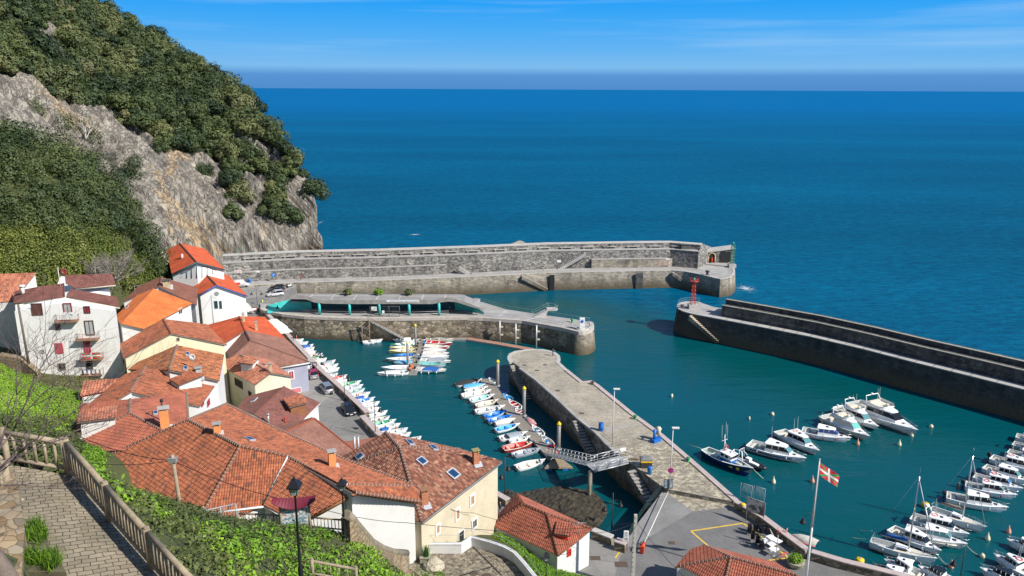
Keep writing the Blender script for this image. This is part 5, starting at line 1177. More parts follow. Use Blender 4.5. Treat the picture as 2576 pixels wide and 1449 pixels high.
ridges('H8',[[(410,803),(430,839)]],.18,False);ridges('H9',[[(386,726),(302,814)]],.15,False);ridges('H10',[[(405,697),(400,722)]],.15,False)
ridges('H11',[[(502,673),(544,717)]],.2,False,'plum');ridges('H12',[[(452,612),(494,659)]],.2,False,'plum');ridges('H13',[[(601,796),(616,832)]],.15,False)
ridges('H14',[[(616,830),(630,857)],[(630,857),(779,911)],[(630,857),(580,902)]],.14,False,'corr');ridges('H15',[[(605,893),(681,938)]],.16);ridges('H16',[[(715,973),(640,1043)]],.17,False,'red')
ridges('H17',[[(790,1053),(715,1087)],[(790,1053),(890,1133)]],.18,False,'bright');ridges('W1',[[(160,713),(162,748)],[(100,721),(34,763)]],.13,False)
brickc=flat('brick_chimney',(.42,.17,.09),.85,.25,3);brown_c=flat('mossy_cap',(.3,.26,.12),.9,.3,3);orch=flat('orange_render',(.72,.27,.09),.85,.1,1);greyc=flat('grey_render',(.45,.44,.42),.85,.2,1)
chimney('H1',547,1089,.9,.75,orch);chimney('H1',836,1171,1.45,.75,orch);chimney('H5',416,1076,2.3,1.0,orch,conc_l)
chimney('H2',1197,1166,1.5,.7,brickc,brown_c);chimney('H2',1068,1268,1.5,.75,brickc,flat('rust_cap',(.3,.15,.08),.8))
chimney('H6',501,948,1.2,.8,greyc);chimney('H10',420,722,1.3,1.5,flat('stone_chimney',(.45,.36,.22),.9,.3,2),flat('dark_cap',(.1,.09,.08),.8));chimney('H10',443,706,1.4,1.2,flat('stone_chimney',(.45,.36,.22),.9,.3,2))
chimney('H12',459,648,1.0,.45,flat('frame_white',(.7,.69,.65),.6,.05),redp,.45,flash=False);chimney('H13',645,831,1.6,.5,flat('stone_chimney',(.45,.36,.22),.9,.3,2),flash=False);chimney('H13',613,808,1.5,.5,flat('stone_chimney',(.45,.36,.22),.9,.3,2),flash=False);chimney('H15',681,935,1.2,.5,flat('stone_chimney',(.45,.36,.22),.9,.3,2),flash=False)
def flue(key,px,py,h,r,mat,label=None):
    c,n=hit(HB[key].bvr,px,py)
    if c is None: print('MISSF',key);return
    mb=MB();mb.tube((c[0],c[1],c[2]-.3),(c[0],c[1],c[2]+h),r,n=8);mb.tube((c[0],c[1],c[2]+h),(c[0],c[1],c[2]+h+.25),r*1.7,r*1.6,8);mb.build('flue_pipe',mat,HB[key].roof)
flue('H16',676,1068,1.5,.14,steel);flue('H16',718,1063,.6,.12,redp);flue('W1',58,738,1.2,.3,framew);flue('W1',152,720,3,.05,framew);flue('H5',412,1060,2.6,.12,black)
c=P(892,1120,9.2);mb=MB()
for s in(0,.55): mb.tube((c[0]+s,c[1],6),(c[0]+s,c[1],c[2]+1.4),.17,n=8)
single('twin_flue_pipes',mb,steel,'pair of grey flue pipes on the small red terrace beside the promenade','flue pipes')
slabp=[P(x,y,8.4) for x,y in [(848,1113),(960,1098),(930,1130),(880,1140)]];mb=MB();mb.prism(slabp,3);single('terrace_annex',mb,[flat('terracotta_floor',(.32,.12,.08),.85,.2)],'flat roofed annex with terracotta terrace beneath the twin flue pipes','annex')
skylight('H2',1061,1161,1.1,1.1);skylight('H2',1140,1193,1.35,1.35);skylight('H2',1031,1114,1.6,.7);skylight('H2',1090,1127,1.6,.7);skylight('H2',906,1149,1.1,.9);skylight('H1',628,1106,1.2,.8);skylight('H6',471,891,1.5,.5);skylight('H6',466,927,1.5,.6);skylight('H15',645,907,1.3,.6);skylight('H15',665,919,1.3,.5);skylight('H16',640,1007,1.5,.7);skylight('H5',391,1040,1.1,.5);skylight('H9',320,773,1.4,.6)
# dish, aerials
def dish(key,px,py,r,mat,label,h=1.1,pole=True):
    c,n=hit(HB[key].bvr,px,py)
    if c is None: print('MISSD',key);return
    t=thing('satellite_dish',label,'satellite dish',c);mb=MB();mb.tube((0,0,-.1),(0,0,h),.04,n=5);mb.build('pole',steel,t)
    mb=MB();mb.ring([[Vector((math.cos(2*PI*k/14)*q,-z,h+.1+math.sin(2*PI*k/14)*q)) for k in range(14)] for q,z in((.02,0),(r*.6,.05),(r,.16),(r,.2),(r*.6,.09),(.02,.04))],0,False);mb.build('reflector',mat,t);mb=MB();mb.tube((0,-.05,h-.3),(0,-.5,h+.05),.025,n=4);mb.tube((0,-.5,h),(0,-.55,h+.12),.06,n=6);mb.build('feed_arm',steel,t)
dish('H6',487,928,.5,flat('dish_white',(.8,.79,.76),.4,.04),'white satellite dish on the patched orange roof',1.8);dish('W1',165,708,.65,flat('dish_red',(.30,.07,.05),.5,.1),'dark red satellite dish on the roof of the tall white house',1.7)
def aerial(key,px,py,h,label,z=None):
    c=None
    if key: c,n=hit(HB[key].bvr,px,py)
    if c is None: c=P(px,py,z or 20)
    t=thing('tv_aerial',label,'aerial',c);mb=MB();mb.tube((0,0,-.3),(0,0,h),.03,n=5);mb.build('mast',steel,t);mb=MB();mb.tube((-.8,0,h-.2),(.9,.1,h-.15),.02,n=4)
    for k in range(7): x=-.75+k*.25;mb.tube((x,-.32+.03*k,h-.2),(x,.32-.03*k,h-.2),.014,n=3)
    mb.build('antenna_bars',steel,t)
aerial('H5',258,1078,1.6,'thin aerial standing on the front slope of the red roof');aerial('H10',341,745,2.4,'aerial on the brown roof behind the orange one');aerial('H3',1455,1345,1.7,'yellow tipped aerial by the dormer of the small red roof');aerial('W1',243,705,2.5,'yellow tipped aerial on the highest roof of the tall white house')
# low dormers: tiled lid on a small wall
def dormer(key,px0,py0,px1,py1,depth,h,st,wallm=white,lab=None):
    c0,n0=hit(HB[key].bvr,px0,py0);c1,n1=hit(HB[key].bvr,px1,py1)
    if c0 is None or c1 is None: print('MISSDM',key);return
    u=Vector((c1[0]-c0[0],c1[1]-c0[1],0));L=u.length;u.normalize();bk=Vector((-u[1],u[0],0));z=max(c0[2],c1[2])
    if bk[1]<0: bk=-bk
    a=Vector((c0[0],c0[1],0));mb=MB();mb.prism([a+Vector((0,0,z+h)),a+u*L+Vector((0,0,z+h)),a+u*L+bk*depth+Vector((0,0,z+h+.25)),a+bk*depth+Vector((0,0,z+h+.25))],z-1.2);mb.build('dormer_wall',wallm,HB[key].roof)
    o=a-bk*.35-u*.3+Vector((0,0,z+h+.02));pts=[o,o+u*(L+.6),o+u*(L+.6)+bk*(depth+.3)+Vector((0,0,.55)),o+bk*(depth+.3)+Vector((0,0,.55))];n=(pts[1]-pts[0]).cross(pts[2]-pts[0]).normalized();n=n if n[2]>0 else -n
    mb=MB();tiled(mb,pts,n,.3,.42,.09,.04);slab_under(mb,pts,n);mb.build('dormer_roof',[tm(st),flat('eaves_timber',(.23,.20,.17),.7)],HB[key].roof)
dormer('H5',206,1093,290,1068,2.2,1.0,'salmon');dormer('H7',452,980,508,972,1.6,.8,'warm');dormer('H16',732,1040,772,1044,2.4,1.2,'salmon',woodb);dormer('H15',607,934,636,928,1.6,.9,'salmon');dormer('H3',1400,1350,1428,1362,1.6,.5,'red',redp)
# small tiled shed beside the tall house
pts,n=fitplane([(211,959,16.6),(310,952,16.6),(201,998,15.2),(293,981)]);t=thing('tiled_shed','small lean to shed with thick orange roof tiles below the tall white house','shed',(pts[0][0]+2,pts[0][1],12),0,None,True)
mb=MB();tiled(mb,pts,n,.42,.5,.12,.05);slab_under(mb,pts,n);mb.build('roof',[tm('salmon'),redp],t);mb=MB();ce=sum(pts,Vector())/4;mb.prism([ce+(p-ce)*.9-Vector((0,0,.3)) for p in pts],10);mb.build('wall',white,t)
# ---- openings
maroon=flat('maroon_frame',(.30,.03,.05),.6,.1);pinkf=flat('pink_frame',(.55,.08,.10),.6,.1);brownf=flat('dark_brown_frame',(.09,.04,.03),.6,.1);curtain=flat('curtain',(.42,.45,.44),.9,.15);oak=flat('oak_frame',(.50,.22,.04),.5,.15);shut=flat('roller_shutter',(.12,.05,.04),.7)
W=opening('W1',79,763,107,793,shut,shut,'window',.1,False)
opening('W1',160,762,182,798,maroon,curtain,'balcony_door',.16);opening('W1',211,770,227,788,brownf,maroon);opening('W1',138,815,152,830,brownf,dark,fw=.08,cross=False)
opening('W1',214,806,237,843,brownf,curtain,'balcony_door',.12);opening('W1',139,863,159,889,pinkf,curtain,fw=.16,shutter=pinkf);opening('W1',211,856,228,892,maroon,pinkf,'balcony_door',.12);opening('W1',146,913,166,931,flat('stone_frame',(.35,.28,.2),.8),glass,fw=.1,cross=False);opening('W1',216,902,233,930,flat('green_frame',(.03,.06,.05),.5),dark,'balcony_door',.1);opening('W1',125,955,150,963,brownf,dark,fw=.08,cross=False);opening('W1',101,880,112,889,conc,conc,'vent',.05,False)
def balcony(key,px0,px1,py,px_w=1.1,lab=None):
    c,n=hit(HB[key].bvw,(px0+px1)/2,py)
    if c is None: print('MISSB');return
    n=Vector((n[0],n[1],0)).normalized();n=-n if n[1]>0 else n;u=Vector((-n[1],n[0],0));a=onplane(px0,py,c,n);b=onplane(px1,py,c,n);L=abs((b-a).dot(u));ce=(a+b)/2;z=ce[2];rz=math.atan2(u[1],u[0])
    mb=MB();mb.box(ce+n*px_w/2+Vector((0,0,-.08)),(L,px_w,.16),rz);f=mb.build('balcony_floor',flat('balcony_slab',(.4,.2,.12),.85,.2),HB[key].t)
    mb=MB()
    q=[ce+u*(-L/2+.03)+n*.02,ce+u*(-L/2+.03)+n*(px_w-.04),ce+u*(L/2-.03)+n*(px_w-.04),ce+u*(L/2-.03)+n*.02]
    for h in(.12,1.0): mb.path([p+Vector((0,0,h)) for p in q],.025,4)
    for p in dens(q,.16): mb.tube(p,p+Vector((0,0,1.0)),.013,n=3)
    mb.build('railing',flat('balcony_iron',(.14,.13,.13),.5),f);return ce,n,u,L,px_w
balcony('W1',143,200,804);b3=balcony('W1',196,252,850);b4=balcony('W1',207,262,899);b5=balcony('W1',208,262,938)
ikr=flat('flag_red',(.62,.03,.05),.7,.05);ikg=flat('flag_green',(.02,.32,.10),.7,.05);ikw=flat('flag_white',(.8,.8,.78),.7,.03)
def ikurrina(name,o,u,v,Lx,Ly,nrm_,label,waves=.08,parent=None,cat='flag'):
    """red cloth, green saltire under a white cross; colours follow the cloth's own weave position"""
    nx,ny=42,24;mb=MB();idx=[]
    def q(i,j):
        s,t=i/nx,j/ny;return o+u*(Lx*s)+v*(Ly*t)+nrm_*(waves*math.sin(s*9+t*2)*(.3+s))+Vector((0,0,-waves*.6*math.sin(s*6)*s))
    for i in range(nx):
        for j in range(ny):
            s,t=(i+.5)/nx,(j+.5)/ny
            mi=2 if (abs(s-.5)<.05 or abs(t-.5)<.085) else (1 if min(abs(s-t),abs(s+t-1))<.075 else 0)
            mb.poly([q(i,j),q(i+1,j),q(i+1,j+1),q(i,j+1)],mi,None,True)
    ob=mb.build(name,[ikr,ikg,ikw],parent,True);return ob
if b4:
    ce,n,u,L,w_=b4;u=u if u[0]>0 else -u
    o=ce+n*(w_+.05)+u*(L/2-2.9)+Vector((0,0,.12));ob=ikurrina('flag',Vector((0,0,0)),u,Vector((0,0,1)),2.8,1.1,n,'',.04);ob.location=o;props(ob,'red, green and white cross flag hung over the third floor balcony railing','flag')
if b5:
    ce,n,u,L,w_=b5;u=u if u[0]>0 else -u;rr=random.Random(4);mb=MB();t=thing('drying_rack','clothes airer with grey, white and blue washing on the lowest balcony','drying rack',ce+n*(w_+.02),0,None,True)
    for k in range(11):
        a=ce+n*(w_+.06)+u*(-L/2+.2+k*.33);h=rr.uniform(.5,1.0);mb.box(a+Vector((0,0,.95-h/2)),(.26,.03,h),math.atan2(u[1],u[0]),rr.choice((0,0,1,2,3)))
    mb.build('washing',[ikw,flat('cloth_grey',(.2,.2,.2),.9),flat('cloth_dark',(.04,.05,.05),.9),flat('cloth_blue',(.03,.07,.35),.9)],t)
    mb=MB();mb.path([ce+n*(w_+.06)+u*(-L/2)+Vector((0,0,.98)),ce+n*(w_+.06)+u*(L/2)+Vector((0,0,.98))],.03,4);mb.build('rail',steel,t)
Wc,Wn=hit(HB['W1'].bvw,170,792)
if Wc is not None:
    b0=balcony
    ce,n=Wc,Vector((Wn[0],Wn[1],0)).normalized();n=-n if n[1]>0 else n;o=onplane(162,794,ce+n*1.2,n);mb=MB();u=Vector((-n[1],n[0],0));u=u if u[0]>0 else -u
    mb.box(o+u*.9,(2.0,.04,1.1),math.atan2(u[1],u[0]));ob=single('protest_banner',mb,ikw,'white banner with small black map symbol on the top balcony','banner')
    m2=MB();
    for k,(dx,dz) in enumerate([(-.5,-.2),(-.2,.0),(-.15,-.3),(.05,.25),(.25,.1)]): m2.box((dx,-.04,.55+dz),(.22,.02,.09),0,0,('Y',R(35)))
    m2.build('banner_emblem',black,ob)
# others
opening('H11',547-8,757,549-1,776,flat('teal_frame',(.03,.12,.15),.6),dark,fw=.1);opening('H11',551,757,558,777,flat('teal_frame',(.03,.12,.15),.6),dark,fw=.1)
opening('H8',444,849,452,858,flat('stone_frame',(.35,.28,.2),.8),dark,fw=.1,cross=False)
opening('H14',725,932,740,955,flat('frame_white',(.7,.69,.65),.6,.05),maroon,fw=.16);opening('H14',723,976,758,990,flat('frame_white',(.7,.69,.65),.6,.05),flat('pink_garage',(.55,.17,.2),.7),'garage_door',.1,False)
opening('H15',592,955,610,973,brownf,dark,'balcony_door',.1,False);opening('H15',626,985,633,998,brownf,dark,fw=.08,cross=False)
for (a,b,c_,d_) in [(1181,1243,1194,1272),(1144,1278,1157,1309)]: opening('H2',a,b,c_,d_,framew,oak,fw=.22,shutter=oak)
opening('H2',1094,1318,1107,1345,framew,oak,fw=.22,shutter=oak);opening('H2',1186,1304,1200,1330,framew,glass,fw=.2);opening('H2',1152,1334,1167,1364,framew,dark,'door',.12,False)
opening('H3',1426,1381,1436,1399,redp,redp,fw=.1);opening('H3',1426,1344,1438,1360,redp,redp,fw=.1)
opening('H9',448,775,458,790,flat('frame_white',(.7,.69,.65),.6,.05),glass,fw=.08)
for x0 in (505,520): opening('H7',x0,1005,x0+7,1022,maroon,maroon,fw=.08,cross=False)
mb=MB()
c,n=hit(HB['H11'].bvw,545,739)
if c is not None: mb.tube(c-n*.02,c+n*.05,.55,n=14);mb.build('round_vent',flat('vent_grey',(.25,.27,.28),.6),HB['H11'].t)
# half timbering on the topmost gable, blue barge boards on the next
def beams(key,segs,mat,name,r=.1):
    mb=MB()
    for s in segs:
        pts=[]
        for x,y in s:
            c,n=hit(HB[key].bvw,x,y)
            if c is None: continue
            pts.append(c-ray(x,y).normalized()*.08)
        for a,b in zip(pts[:-1],pts[1:]): mb.tube(a,b,r,n=4)
    if mb.v: mb.build(name,mat,HB[key].t)
teal=flat('teal_timber',(.03,.12,.15),.6)
beams('H12',[[(455,689),(470,682),(495,668),(520,672),(545,680)],[(470,700),(470,684)],[(482,700),(482,677)],[(495,700),(495,668)],[(508,700),(508,670)],[(521,692),(521,673)],[(534,690),(534,677)],[(455,697),(540,690)]],teal,'timber_frame',.09)
def barge(key,ptsl,mat,r=.14):
    mb=MB()
    for s in ptsl:
        q=[]
        for x,y in s:
            q.append(min((p for pl,n in HB[key].pl for p in pl),key=lambda p:math.hypot(pr(p)[0]-x,pr(p)[1]-y))-Vector((0,0,.16)))
        for a,b in zip(q[:-1],q[1:]): mb.tube(a,b,r,n=4)
    mb.build('barge_board',mat,HB[key].roof)
barge('H11',[[(502,741),(544,717),(622,744)]],flat('blue_trim',(.03,.10,.45),.5));barge('H12',[[(432,689),(494,659),(566,678)]],teal);barge('H16',[[(805,1013),(762,1057)],[(596,1028),(619,998)]],framew);barge('H1',[[(785,1298),(894,1238),(1059,1262)]],woodb,.17);barge('H1',[[(511,1290),(664,1271),(707,1294)]],framew,.12);mb=MB();a_=min((p for p in HB['H1'].pl[1][0]),key=lambda p:abs(pr(p)[0]-664)+abs(pr(p)[1]-1271));b__=min((p for p in HB['H1'].pl[1][0]),key=lambda p:abs(pr(p)[0]-725)+abs(pr(p)[1]-1149));mb.tube(a_+Vector((0,0,.1)),b__+Vector((0,0,.1)),.14,n=5);mb.build('valley_flashing',framew,HB['H1'].roof);barge('H14',[[(704,924),(779,911)]],framew,.16);barge('W1',[[(34,763),(162,748)],[(167,747),(301,773)],[(190,726),(291,716)]],flat('cream_fascia',(.55,.48,.38),.7),.13);barge('H2',[[(1262,1161),(1061,1314)]],flat('grey_gutter',(.2,.2,.2),.5),.14)
# the plinth of warm field stone at the corner of the large front house
c0,n0=hit(HB['H1'].bvw,985,1330)
# white extension wall of the front house, its gable end towards the lane
e1=P(894,1239,20.2);e2=P(1052,1262,18.1);g0=ground(e1[0],e1[1])
t=HB['H1'].t
A=P(862,1262,18.9)+Vector((.2,.3,0));B=P(894,1241,20.0)+Vector((.3,.5,-.3));Cc=P(1024,1264,17.9)+Vector((-.3,.5,-.1))
q=[Vector((A[0],A[1],A[2]-.3)),Vector((Cc[0],Cc[1],Cc[2]-.25)),Vector((Cc[0]-.3,Cc[1]+.9,Cc[2]-.25)),Vector((A[0]-.2,A[1]+.9,A[2]-.2))]
mb=MB();mb.prism(q,9);mb.build('white_gable_wall',flat('smooth_white',(.80,.78,.74),.8,.03,.3),t)
g=G('field_stone');e=g.vor(g.obj(),2.2,0,'DISTANCE_TO_EDGE');cc=g.vor(g.obj(),2.2,1);g.col(g.mix(g.ramp(e,[(0,(1,1,1)),(.05,(0,0,0))]),g.ramp(g.sep(cc)[0],[(.1,(.34,.19,.06)),(.5,(.6,.40,.16)),(.9,(.7,.56,.36))]),(.55,.5,.42))).rough(.85)
mb=MB();d=(q[1]-q[0]);d[2]=0;d.normalize();nn=Vector((d[1],-d[0],0));zb=14.9
mb.prism([Vector((q[0][0],q[0][1],zb))+nn*.06+d*3,Vector((q[1][0],q[1][1],zb))+nn*.06+d*.03,Vector((q[1][0],q[1][1],zb))-nn*.3+d*.03,Vector((q[0][0],q[0][1],zb))-nn*.3+d*3],9);mb.build('stone_plinth',g.m,t)
# ------------------------------------------------------------------ lane, white wall, slope planting
LZ=11.3
g=G('lane_cobbles');v=g.pos();e=g.vor(v,3.2,0,'DISTANCE_TO_EDGE');cc=g.vor(v,3.2,1)
b=g.ramp(g.sep(cc)[0],[(.1,(.13,.11,.08)),(.9,(.34,.29,.21))]);b=g.mix(g.ramp(e,[(0,(.8,.8,.8)),(.08,(0,0,0))]),b,(.05,.04,.03));g.col(b).rough(.9);g.bump(g.math('MINIMUM',e,.15),.8,.12)
lane=[P(x,y,LZ) for x,y in [(1020,1381),(1160,1380),(1186,1366),(1240,1378),(1290,1404),(1316,1440),(1345,1500),(1250,1620),(1000,1560),(985,1470)]]
mb=MB();mb.prism(lane,5);props(mb.build('lane',g.m),kind='structure')
ww=[P(x,y,12.5) for x,y in [(1024,1364),(1160,1364),(1185,1347),(1232,1359),(1270,1372),(1297,1387),(1322,1414),(1350,1449),(1385,1500)]]
t=thing('white_wall','white rendered parapet wall curving round the cobbled lane','wall',ww[0]*1,0,None,True);mb=MB();line=dens(ww,3);strip(mb,line,0,.3,6,12.35,0,None,-1);mb.build('wall',white,t);mb=MB();strip(mb,line,-.04,.34,12.35,12.5,0,None,-1);mb.build('coping',flat('pale_coping2',(.7,.7,.7),.8),t)
railing('wall_railing',[Vector((p[0],p[1],12.5)) for p in offline(line,.15*-1)],.95,'light iron railing on top of the curved white wall',.9,flat('pale_iron',(.35,.37,.38),.5),(.1,1.),None,.02)
mb=MB()
for k,(x,y) in enumerate([(1192,1441),(1196,1438)][:1]): a=P(1192,1442,LZ+.02);mb.lathe(a,[(.45,0),(.45,.02)],16)
single('manhole_cover',mb,flat('rusty_iron',(.10,.07,.05),.8),'round iron manhole cover in the cobbled lane','manhole cover')
mb=MB();a=P(1225,1448,LZ+.02);mb.lathe(a,[(.45,0),(.45,.02)],16);single('manhole_cover',mb,flat('rusty_iron',(.10,.07,.05),.8),'round iron manhole cover cut by the bottom edge of the photo','manhole cover')
mb=MB();mb.tube(P(1155,1449,LZ+.03),P(1240,1425,LZ+.03),.05);mb.tube(P(1186,1372,LZ+.03),P(1262,1447,LZ+.03),.05);single('drain_pipe',mb,black,'thin dark pipe running along the cobbled lane','pipe')
gp=P(1071,1415,LZ);t=thing('stone_planter','stone planter with tall green sword leaves in the lane','planter',gp)
mb=MB();mb.box((0,0,.35),(1.1,.8,.7));mb.box((0,0,.72),(1.2,.9,.06));mb.build('planter_box',flat('mossy_stone',(.3,.29,.2),.9,.3,2),t)
mb=MB();rr=random.Random(3)
for k in range(60):
    a=rr.uniform(0,2*PI);r=rr.uniform(0,.35);p=Vector((math.cos(a)*r,math.sin(a)*r*.7,.7));tp=p+Vector((math.cos(a)*rr.uniform(.05,.35),math.sin(a)*rr.uniform(.05,.3),rr.uniform(.8,1.4)));s=Vector((-math.sin(a),math.cos(a),0))*.05;mb.poly([p-s,p+s,tp+s*.3,tp-s*.3])
mb.build('leaves',flat('sword_leaf',(.06,.17,.035),.6,.2),t)
rock(gp+Vector((1.0,-.9,.2)),(1.1,.9),.8,'pale boulder beside the stone planter',flat('pale_rock2',(.45,.40,.30),.9,.25,1.5),5,'boulder')
# curved rubble wall by the second lantern
cw=[P(870,1289,35.2),P(884,1302,34.6),P(905,1328,33),P(935,1362,30.2),P(962,1378,28),P(990,1387,26),P(1022,1389,24.2)]
t=thing('rubble_wall','curved rubble wall with rounded top sweeping down to the front house','wall',cw[-1]*1,0,None,True)
stn=rubble('rubble_warm',[(.22,.15,.08),(.36,.27,.17),(.30,.25,.18),(.18,.14,.1)],3.2,.06,False,.7,False,.08)
mb=MB();line=cw;a=offline(line,-.25);b=offline(line,.25)
for i in range(len(line)-1):
    q=[a[i],a[i+1],b[i+1],b[i]];mb.prism([Vector((v_[0],v_[1],line[i+(1 if k in(1,2) else 0)][2]-.12)) for k,v_ in enumerate(q)],20)
mb.build('wall',stn,t);mb=MB();mb.path([p-Vector((0,0,.1)) for p in line],.3,8);mb.build('rounded_coping',flat('lichen_stone',(.24,.2,.14),.9,.3,2),t)
# ---- foliage on the slopes (ground cover)
ivy=leafmat('ivy_leaves',[(.035,.07,.012),(.09,.19,.015),(.16,.30,.02),(.24,.38,.035)],.5)
scrub=leafmat('scrub_leaves',[(.03,.045,.015),(.065,.09,.025),(.12,.14,.045),(.2,.19,.09)],.7)
TC_=V0=np.c_[XX.ravel(),YY.ravel(),ZZ.ravel()]
def terr_pts(poly,count,pad=0):
    """random points of the hillside that lie inside an outline surveyed in the photo"""
    cand=V0[(V0[:,2]>3)&(V0[:,1]>6)];dy=cand[:,1];dz=cand[:,2]-H;d=dy*cp_-dz*sp_;u=dy*sp_+dz*cp_;x,y=cand[:,0]/d,u/d;x,y=x*cR+y*sR,-x*sR+y*cR
    k=inpoly(CX+F*x,CY-F*y,poly);cand=cand[k]
    if len(cand)==0: return np.zeros((0,3))
    q=cand[rng.integers(0,len(cand),count)].copy();q[:,:2]+=rng.uniform(-.65,.65,(count,2));return np.array([[a,b,ground(a,b)] for a,b,_ in q])
def cover(name,poly,count,per,rad,size,mat,label,cat,tf=None,squash=.7,kind='stuff',up=.6):
    q=terr_pts(poly,count)
    if len(q)==0: print('EMPTY',name);return
    r=rad*(.6+.9*rng.random(len(q)));q[:,2]+=r*.15;tt=np.clip((.45+.3*vnoise(q[:,0]/1.6,q[:,1]/1.6,0,3,5)+rng.normal(0,.1,len(q))) if tf is None else tf(q),0,1)
    V,Fq,t=leaves(q,r,per,size,tt,squash,.5,up);props(npmesh(name,V,Fq,mat,t),label,cat,kind=kind)
SL=[(182,1190),(277,1218),(380,1232),(500,1270),(640,1300),(880,1330),(950,1395),(1030,1449),(1030,1750),(480,1750),(486,1452),(385,1440),(275,1312)]
cover('slope_scrub',SL,4600,34,.40,.075,scrub,'dull green scrub covering the slope below the wooden fence','scrub')
IV=[(500,1330),(640,1322),(760,1330),(868,1345),(960,1410),(1000,1455),(1000,1700),(640,1700),(600,1449),(520,1380)]
cover('nasturtium_patch',IV,2300,44,.36,.095,ivy,'bright green broad leaved nasturtiums on the slope round the lamp','ground cover',lambda q:.62+.3*vnoise(q[:,0]/1.2,q[:,1]/1.2,0,3,11))
cover('nasturtium_patch',[(290,1228),(380,1248),(395,1285),(330,1300),(280,1260)],160,30,.35,.12,ivy,'small patch of bright nasturtium leaves behind the second fence post','ground cover',lambda q:.7+0*q[:,0])
cover('garden_greens',[(-40,905),(60,945),(110,975),(205,985),(215,1020),(200,1060),(190,1090),(120,1095),(-40,1070)],3600,34,.45,.10,ivy,'sunlit bright green garden plants below the tall white house','garden plants',lambda q:.8+.25*vnoise(q[:,0]/2,q[:,1]/2,0,3,13))
cover('garden_shrubs',[(-40,1058),(90,1050),(190,1060),(200,1150),(200,1200),(150,1185),(-40,1165)],1500,60,.6,.11,scrub,'dark shrubs with yellow flowers behind the left wooden fence','shrubs')
cover('garden_shrubs',[(185,1120),(270,1135),(265,1172),(240,1215),(250,1240),(190,1200)],420,44,.45,.1,ivy,'small green patch between the two front red roofs','shrubs',lambda q:.55+0*q[:,0])
cover('bank_greens',[(1240,1344),(1300,1352),(1350,1380),(1480,1449),(1560,1500),(1400,1520),(1352,1449),(1325,1412),(1298,1384)],1900,44,.4,.09,ivy,'green weeds on the bank between the white wall and the small red roof','ground cover',lambda q:.5+.25*vnoise(q[:,0]/1.5,q[:,1]/1.5,0,3,17))
cover('bank_greens',[(1024,1385),(1100,1400),(1110,1460),(1000,1460)],200,30,.35,.11,ivy,'leafy plants at the foot of the stone planter','ground cover',lambda q:.5+0*q[:,0])
cover('garden_edge',[(50,945),(330,950),(330,985),(200,985),(110,972),(60,958)],700,26,.4,.1,scrub,'rough dry weeds along the foot of the tall white house','weeds',lambda q:.75+0*q[:,0])
# grass verge on the lookout path
n=9000;gx=np.zeros((n,3));pv=[P(58,1345,48),P(80,1322,48),P(104,1318,48),P(118,1345,48),P(124,1380,48),P(150,1420,47.8),P(172,1475,47.6),P(60,1475,47.6)];lo=np.array([min(p[i] for p in pv) for i in(0,1)]);hi=np.array([max(p[i] for p in pv) for i in(0,1)])
q=rng.uniform(lo,hi,(n,2));q=q[inpoly(q[:,0],q[:,1],pv)];q=q[vnoise(q[:,0]*1.7,q[:,1]*1.7,0,3,19)>-.12];n=len(q);z0=np.full(n,48.0);h=rng.uniform(.12,.34,n);a=rng.uniform(0,2*PI,n);w_=.012;dx=np.stack([np.cos(a),np.sin(a)],1)
b0=np.c_[q,z0-.05];ln=np.c_[rng.normal(0,.1,(n,2)),h+.05];V=np.stack([b0-np.c_[dx*w_,np.zeros(n)],b0+np.c_[dx*w_,np.zeros(n)],b0+ln+np.c_[dx*w_*.3,np.zeros(n)],b0+ln-np.c_[dx*w_*.3,np.zeros(n)]],1).reshape(-1,3)
props(npmesh('grass_verge',V,np.arange(len(V)).reshape(-1,4),ivy,np.clip(.22+rng.normal(0,.22,n),0,1)),'tuft of long grass on the left side of the lookout path','grass',kind='stuff')
verge=flat('verge_soil',(.11,.10,.055),.95,.4,2)
mb=MB();mb.prism([Vector((p[0],p[1],48.02)) for p in pv],47.2);props(mb.build('verge',verge),kind='structure')
bl=[P(0,1150,48.9),P(40,1200,48.7),P(62,1330,48.45),P(52,1460,48.3),P(40,1600,48)]
t=thing('low_stone_wall','low rough stone wall edging the lookout path on the left','wall',bl[2]*1,0,None,True);mb=MB()
for i in range(len(bl)-1): mb.prism([bl[i],bl[i+1],bl[i+1]+Vector((-.9,0,.1)),bl[i]+Vector((-.9,0,.1))],46)
mb.build('wall',stn,t)
# ---- wooden fences
def fence(label,pts,h=1.05,gap=.24,r=.085,rr_=.035,mat=None,group=None):
    mat=mat or wood;t=thing('wooden_fence',label,'fence',pts[0],0,group,True);pts=[Vector(p) for p in pts];rn=random.Random(len(label))
    for p in pts:
        mb=MB();mb.tube(p-Vector((0,0,.4)),p+Vector((0,0,h+.12)),r*1.15,n=10);mb.tube(p+Vector((0,0,h+.12)),p+Vector((0,0,h+.16)),r*1.15,r*.8,10);mb.build('post',mat,t)
    for a,b in zip(pts[:-1],pts[1:]):
        mb=MB();mb.tube(a+Vector((0,0,h)),b+Vector((0,0,h)),r,n=9);mb.build('top_rail',mat,t)
        mb=MB();mb.tube(a+Vector((0,0,.14)),b+Vector((0,0,.14)),r*.8,n=8);mb.build('bottom_rail',mat,t)
        n=max(2,int((b-a).length/gap));mb=MB()
        for k in range(1,n):
            p=a+(b-a)*k/n;mb.tube(p+Vector((0,0,.14)),p+Vector((rn.gauss(0,.01),rn.gauss(0,.01),h)),rr_,n=6)
        mb.build('balusters',mat,t)
fence('round log fence between the lookout path and the green slope',[P(177,1190,47.95),P(275,1304,47.45),P(380,1424,47.0),P(520,1580,46.5)],1.08,.21,.085,.04)
fence('round log fence running left from the corner post in front of the garden',[P(170,1188,47.97),P(20,1163,48.3),P(-110,1142,48.6)],1.05,.3,.085,.05)
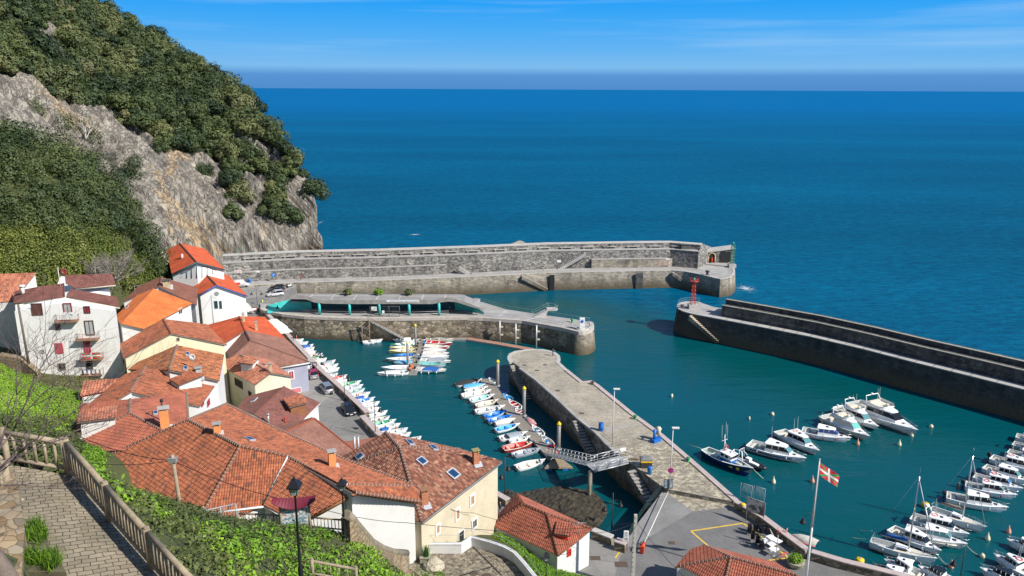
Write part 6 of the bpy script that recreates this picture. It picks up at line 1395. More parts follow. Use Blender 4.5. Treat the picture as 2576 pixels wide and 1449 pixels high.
fence('weathered gate rail and post at the left edge of the path',[P(24,1250,48.15),P(-40,1330,48.1)],1.0,.3,.1,.05)
fz=33.4
fence('wooden picket fence behind the nasturtiums left of the map board',[P(602,1322,fz),P(689,1326,fz),P(707,1327,fz)],.85,.22,.06,.03)
fence('wooden picket fence between the map board and the curved rubble wall',[P(782,1330,fz),P(862,1337,fz)],.8,.22,.06,.03)
fence('wooden post and rail corner at the bottom edge below the lamp',[P(787,1449,37.8),P(897,1468,36.5)],.8,.5,.07,.03)
fence('wooden picket fence running down beside the end of the rubble wall',[P(952,1428,28.2),P(1030,1480,26)],.85,.22,.06,.03)
fence('wooden picket fence beside the lane planter',[P(1003,1436,22.5),P(1040,1462,21.5),P(1090,1500,20.5)],1.0,.24,.07,.03)
mb=MB()
t=thing('mesh_fence','rusty framed wire mesh panel at the corner of the front house roof','fence',P(565,1312,34),0,None,True)
A=P(515,1300,35.5);B=P(598,1322,33.8);mb.tube(A+Vector((0,0,.2)),A+Vector((0,0,.7)),.03);mb.tube(B-Vector((0,0,.2)),B+Vector((0,0,1.5)),.035);mb.tube(A+Vector((0,0,.4)),B+Vector((0,0,1.5)),.03);mb.tube((A+B)/2,(A+B)/2+Vector((0,0,1.)),.03);mb.build('frame',flat('pale_iron',(.35,.37,.38),.5),t);mb=MB()
for k in range(1,14): p=A+(B-A)*k/14;mb.tube(p,p+Vector((0,0,.4+k/14*1.1)),.008,n=3)
for k in range(1,6): mb.tube(A+Vector((0,0,.1*k)),B+Vector((0,0,.28*k)),.008,n=3)
mb.build('mesh',flat('pale_iron',(.35,.37,.38),.5),t)
# ---- lantern lamps on tall black posts
def lantern(base,h,s,label):
    t=thing('street_lantern',label,'street lamp',base);mb=MB();mb.lathe((0,0,-1.2),[(.11,0),(.11,1.6),(.075,1.7),(.06,h*.6),(.045,h+1.2-.6),(.09,h+1.2-.55),(.05,h+1.2-.45)],10);mb.build('post',black,t)
    z=h-.5;mb=MB();mb.ring([[Vector((x*r,y*r,z+k)) for x,y in((-1,-1),(1,-1),(1,1),(-1,1))] for r,k in((.11*s,0),(.19*s,.38*s))],0,True,False);f=mb.build('lantern_glass',flat('frosted_glass',(.38,.40,.38),.35,.06),t)
    mb=MB()
    for x,y in((-1,-1),(1,-1),(1,1),(-1,1)): mb.tube((x*.115*s,y*.115*s,z),(x*.195*s,y*.195*s,z+.38*s),.014,n=4)
    mb.ring([[Vector((x*r,y*r,z+k)) for x,y in((-1,-1),(1,-1),(1,1),(-1,1))] for r,k in((.27*s,.36*s),(.28*s,.41*s),(.15*s,.62*s),(.06*s,.68*s))],0,True,False);mb.lathe((0,0,z+.68*s),[(.06*s,0),(.08*s,.03),(.03*s,.08),(.05*s,.11),(.01,.16)],8)
    mb.build('lantern_cap',black,t)
lantern(P(757,1449,39.6)+Vector((0,0,0)),4.4,1.0,'nearest black street lantern standing in the nasturtium slope')
lantern(P(868,1358,33.4),3.85,1.0,'black street lantern at the top of the curved rubble wall')
lantern(P(1373,1475,9.5),3.6,1.25,'black street lantern on the bank in front of the small red roof')
# map board under a red curved canopy
c=P(745,1331,fz);rz=.12;t=thing('map_board','illustrated map board on two wooden posts under a curved dark red canopy','notice board',c,rz)
for s in(-1,1): mb=MB();mb.tube((s*.87,0,-.5),(s*.87,0,1.95),.075,n=8);mb.build('post',wood,t)
g=G('map_print');e=g.vor(g.obj(),7,0,'DISTANCE_TO_EDGE');cc=g.vor(g.obj(),7,1);s3=g.sep(cc);b=g.ramp(s3[0],[(.2,(.16,.28,.30)),(.4,(.55,.6,.62)),(.7,(.7,.7,.68)),(.85,(.12,.35,.42)),(.95,(.5,.25,.15))]);g.col(g.mix(g.ramp(e,[(0,(1,1,1)),(.03,(0,0,0))]),b,(.12,.14,.15))).rough(.4)
mb=MB();mb.box((0,-.02,.95),(1.66,.05,1.1));p_=mb.build('panel',flat('sign_white',(.8,.8,.78),.5),t);mb=MB();mb.box((0,-.05,.95),(1.56,.015,1.0));mb.build('map_sheet',g.m,p_)
mb=MB();n=14;A=[];B=[]
for k in range(n+1):
    x=-1.3+2.6*k/n;z=2.0-.42*(1-(x/1.3)**2)*0+.1*(x/1.3)**2;A.append((x,z))
for k in range(n):
    (x0,z0),(x1,z1)=A[k],A[k+1];d0=.42*(1-(x0/1.3)**2);d1=.42*(1-(x1/1.3)**2)
    mb.poly([(x0,-.35,z0-d0),(x1,-.35,z1-d1),(x1,.15,z1+.08),(x0,.15,z0+.08)]);mb.poly([(x0,.15,z0+.04),(x1,.15,z1+.04),(x1,-.35,z1-d1-.04),(x0,-.35,z0-d0-.04)]);mb.poly([(x0,-.35,z0-d0-.04),(x1,-.35,z1-d1-.04),(x1,-.35,z1-d1),(x0,-.35,z0-d0)])
mb.build('canopy',flat('dark_red_sheet',(.15,.012,.03),.6,.1),t)
# poles and wires
def pole(name,base,top,r,mat,label,cat='utility pole'):
    t=thing(name,label,cat,base);mb=MB();mb.tube((0,0,-1),top-base,r*1.25,r,8);mb.build('shaft',mat,t);return t
b_=P(459,1284,34.2)+Vector((0,0,-1.5));tp=Vector((b_[0]-.25,b_[1],HZ(447,1143,b_)));t=pole('utility_pole',b_,tp,.11,wood,'old wooden utility pole standing before the front house roof');mb=MB();mb.box(tp-b_+Vector((0,0,-.35)),(.5,.3,.3));mb.build('insulator_bracket',steel,t);WP=tp-Vector((0,0,.4))
b_=P(1590,1482,QZ);tp=b_+Vector((.1,0,HZ(1593,1294,b_)-QZ));t=thing('utility_pole','square pale concrete pole with drilled face near the bottom of the square','utility pole',b_)
mb=MB();hh=tp[2]-QZ;mb.prism([(-.17,-.15,hh),(.17,-.15,hh),(.17,.15,hh),(-.17,.15,hh)],0,.06);mb.build('shaft',conc_l,t);mb=MB()
for k in range(14): mb.box((-.12,-.2+.0045*k,1.2+k*.62),(.07,.06,.12))
mb.build('holes',dark,t);WQ=tp-Vector((0,0,.9))
b_=P(71,905,17.0);pole('utility_pole',b_,Vector((b_[0]-.2,b_[1],HZ(52,766,b_))),.16,flat('dark_pole',(.13,.11,.10),.8),'dark wooden pole before the left corner of the tall white house')
mb=MB();a_=P(313,945,12.2);mb.tube(a_+Vector((-.15,-.5,0)),Vector((a_[0]-.15,a_[1]-.4,24)),.09,n=6);single('downpipe',mb,framew,'white downpipe at the right corner of the tall white house','pipe')
line_r=[P(0,925,15.5),P(55,934,15.),P(98,970,13.)];t=thing('retaining_wall','rough tan rubble retaining wall left of the tall white house','wall',line_r[1]*1,0,None,True);mb=MB()
for i in range(2): a_,c_=line_r[i],line_r[i+1];mb.prism([a_+Vector((0,0,2.2)),c_+Vector((0,0,2.2)),c_+Vector((0,1,2.3)),a_+Vector((0,1,2.3))],9)
mb.build('wall',stn,t)
b_=P(539,835,8);t=pole('utility_pole',Vector((b_[0],b_[1],5)),PY(531,743,b_[1]),.13,flat('grey_pole',(.3,.3,.31),.8),'thin dark pole with wires before the blue trimmed white house');W3=PY(531,745,b_[1])
def cable(pts,sag,label,r=.022):
    mb=MB();out=[]
    for a,b in zip(pts[:-1],pts[1:]):
        for k in range(13): s=k/12;out.append(Vector(a)+(Vector(b)-Vector(a))*s-Vector((0,0,sag*4*s*(1-s))))
    mb.path(out,r,4);single('cable',mb,black,label,'cable',loc=out[0])
e1=PY(770,1262,45);cable([PY(188,1092,44),WP,PY(745,1262,50),PY(1022,1315,60),PY(1500,1340,76),WQ],.35,'black overhead cable crossing the whole foreground from the left roofs')
cable([PY(228,1165,50),WP],.2,'short black cable from the roof corner to the wooden pole')
cable([WQ,PY(1700,1430,73),PY(1760,1480,70)],.2,'black cable from the concrete pole to the bottom red roof');cable([WQ,PY(1380,1330,78),PY(1190,1290,80),PY(1110,1270,76)],.3,'black cable from the concrete pole to the cream house')
cable([W3,PY(612,768,175)],.6,'thin wire from the dark pole to the quay side gable');cable([W3,PY(498,790,150)],.5,'thin wire from the dark pole down to the brown roof')
# ---- bell lamps along the quay
def bell(base,h,label,arms=(-1,1),rz=0.,arm=1.5,za=.72):
    t=thing('harbour_lamp',label,'street lamp',base,rz);mb=MB();mb.lathe((0,0,0),[(.12,0),(.12,.9),(.07,1.0),(.05,h)],8);mb.build('post',black,t);mb=MB();z=h*za
    for s in arms: mb.path([(0,0,z+.5),(s*arm*.5,0,z+.35),(s*arm,0,z)],.03,5);mb.tube((s*.6,0,z+.0),(0,0,z-.4),.02,n=4)
    mb.build('arm',black,t)
    for s in arms: mb=MB();mb.lathe((s*arm,0,z-.75),[(.42,0),(.36,.12),(.2,.4),(.08,.65),(.05,.8)],12);mb.build('lamp_shade',black,t)
for i,(bx,by,tx,ty,zz,rz,ar,lab) in enumerate([(648,775,645,717,QZ,0,(-1,1),'double armed bell lamp at the head of the fish quay'),(687,801,684,754,QZ,0,(-1,1),'double armed bell lamp in front of the fish quay corner'),(739,868,735,822,QZ,1,(1,),'bell lamp beyond the red car on the promenade'),(797,934,792,879,QZ,1,(1,),'bell lamp beside the red car at the quay parapet'),(868,1009,865,927,QZ,1,(1,),'bell lamp between the silver car and the black car'),(945,1101,941,1000,QZ,1,(1,),'bell lamp past the black car at the wall step'),(1270,1252,1269,1149,QZ,1.2,(-1,1),'double armed bell lamp beside the cream house'),(1539,1329,1541,1239,.6,.45,(-1,1),'double armed bell lamp rising from the deep basin corner'),(2032,1404,2042,1249,QZ,.3,(-1,),'bell lamp next to the flagpole'),(2412,1475,2428,1374,1.,.2,(-1,),'bell lamp before the moored boats at the bottom right')]):
    b_=P(bx,by,zz);bell(b_,max(3.5,min(9,HZ(tx,ty,b_)-zz)),lab,ar,rz,1.3,.7)
def pierlamp(bx,by,tx,ty,label,no=False):
    b_=P(bx,by,PZ);h=HZ(tx,ty,b_)-PZ;t=thing('pier_lamp',label,'street lamp',b_);mb=MB();mb.tube((0,0,0),(0,0,h),.09,.06,8);mb.build('pole',flat('white_pole',(.6,.6,.6),.5),t);mb=MB();mb.box((.35,0,h+.03),(1.0,.4,.16));mb.build('lamp_head',flat('frame_white',(.7,.69,.65),.6,.05),t)
    return t,h
pierlamp(1540,1124,1548,979,'tall pale lamp post in the middle of the cobbled pier')
t,h=pierlamp(1684,1232,1694,1077,'tall pale lamp post with a no parking disc at the root of the pier')
mb=MB();mb.tube((0,-.12,3.1),(0,-.15,3.1),.42,n=20);d_=mb.build('sign_disc',flat('sign_red',(.6,.02,.03),.5,.03),t);mb=MB();mb.tube((0,-.152,3.1),(0,-.165,3.1),.32,n=20);mb.build('sign_face',flat('sign_blue',(.02,.05,.4),.5,.03),d_);mb=MB();mb.box((0,-.18,3.1),(.66,.02,.08),0,0,('Y',R(45)));mb.box((0,-.19,3.1),(.66,.02,.08),0,0,('Y',R(-45)));mb.build('sign_bar',flat('sign_red',(.6,.02,.03),.5,.03),d_)
# flag on its tall mast
b_=P(2024,1487,QZ);ht=HZ(2059,1157,b_)-QZ;t=thing('flagpole','tall white flagpole at the quay parapet flying a red, white and green flag','flagpole',b_);mb=MB();mb.tube((0,0,0),(0,0,ht*.5),.17,.12,10);mb.tube((0,0,ht*.5),(0,0,ht),.12,.07,10);mb.build('mast',flat('pale_mast',(.55,.56,.56),.4),t);mb=MB();mb.lathe((0,0,ht),[(.07,0),(.12,.05),(.1,.15),(.02,.2)],8);mb.tube((.2,-.1,1.2),(.12,-.02,ht-.1),.012,n=3);mb.build('finial_and_halyard',steel,t)
ob=ikurrina('flag',Vector((0,0,0)),Vector((.80,.1,-.60)),Vector((.06,0,-.9)),3.0,1.75,Vector((.1,-1,.1)).normalized(),'',.16);ob.location=b_+Vector((.1,0,ht-.25));props(ob,'red flag with white cross and green diagonals flying from the tall mast','flag')
# ---- things on the square and the pier
rl=flat('rust_red',(.62,.06,.02),.5,.15)
t=thing('road_barrier','white barrier arm lowered across the ramp with red counterweight','barrier',P(1613,1388,QZ));a=P(1621,1365,QZ+.9)-P(1613,1388,QZ);b2_=P(1681,1237,QZ+1.0)-P(1613,1388,QZ)
mb=MB();mb.tube(a,b2_,.06,n=6);mb.build('arm',flat('frame_white',(.7,.69,.65),.6,.05),t);mb=MB();dd=(b2_-a).normalized();c=a-dd*1.1;mb.tube(a,c,.22,.3,4);mb.box(c+Vector((0,0,-.3)),(.35,.5,.9),math.atan2(dd[1],dd[0]));mb.build('counterweight',rl,t)
mb=MB();o=P(1602,1385,QZ)-P(1613,1388,QZ)
for k in range(5): mb.tube(o+Vector((0,0,.2+.2*k)),o+Vector((.9,.3,.2+.2*k)),.03,n=4)
for k in range(3): mb.tube(o+Vector((.45*k,.15*k,0)),o+Vector((.45*k,.15*k,1.1)),.04,n=4)
mb.build('barrier_grille',black,t)
def board(base,w,h,z,rz,label,fill,frame=black,legs=True,name='notice_board',cat='sign'):
    t=thing(name,label,cat,base,rz);mb=MB();mb.box((0,0,z+h/2),(w,.06,h));p=mb.build('panel',frame,t);mb=MB();mb.box((0,-.04,z+h/2),(w*.88,.02,h*.9));mb.build('face',fill,p)
    for s in(-1,1): mb=MB();mb.tube((s*w*.45,0,0),(s*w*.45,0,z+h),.04,n=5);mb.build('leg',frame,t)
    return t,p
gp_=G('photo_print');gp_.col(gp_.ramp(gp_.noise(gp_.obj(),2.2,4),[(.35,(.05,.08,.12)),(.5,(.18,.25,.3)),(.7,(.5,.5,.5))])).rough(.4)
board(P(1680,1240,QZ),1.35,1.4,.75,.1,'dark framed picture board at the top of the concrete ramp',gp_.m)
bd=G('notice_print');e=bd.vor(bd.obj(),2.2,1);bd.col(bd.ramp(bd.sep(e)[0],[(.3,(.12,.12,.12)),(.5,(.35,.33,.3)),(.7,(.6,.58,.55))])).rough(.5)
board(P(1897,1318,QZ),2.6,2.0,1.6,-.75,'large grey information board behind the parapet by the ramp',bd.m,flat('grey_sign',(.35,.36,.37),.5))
t,p=board(P(1573,1385,QZ),.6,1.0,1.8,.0,'narrow white notice with dark text on a post beside the square wall block',flat('sign_white',(.8,.8,.78),.5),flat('sign_white',(.8,.8,.78),.5))
mb=MB()
for k in range(5): mb.box((0,-.06,2.6-k*.15),(.42 if k%2 else .34,.015,.05))
mb.build('text_lines',flat('sign_ink2',(.05,.08,.2),.6),p)
t,p=board(P(1567,1146,PZ),1.0,.7,.7,.2,'small tilted white panel beside the pier lamp',flat('sign_white',(.8,.8,.78),.5),steel)
t=thing('blue_drum','bright blue plastic drum at the edge of the pier stair','drum',P(1512,1083,PZ));mb=MB();mb.lathe((0,0,0),[(.42,0),(.45,.1),(.45,.6),(.47,.62),(.45,.66),(.45,1.25),(.4,1.3)],14);mb.build('barrel',blue,t);mb=MB();mb.lathe((0,0,1.3),[(.43,0),(.43,.06),(.1,.08)],14);mb.build('lid',flat('blue_lid',(.01,.09,.35),.5),t)
t=thing('waste_container','black lidded container with yellow band on the pier','waste container',P(1632,1181,PZ)+Vector((-.3,.9,0)));mb=MB();mb.ring([[Vector((x*r,y*r*.8,z)) for x,y in((-1,-1),(1,-1),(1,1),(-1,1))] for r,z in((.75,.1),(.85,1.0))],0,True,False);mb.build('body',flat('dark_bin',(.05,.05,.05),.6),t);mb=MB();mb.box((0,0,1.1),(1.75,1.42,.25));mb.build('band',yel,t);mb=MB();mb.ring([[Vector((x*r,y*r*.8,z)) for x,y in((-1,-1),(1,-1),(1,1),(-1,1))] for r,z in((.9,1.23),(.85,1.5),(.5,1.62))],0,True,False);mb.build('lid',flat('grey_lid',(.2,.2,.19),.6),t)
t=thing('waste_bin','small blue bin in front of the black and yellow container','bin',P(1634,1192,PZ));mb=MB();mb.lathe((0,0,0),[(.3,0),(.38,.9),(.4,1.0)],12);mb.build('bin_body',flat('light_blue_plastic',(.03,.25,.6),.4),t);mb=MB();mb.lathe((0,0,1),[(.42,0),(.4,.1),(.1,.2)],12);mb.build('lid',blue,t)
t=thing('net_winch','blue hauling winch with a bundle of pale rope on the pier edge','winch',P(1652,1110,PZ),.6);mb=MB();mb.box((-.2,0,.3),(1.6,.9,.6));mb.build('base',blue,t);mb=MB();mb.tube((-.6,0,.6),(-.6,0,2.2),.22,n=8);mb.tube((.8,.3,0),(.8,.3,1.8),.12,n=8);mb.build('column',blue,t);mb=MB();mb.tube((-.6,-.1,1.9),(.9,.3,1.8),.1,n=6)
mb.build('drum_axle',blue,t);mb=MB();mb.lathe((.5,.2,.9),[(.15,0),(.42,.15),(.35,.7),(.5,1.1),(.3,1.4),(.1,1.45)],9);mb.build('rope_bundle',flat('rope_cream',(.6,.55,.42),.9,.2,3),t)
def bollard(x,y,mat,label,z=PZ,s=1.):
    t=thing('mooring_bollard',label,'bollard',P(x,y,z));mb=MB();mb.lathe((0,0,0),[(.35*s,0),(.33*s,.08),(.2*s,.15),(.19*s,.4*s),(.34*s,.55*s),(.3*s,.68*s),(.05,.72*s)],12);mb.build('bollard_head',mat,t)
gb=flat('bollard_green',(.02,.25,.08),.5)
bollard(1598,1054,gb,'green mooring bollard midway along the pier edge');bollard(1731,1161,gb,'green mooring bollard near the root of the pier edge');bollard(1491,967,flat('rusty_iron',(.10,.07,.05),.8),'rusty mooring bollard at the step in the pier edge');bollard(1779,692,black,'dark mooring post on the outer mole head',MZ,2.);bollard(1439,811,gb,'green mooring bollard near the end of the inner quay',IZ,1.3);bollard(1716,776,flat('rusty_iron',(.10,.07,.05),.8),'dark bollard left of the red beacon',BZ,1.5)
t=thing('harbour_signpost','tangle of pale gates and posts on the parapet at the pier root','gate',P(1865,1270,QZ)+Vector((.6,.3,0)),-.7);mb=MB()
for k in range(2):
    o=Vector((k*1.7,k*.4,0));
    for x in(-.8,.8): mb.tube(o+Vector((x,0,0)),o+Vector((x,0,3.0)),.04,n=4)
    for z in(1.,3.0): mb.tube(o+Vector((-.8,0,z)),o+Vector((.8,0,z)),.035,n=4)
    for x in np.linspace(-.7,.7,7): mb.tube(o+Vector((x,0,1)),o+Vector((x*.6,.1,3)),.02,n=3)
mb.build('gate_frame',flat('pale_iron',(.35,.37,.38),.5),t)
t=thing('life_ring_box','yellow topped post by the information board','post',P(1867,1290,QZ));mb=MB();mb.tube((0,0,0),(0,0,1.2),.12,n=8);mb.build('post',steel,t);mb=MB();mb.lathe((0,0,1.2),[(.3,0),(.35,.15),(.15,.25)],10);mb.build('cap',yel,t)
t=thing('round_planter','round concrete planter with a clipped green bush beside the parapet','planter',P(2000,1424,QZ));mb=MB();mb.lathe((0,0,0),[(.75,0),(.95,.25),(1.0,.6),(1.05,.65),(.98,.75),(.8,.7)],20);mb.build('planter_bowl',flat('mossy_stone',(.3,.29,.2),.9,.3,2),t);V,Fq,tt=leaves(np.array([[0,0,1.15],[.3,.1,1.0],[-.3,-.1,1.0]]),np.array([.75,.6,.6]),260,.11,np.array([.6,.5,.5]),.8);o=npmesh('bush',V,Fq,ivy,tt);o.parent=t
# stacked café chairs, folded tables and parasols
def chairstack(x,y,n,rz,label):
    t=thing('chair_stack',label,'stacked chairs',P(x,y,QZ),rz,'café furniture stored on the square')
    for k in range(n):
        mb=MB();z=.45+k*.18
        mb.box((0,0,z),(.48,.48,.04))
        for a,b in((-.22,-.22),(.22,-.22),(.22,.22),(-.22,.22)): mb.tube((a,b,max(0,z-.45)),(a,b,z+ (.42 if b>0 else .2)),.02,n=4)
        for q in range(4): mb.box((0,.23,z+.1+q*.1),(.46,.03,.05))
        for s in(-1,1): mb.box((s*.24,0,z+.2),(.04,.46,.04))
        mb.build('chair',black,t)
rr=random.Random(12)
for i,(x,y,n,l) in enumerate([(1885,1345,5,'black chair stack at the far left of the stored café furniture'),(1900,1341,6,'black chair stack second from the far left'),(1915,1347,5,'tall black chair stack behind the folded tables'),(1893,1362,5,'black chair stack at the left front corner of the furniture'),(1905,1372,4,'low black chair stack before the folded tables'),(1915,1383,4,'nearest black chair stack beside the yellow line'),(1926,1342,3,'small black chair stack next to the parapet')]): chairstack(x,y,n,rr.uniform(-.5,.5),l)
for i,(x,y,l) in enumerate([(1922,1377,'white square café table at the front left of the group'),(1938,1384,'white square café table at the front of the group'),(1938,1368,'white square café table in the middle of the group'),(1954,1377,'white square café table nearest the round planter'),(1945,1398,'tilted white café table beside the thin mast')]):
    t=thing('cafe_table',l,'table',P(x,y,QZ),.3+i*.1,'café furniture stored on the square');mb=MB();mb.box((0,0,.95),(.95,.95,.05));mb.build('table_top',ikw,t);mb=MB();mb.tube((0,0,0),(0,0,.95),.05,n=6);mb.lathe((0,0,0),[(.3,0),(.28,.05),(.05,.08)],8);mb.build('pedestal',steel,t)
t=thing('folded_parasols','bundle of folded cream and orange parasols behind the café tables','parasols',P(1958,1360,QZ)+Vector((.3,0,0)));mb=MB()
for k in range(6): a=rr.uniform(-.8,.8);mb.tube((a,rr.uniform(-.3,.3),.1),(a+rr.uniform(-.9,.9),rr.uniform(-.2,.4),1.6),.12,.03,6,rr.choice((0,0,1)))
mb.build('cloth',[flat('parasol_cream',(.6,.55,.48),.9,.2),rl],t)
t=thing('thin_mast','thin pole with red and white trestle in front of the café tables','pole',P(1950,1420,QZ));mb=MB();mb.tube((0,0,0),(0,0,HZ(1951,1345,P(1950,1420,QZ))-QZ),.04,n=6);mb.build('pole',steel,t);mb=MB();mb.tube((.6,.6,0),(1.4,1.2,.9),.05,n=5);mb.tube((1.6,.6,0),(1.4,1.2,.9),.05,n=5);mb.tube((.6,1.,.6),(1.9,1.2,.9),.05,n=5);mb.build('trestle',rl,t)
t=thing('upturned_boat','pale red rimmed dinghy bow leaning on the parapet by the flagpole','dinghy',P(2010,1378,QZ)+Vector((.9,.6,0)),2.4);mb=MB();mb.ring([[Vector((x,math.sin(a)*w,.2+math.cos(a)*w*.5+.6)) for a in np.linspace(-PI/2,PI/2,7)] for x,w in((-1.6,.8),(-.4,.95),(.8,.7),(1.7,.05))],0,False,True,False);mb.build('hull',flat('parasol_cream',(.6,.55,.48),.9,.2),t);mb=MB();mb.path([(-1.6,-.8,.8),(-.4,-.95,.8),(.8,-.7,.8),(1.7,0,.8),(.8,.7,.8),(-.4,.95,.8),(-1.6,.8,.8)],.05,5);mb.build('rim',rl,t)
# white parasols on the promenade
for i,(x,y,s,l) in enumerate([(686,822,2.2,'white square parasol farthest along the promenade'),(697,831,2.3,'white square parasol in the middle of the three'),(708,843,2.3,'white square parasol nearest the brown roof')]):
    b_=P(x-4,y+14,QZ);t=thing('parasol',l,'parasol',b_,.6,'white café parasols');mb=MB();mb.tube((0,0,0),(0,0,2.9),.04,n=6);mb.build('pole',steel,t);mb=MB();mb.ring([[Vector((x_*r,y_*r,z)) for x_,y_ in((-1,-1),(1,-1),(1,1),(-1,1))] for r,z in((s,2.3),(s,2.45),(.05,3.1))],0,False,False);mb.build('canopy',flat('parasol_white',(.78,.77,.75),.8,.06,1),t)
b_=P(590,800,QZ);mb=MB();mb.ring([[Vector((x_*r,y_*r*.8,z)) for x_,y_ in((-1,-1),(1,-1),(1,1),(-1,1))] for r,z in((4,2.2),(4,2.6),(.3,4.2))],0,True,False);o=single('white_marquee',mb,flat('marquee_cloth',(.62,.6,.52),.8,.1,.6),'pale canvas marquee against the blue trimmed white house','marquee',loc=(0,0,0));o.location=b_;o.rotation_euler=(0,0,.5)
# parking sign, blue container, white signs on the outer mole wall
def wallsign(px,py,w,h,mat,label,off=4.62,z=None,marks=None):
    l=offline(ml,off);p=at(l,px);zz=HZ(px,py,p);mb=MB();t=thing('wall_sign',label,'sign',(p[0],p[1]-.06,zz));mb.box((0,0,0),(w,.05,h));f=mb.build('panel',mat,t)
    if marks: mb=MB();marks(mb);mb.build('symbols',redp if mat is not blue else ikw,f)
sw=flat('sign_white',(.8,.8,.78),.5)
def prohib(mb):
    for s in(-1,1):
        mb.ring([[Vector((s*.45+math.cos(2*PI*k/12)*r,-.04,math.sin(2*PI*k/12)*r)) for k in range(12)] for r in(.24,.34)],0,False);mb.tube((s*.45-.2,-.04,-.2),(s*.45+.2,-.04,.2),.04,n=4)
wallsign(601,683,2.0,.9,sw,'white board with two red prohibition circles on the mole wall',marks=prohib)
wallsign(650,683,1.3,.6,sw,'small blank white plate on the mole wall right of the red circles')
wallsign(1406,657,1.3,.8,sw,'white plate high on the mole wall beside the long stair',5.9);wallsign(1733,656,1.,1.,sw,'square white plate on the mole wall near its head',4.6)
c=P(690,712,CZ);t=thing('parking_sign','blue parking sign with white letter P on a post','sign',c);mb=MB();mb.tube((0,0,0),(0,0,2.7),.05,n=5);mb.build('post',steel,t);mb=MB();mb.box((0,-.06,2.4),(1.1,.05,1.1));p=mb.build('panel',flat('sign_blue2',(.03,.2,.6),.5),t);o=text('letter',"P",.95,(0,-.1,2.4),(PI/2,0,0),ikw,None,.01);o.parent=p
c=P(629,714,CZ);t=thing('recycling_bin','blue recycling bin at the back of the car park','bin',c);mb=MB();mb.lathe((0,0,0),[(.45,0),(.5,1.0),(.45,1.3),(.2,1.5)],10);mb.build('bin_body',blue,t);mb=MB();mb.box((0,-.45,1.15),(.4,.05,.12));mb.build('slot',dark,t)
b_=P(604,640,12.0);t=thing('wire_gate','green wire mesh gate at the village end of the outer mole','gate',P(606,650,10.9));mb=MB()
for k in range(7): mb.tube((k*.5-1.5,0,0),(k*.5-1.5,0,2.6+k*.3),.03,n=4)
for z in(.1,1.3,2.5): mb.tube((-1.5,0,z),(1.5,0,z+(.6 if z>2 else 0)),.03,n=4)
mb.build('gate_frame',flat('green_iron',(.03,.22,.13),.5),t)
for k,(x,l) in enumerate([(718,'first dark bin under the turquoise wall'),(726,'middle dark bin under the turquoise wall'),(733,'last dark bin under the turquoise wall')]):
    c=P(x-6,772,IZ);mb=MB();t=thing('wheeled_bin',l,'bin',(c[0],c[1],IZ),0,'bins by the fish landing');mb.ring([[Vector((x_*r,y_*r,z)) for x_,y_ in((-1,-1),(1,-1),(1,1),(-1,1))] for r,z in((.32,.05),(.42,1.1))],0,True,False);mb.build('body',flat('dark_bin',(.05,.05,.05),.6),t);mb=MB();mb.box((0,0,1.15),(.9,.9,.1));mb.build('lid',black,t)
for x,lab in[(876,'left'),(953,'middle'),(1028,'right')]:
    c=PY(x,749,y_f+5);V,Fq,tt=leaves(np.array([[0,0,.7]]),np.array([1.1]),170,.3,np.array([.5]),.7);t=thing('roof_shrub','spiky palm like shrub on the fish landing roof, %s of three'%lab,'shrub',(c[0],c[1],zr+.3),0,'shrubs on the fish landing roof');o=npmesh('foliage',V,Fq,[scrub,ivy,forest_m][['left','middle','right'].index(lab)],tt);o.parent=t;mb=MB();mb.lathe((0,0,0),[(.6,0),(.7,.3),(.5,.35)],10);mb.build('pot',conc,t)
# long branches of the near tree, left
bare('bare_tree',PY(-150,1290,14.5),5.6,.55,'leafless near tree reaching in from the left edge with long thin twigs',flat('twig_bark',(.17,.12,.115),.85,.2,3),6,4,.030,14,(.9,.2))
mb=MB();mb.path([PY(-60,1340,13.5),PY(-12,1400,13.2),PY(18,1449,13.),PY(70,1560,12.6)],[.12,.15,.17,.2],10);single('tree_trunk',mb,bark,'dark leaning tree trunk crossing the bottom left corner','tree')
# ------------------------------------------------------------------ pontoons, piles, gangway
deckw=G('deck_planks');br=deckw.n('TexBrick');br.inputs['Scale'].default_value=1;br.inputs['Brick Width'].default_value=2.5;br.inputs['Row Height'].default_value=.15;br.inputs['Mortar Size'].default_value=.012;br.inputs['Color1'].default_value=(.30,.27,.225,1);br.inputs['Color2'].default_value=(.22,.195,.165,1);br.inputs['Mortar'].default_value=(.07,.06,.05,1);deckw.l(deckw.uv(),br.inputs[0]);deckw.col(br.outputs[0]).rough(.85)
floatm=flat('pontoon_float',(.34,.34,.32),.8,.15)
def pontoon(pts,label,wid,deck=None,z=.55):
    """floating walkway along a centre line"""
    pts=[Vector((p[0],p[1],z)) for p in pts];t=thing('pontoon',label,'pontoon',(pts[0][0],pts[0][1],0),0,None,True);mb=MB();L=0
    a=offline(pts,-wid/2);b=offline(pts,wid/2)
    for i in range(len(pts)-1):
        l=(pts[i+1]-pts[i]).length;mb.poly([a[i],a[i+1],b[i+1],b[i]],0,[(0,L),(0,L+l),(wid,L+l),(wid,L)]);L+=l
    mb.build('deck',deck or deckw.m,t);mb=MB();strip(mb,pts,-wid/2+.03,wid/2-.03,-.4,z-.02);mb.build('float',floatm,t);mb=MB()
    for s in(-1,1): strip(mb,pts,s*wid/2-.06,s*wid/2+.06,z-.2,z+.05)
    mb.build('edge_beam',flat('pale_beam',(.42,.40,.36),.8,.15),t);return t
pontoon([P(917,846,.55),P(1050,846.5,.55),P(1175,850,.55)],'floating walkway lying along the foot of the inner quay wall',2.2)
pontoon([P(1175,851,.55),P(1250,863,.55),P(1338,879,.55)],'long reddish wooden footbridge along the dark end of the inner quay',1.5,flat('red_planks',(.40,.19,.12),.8,.2,2))
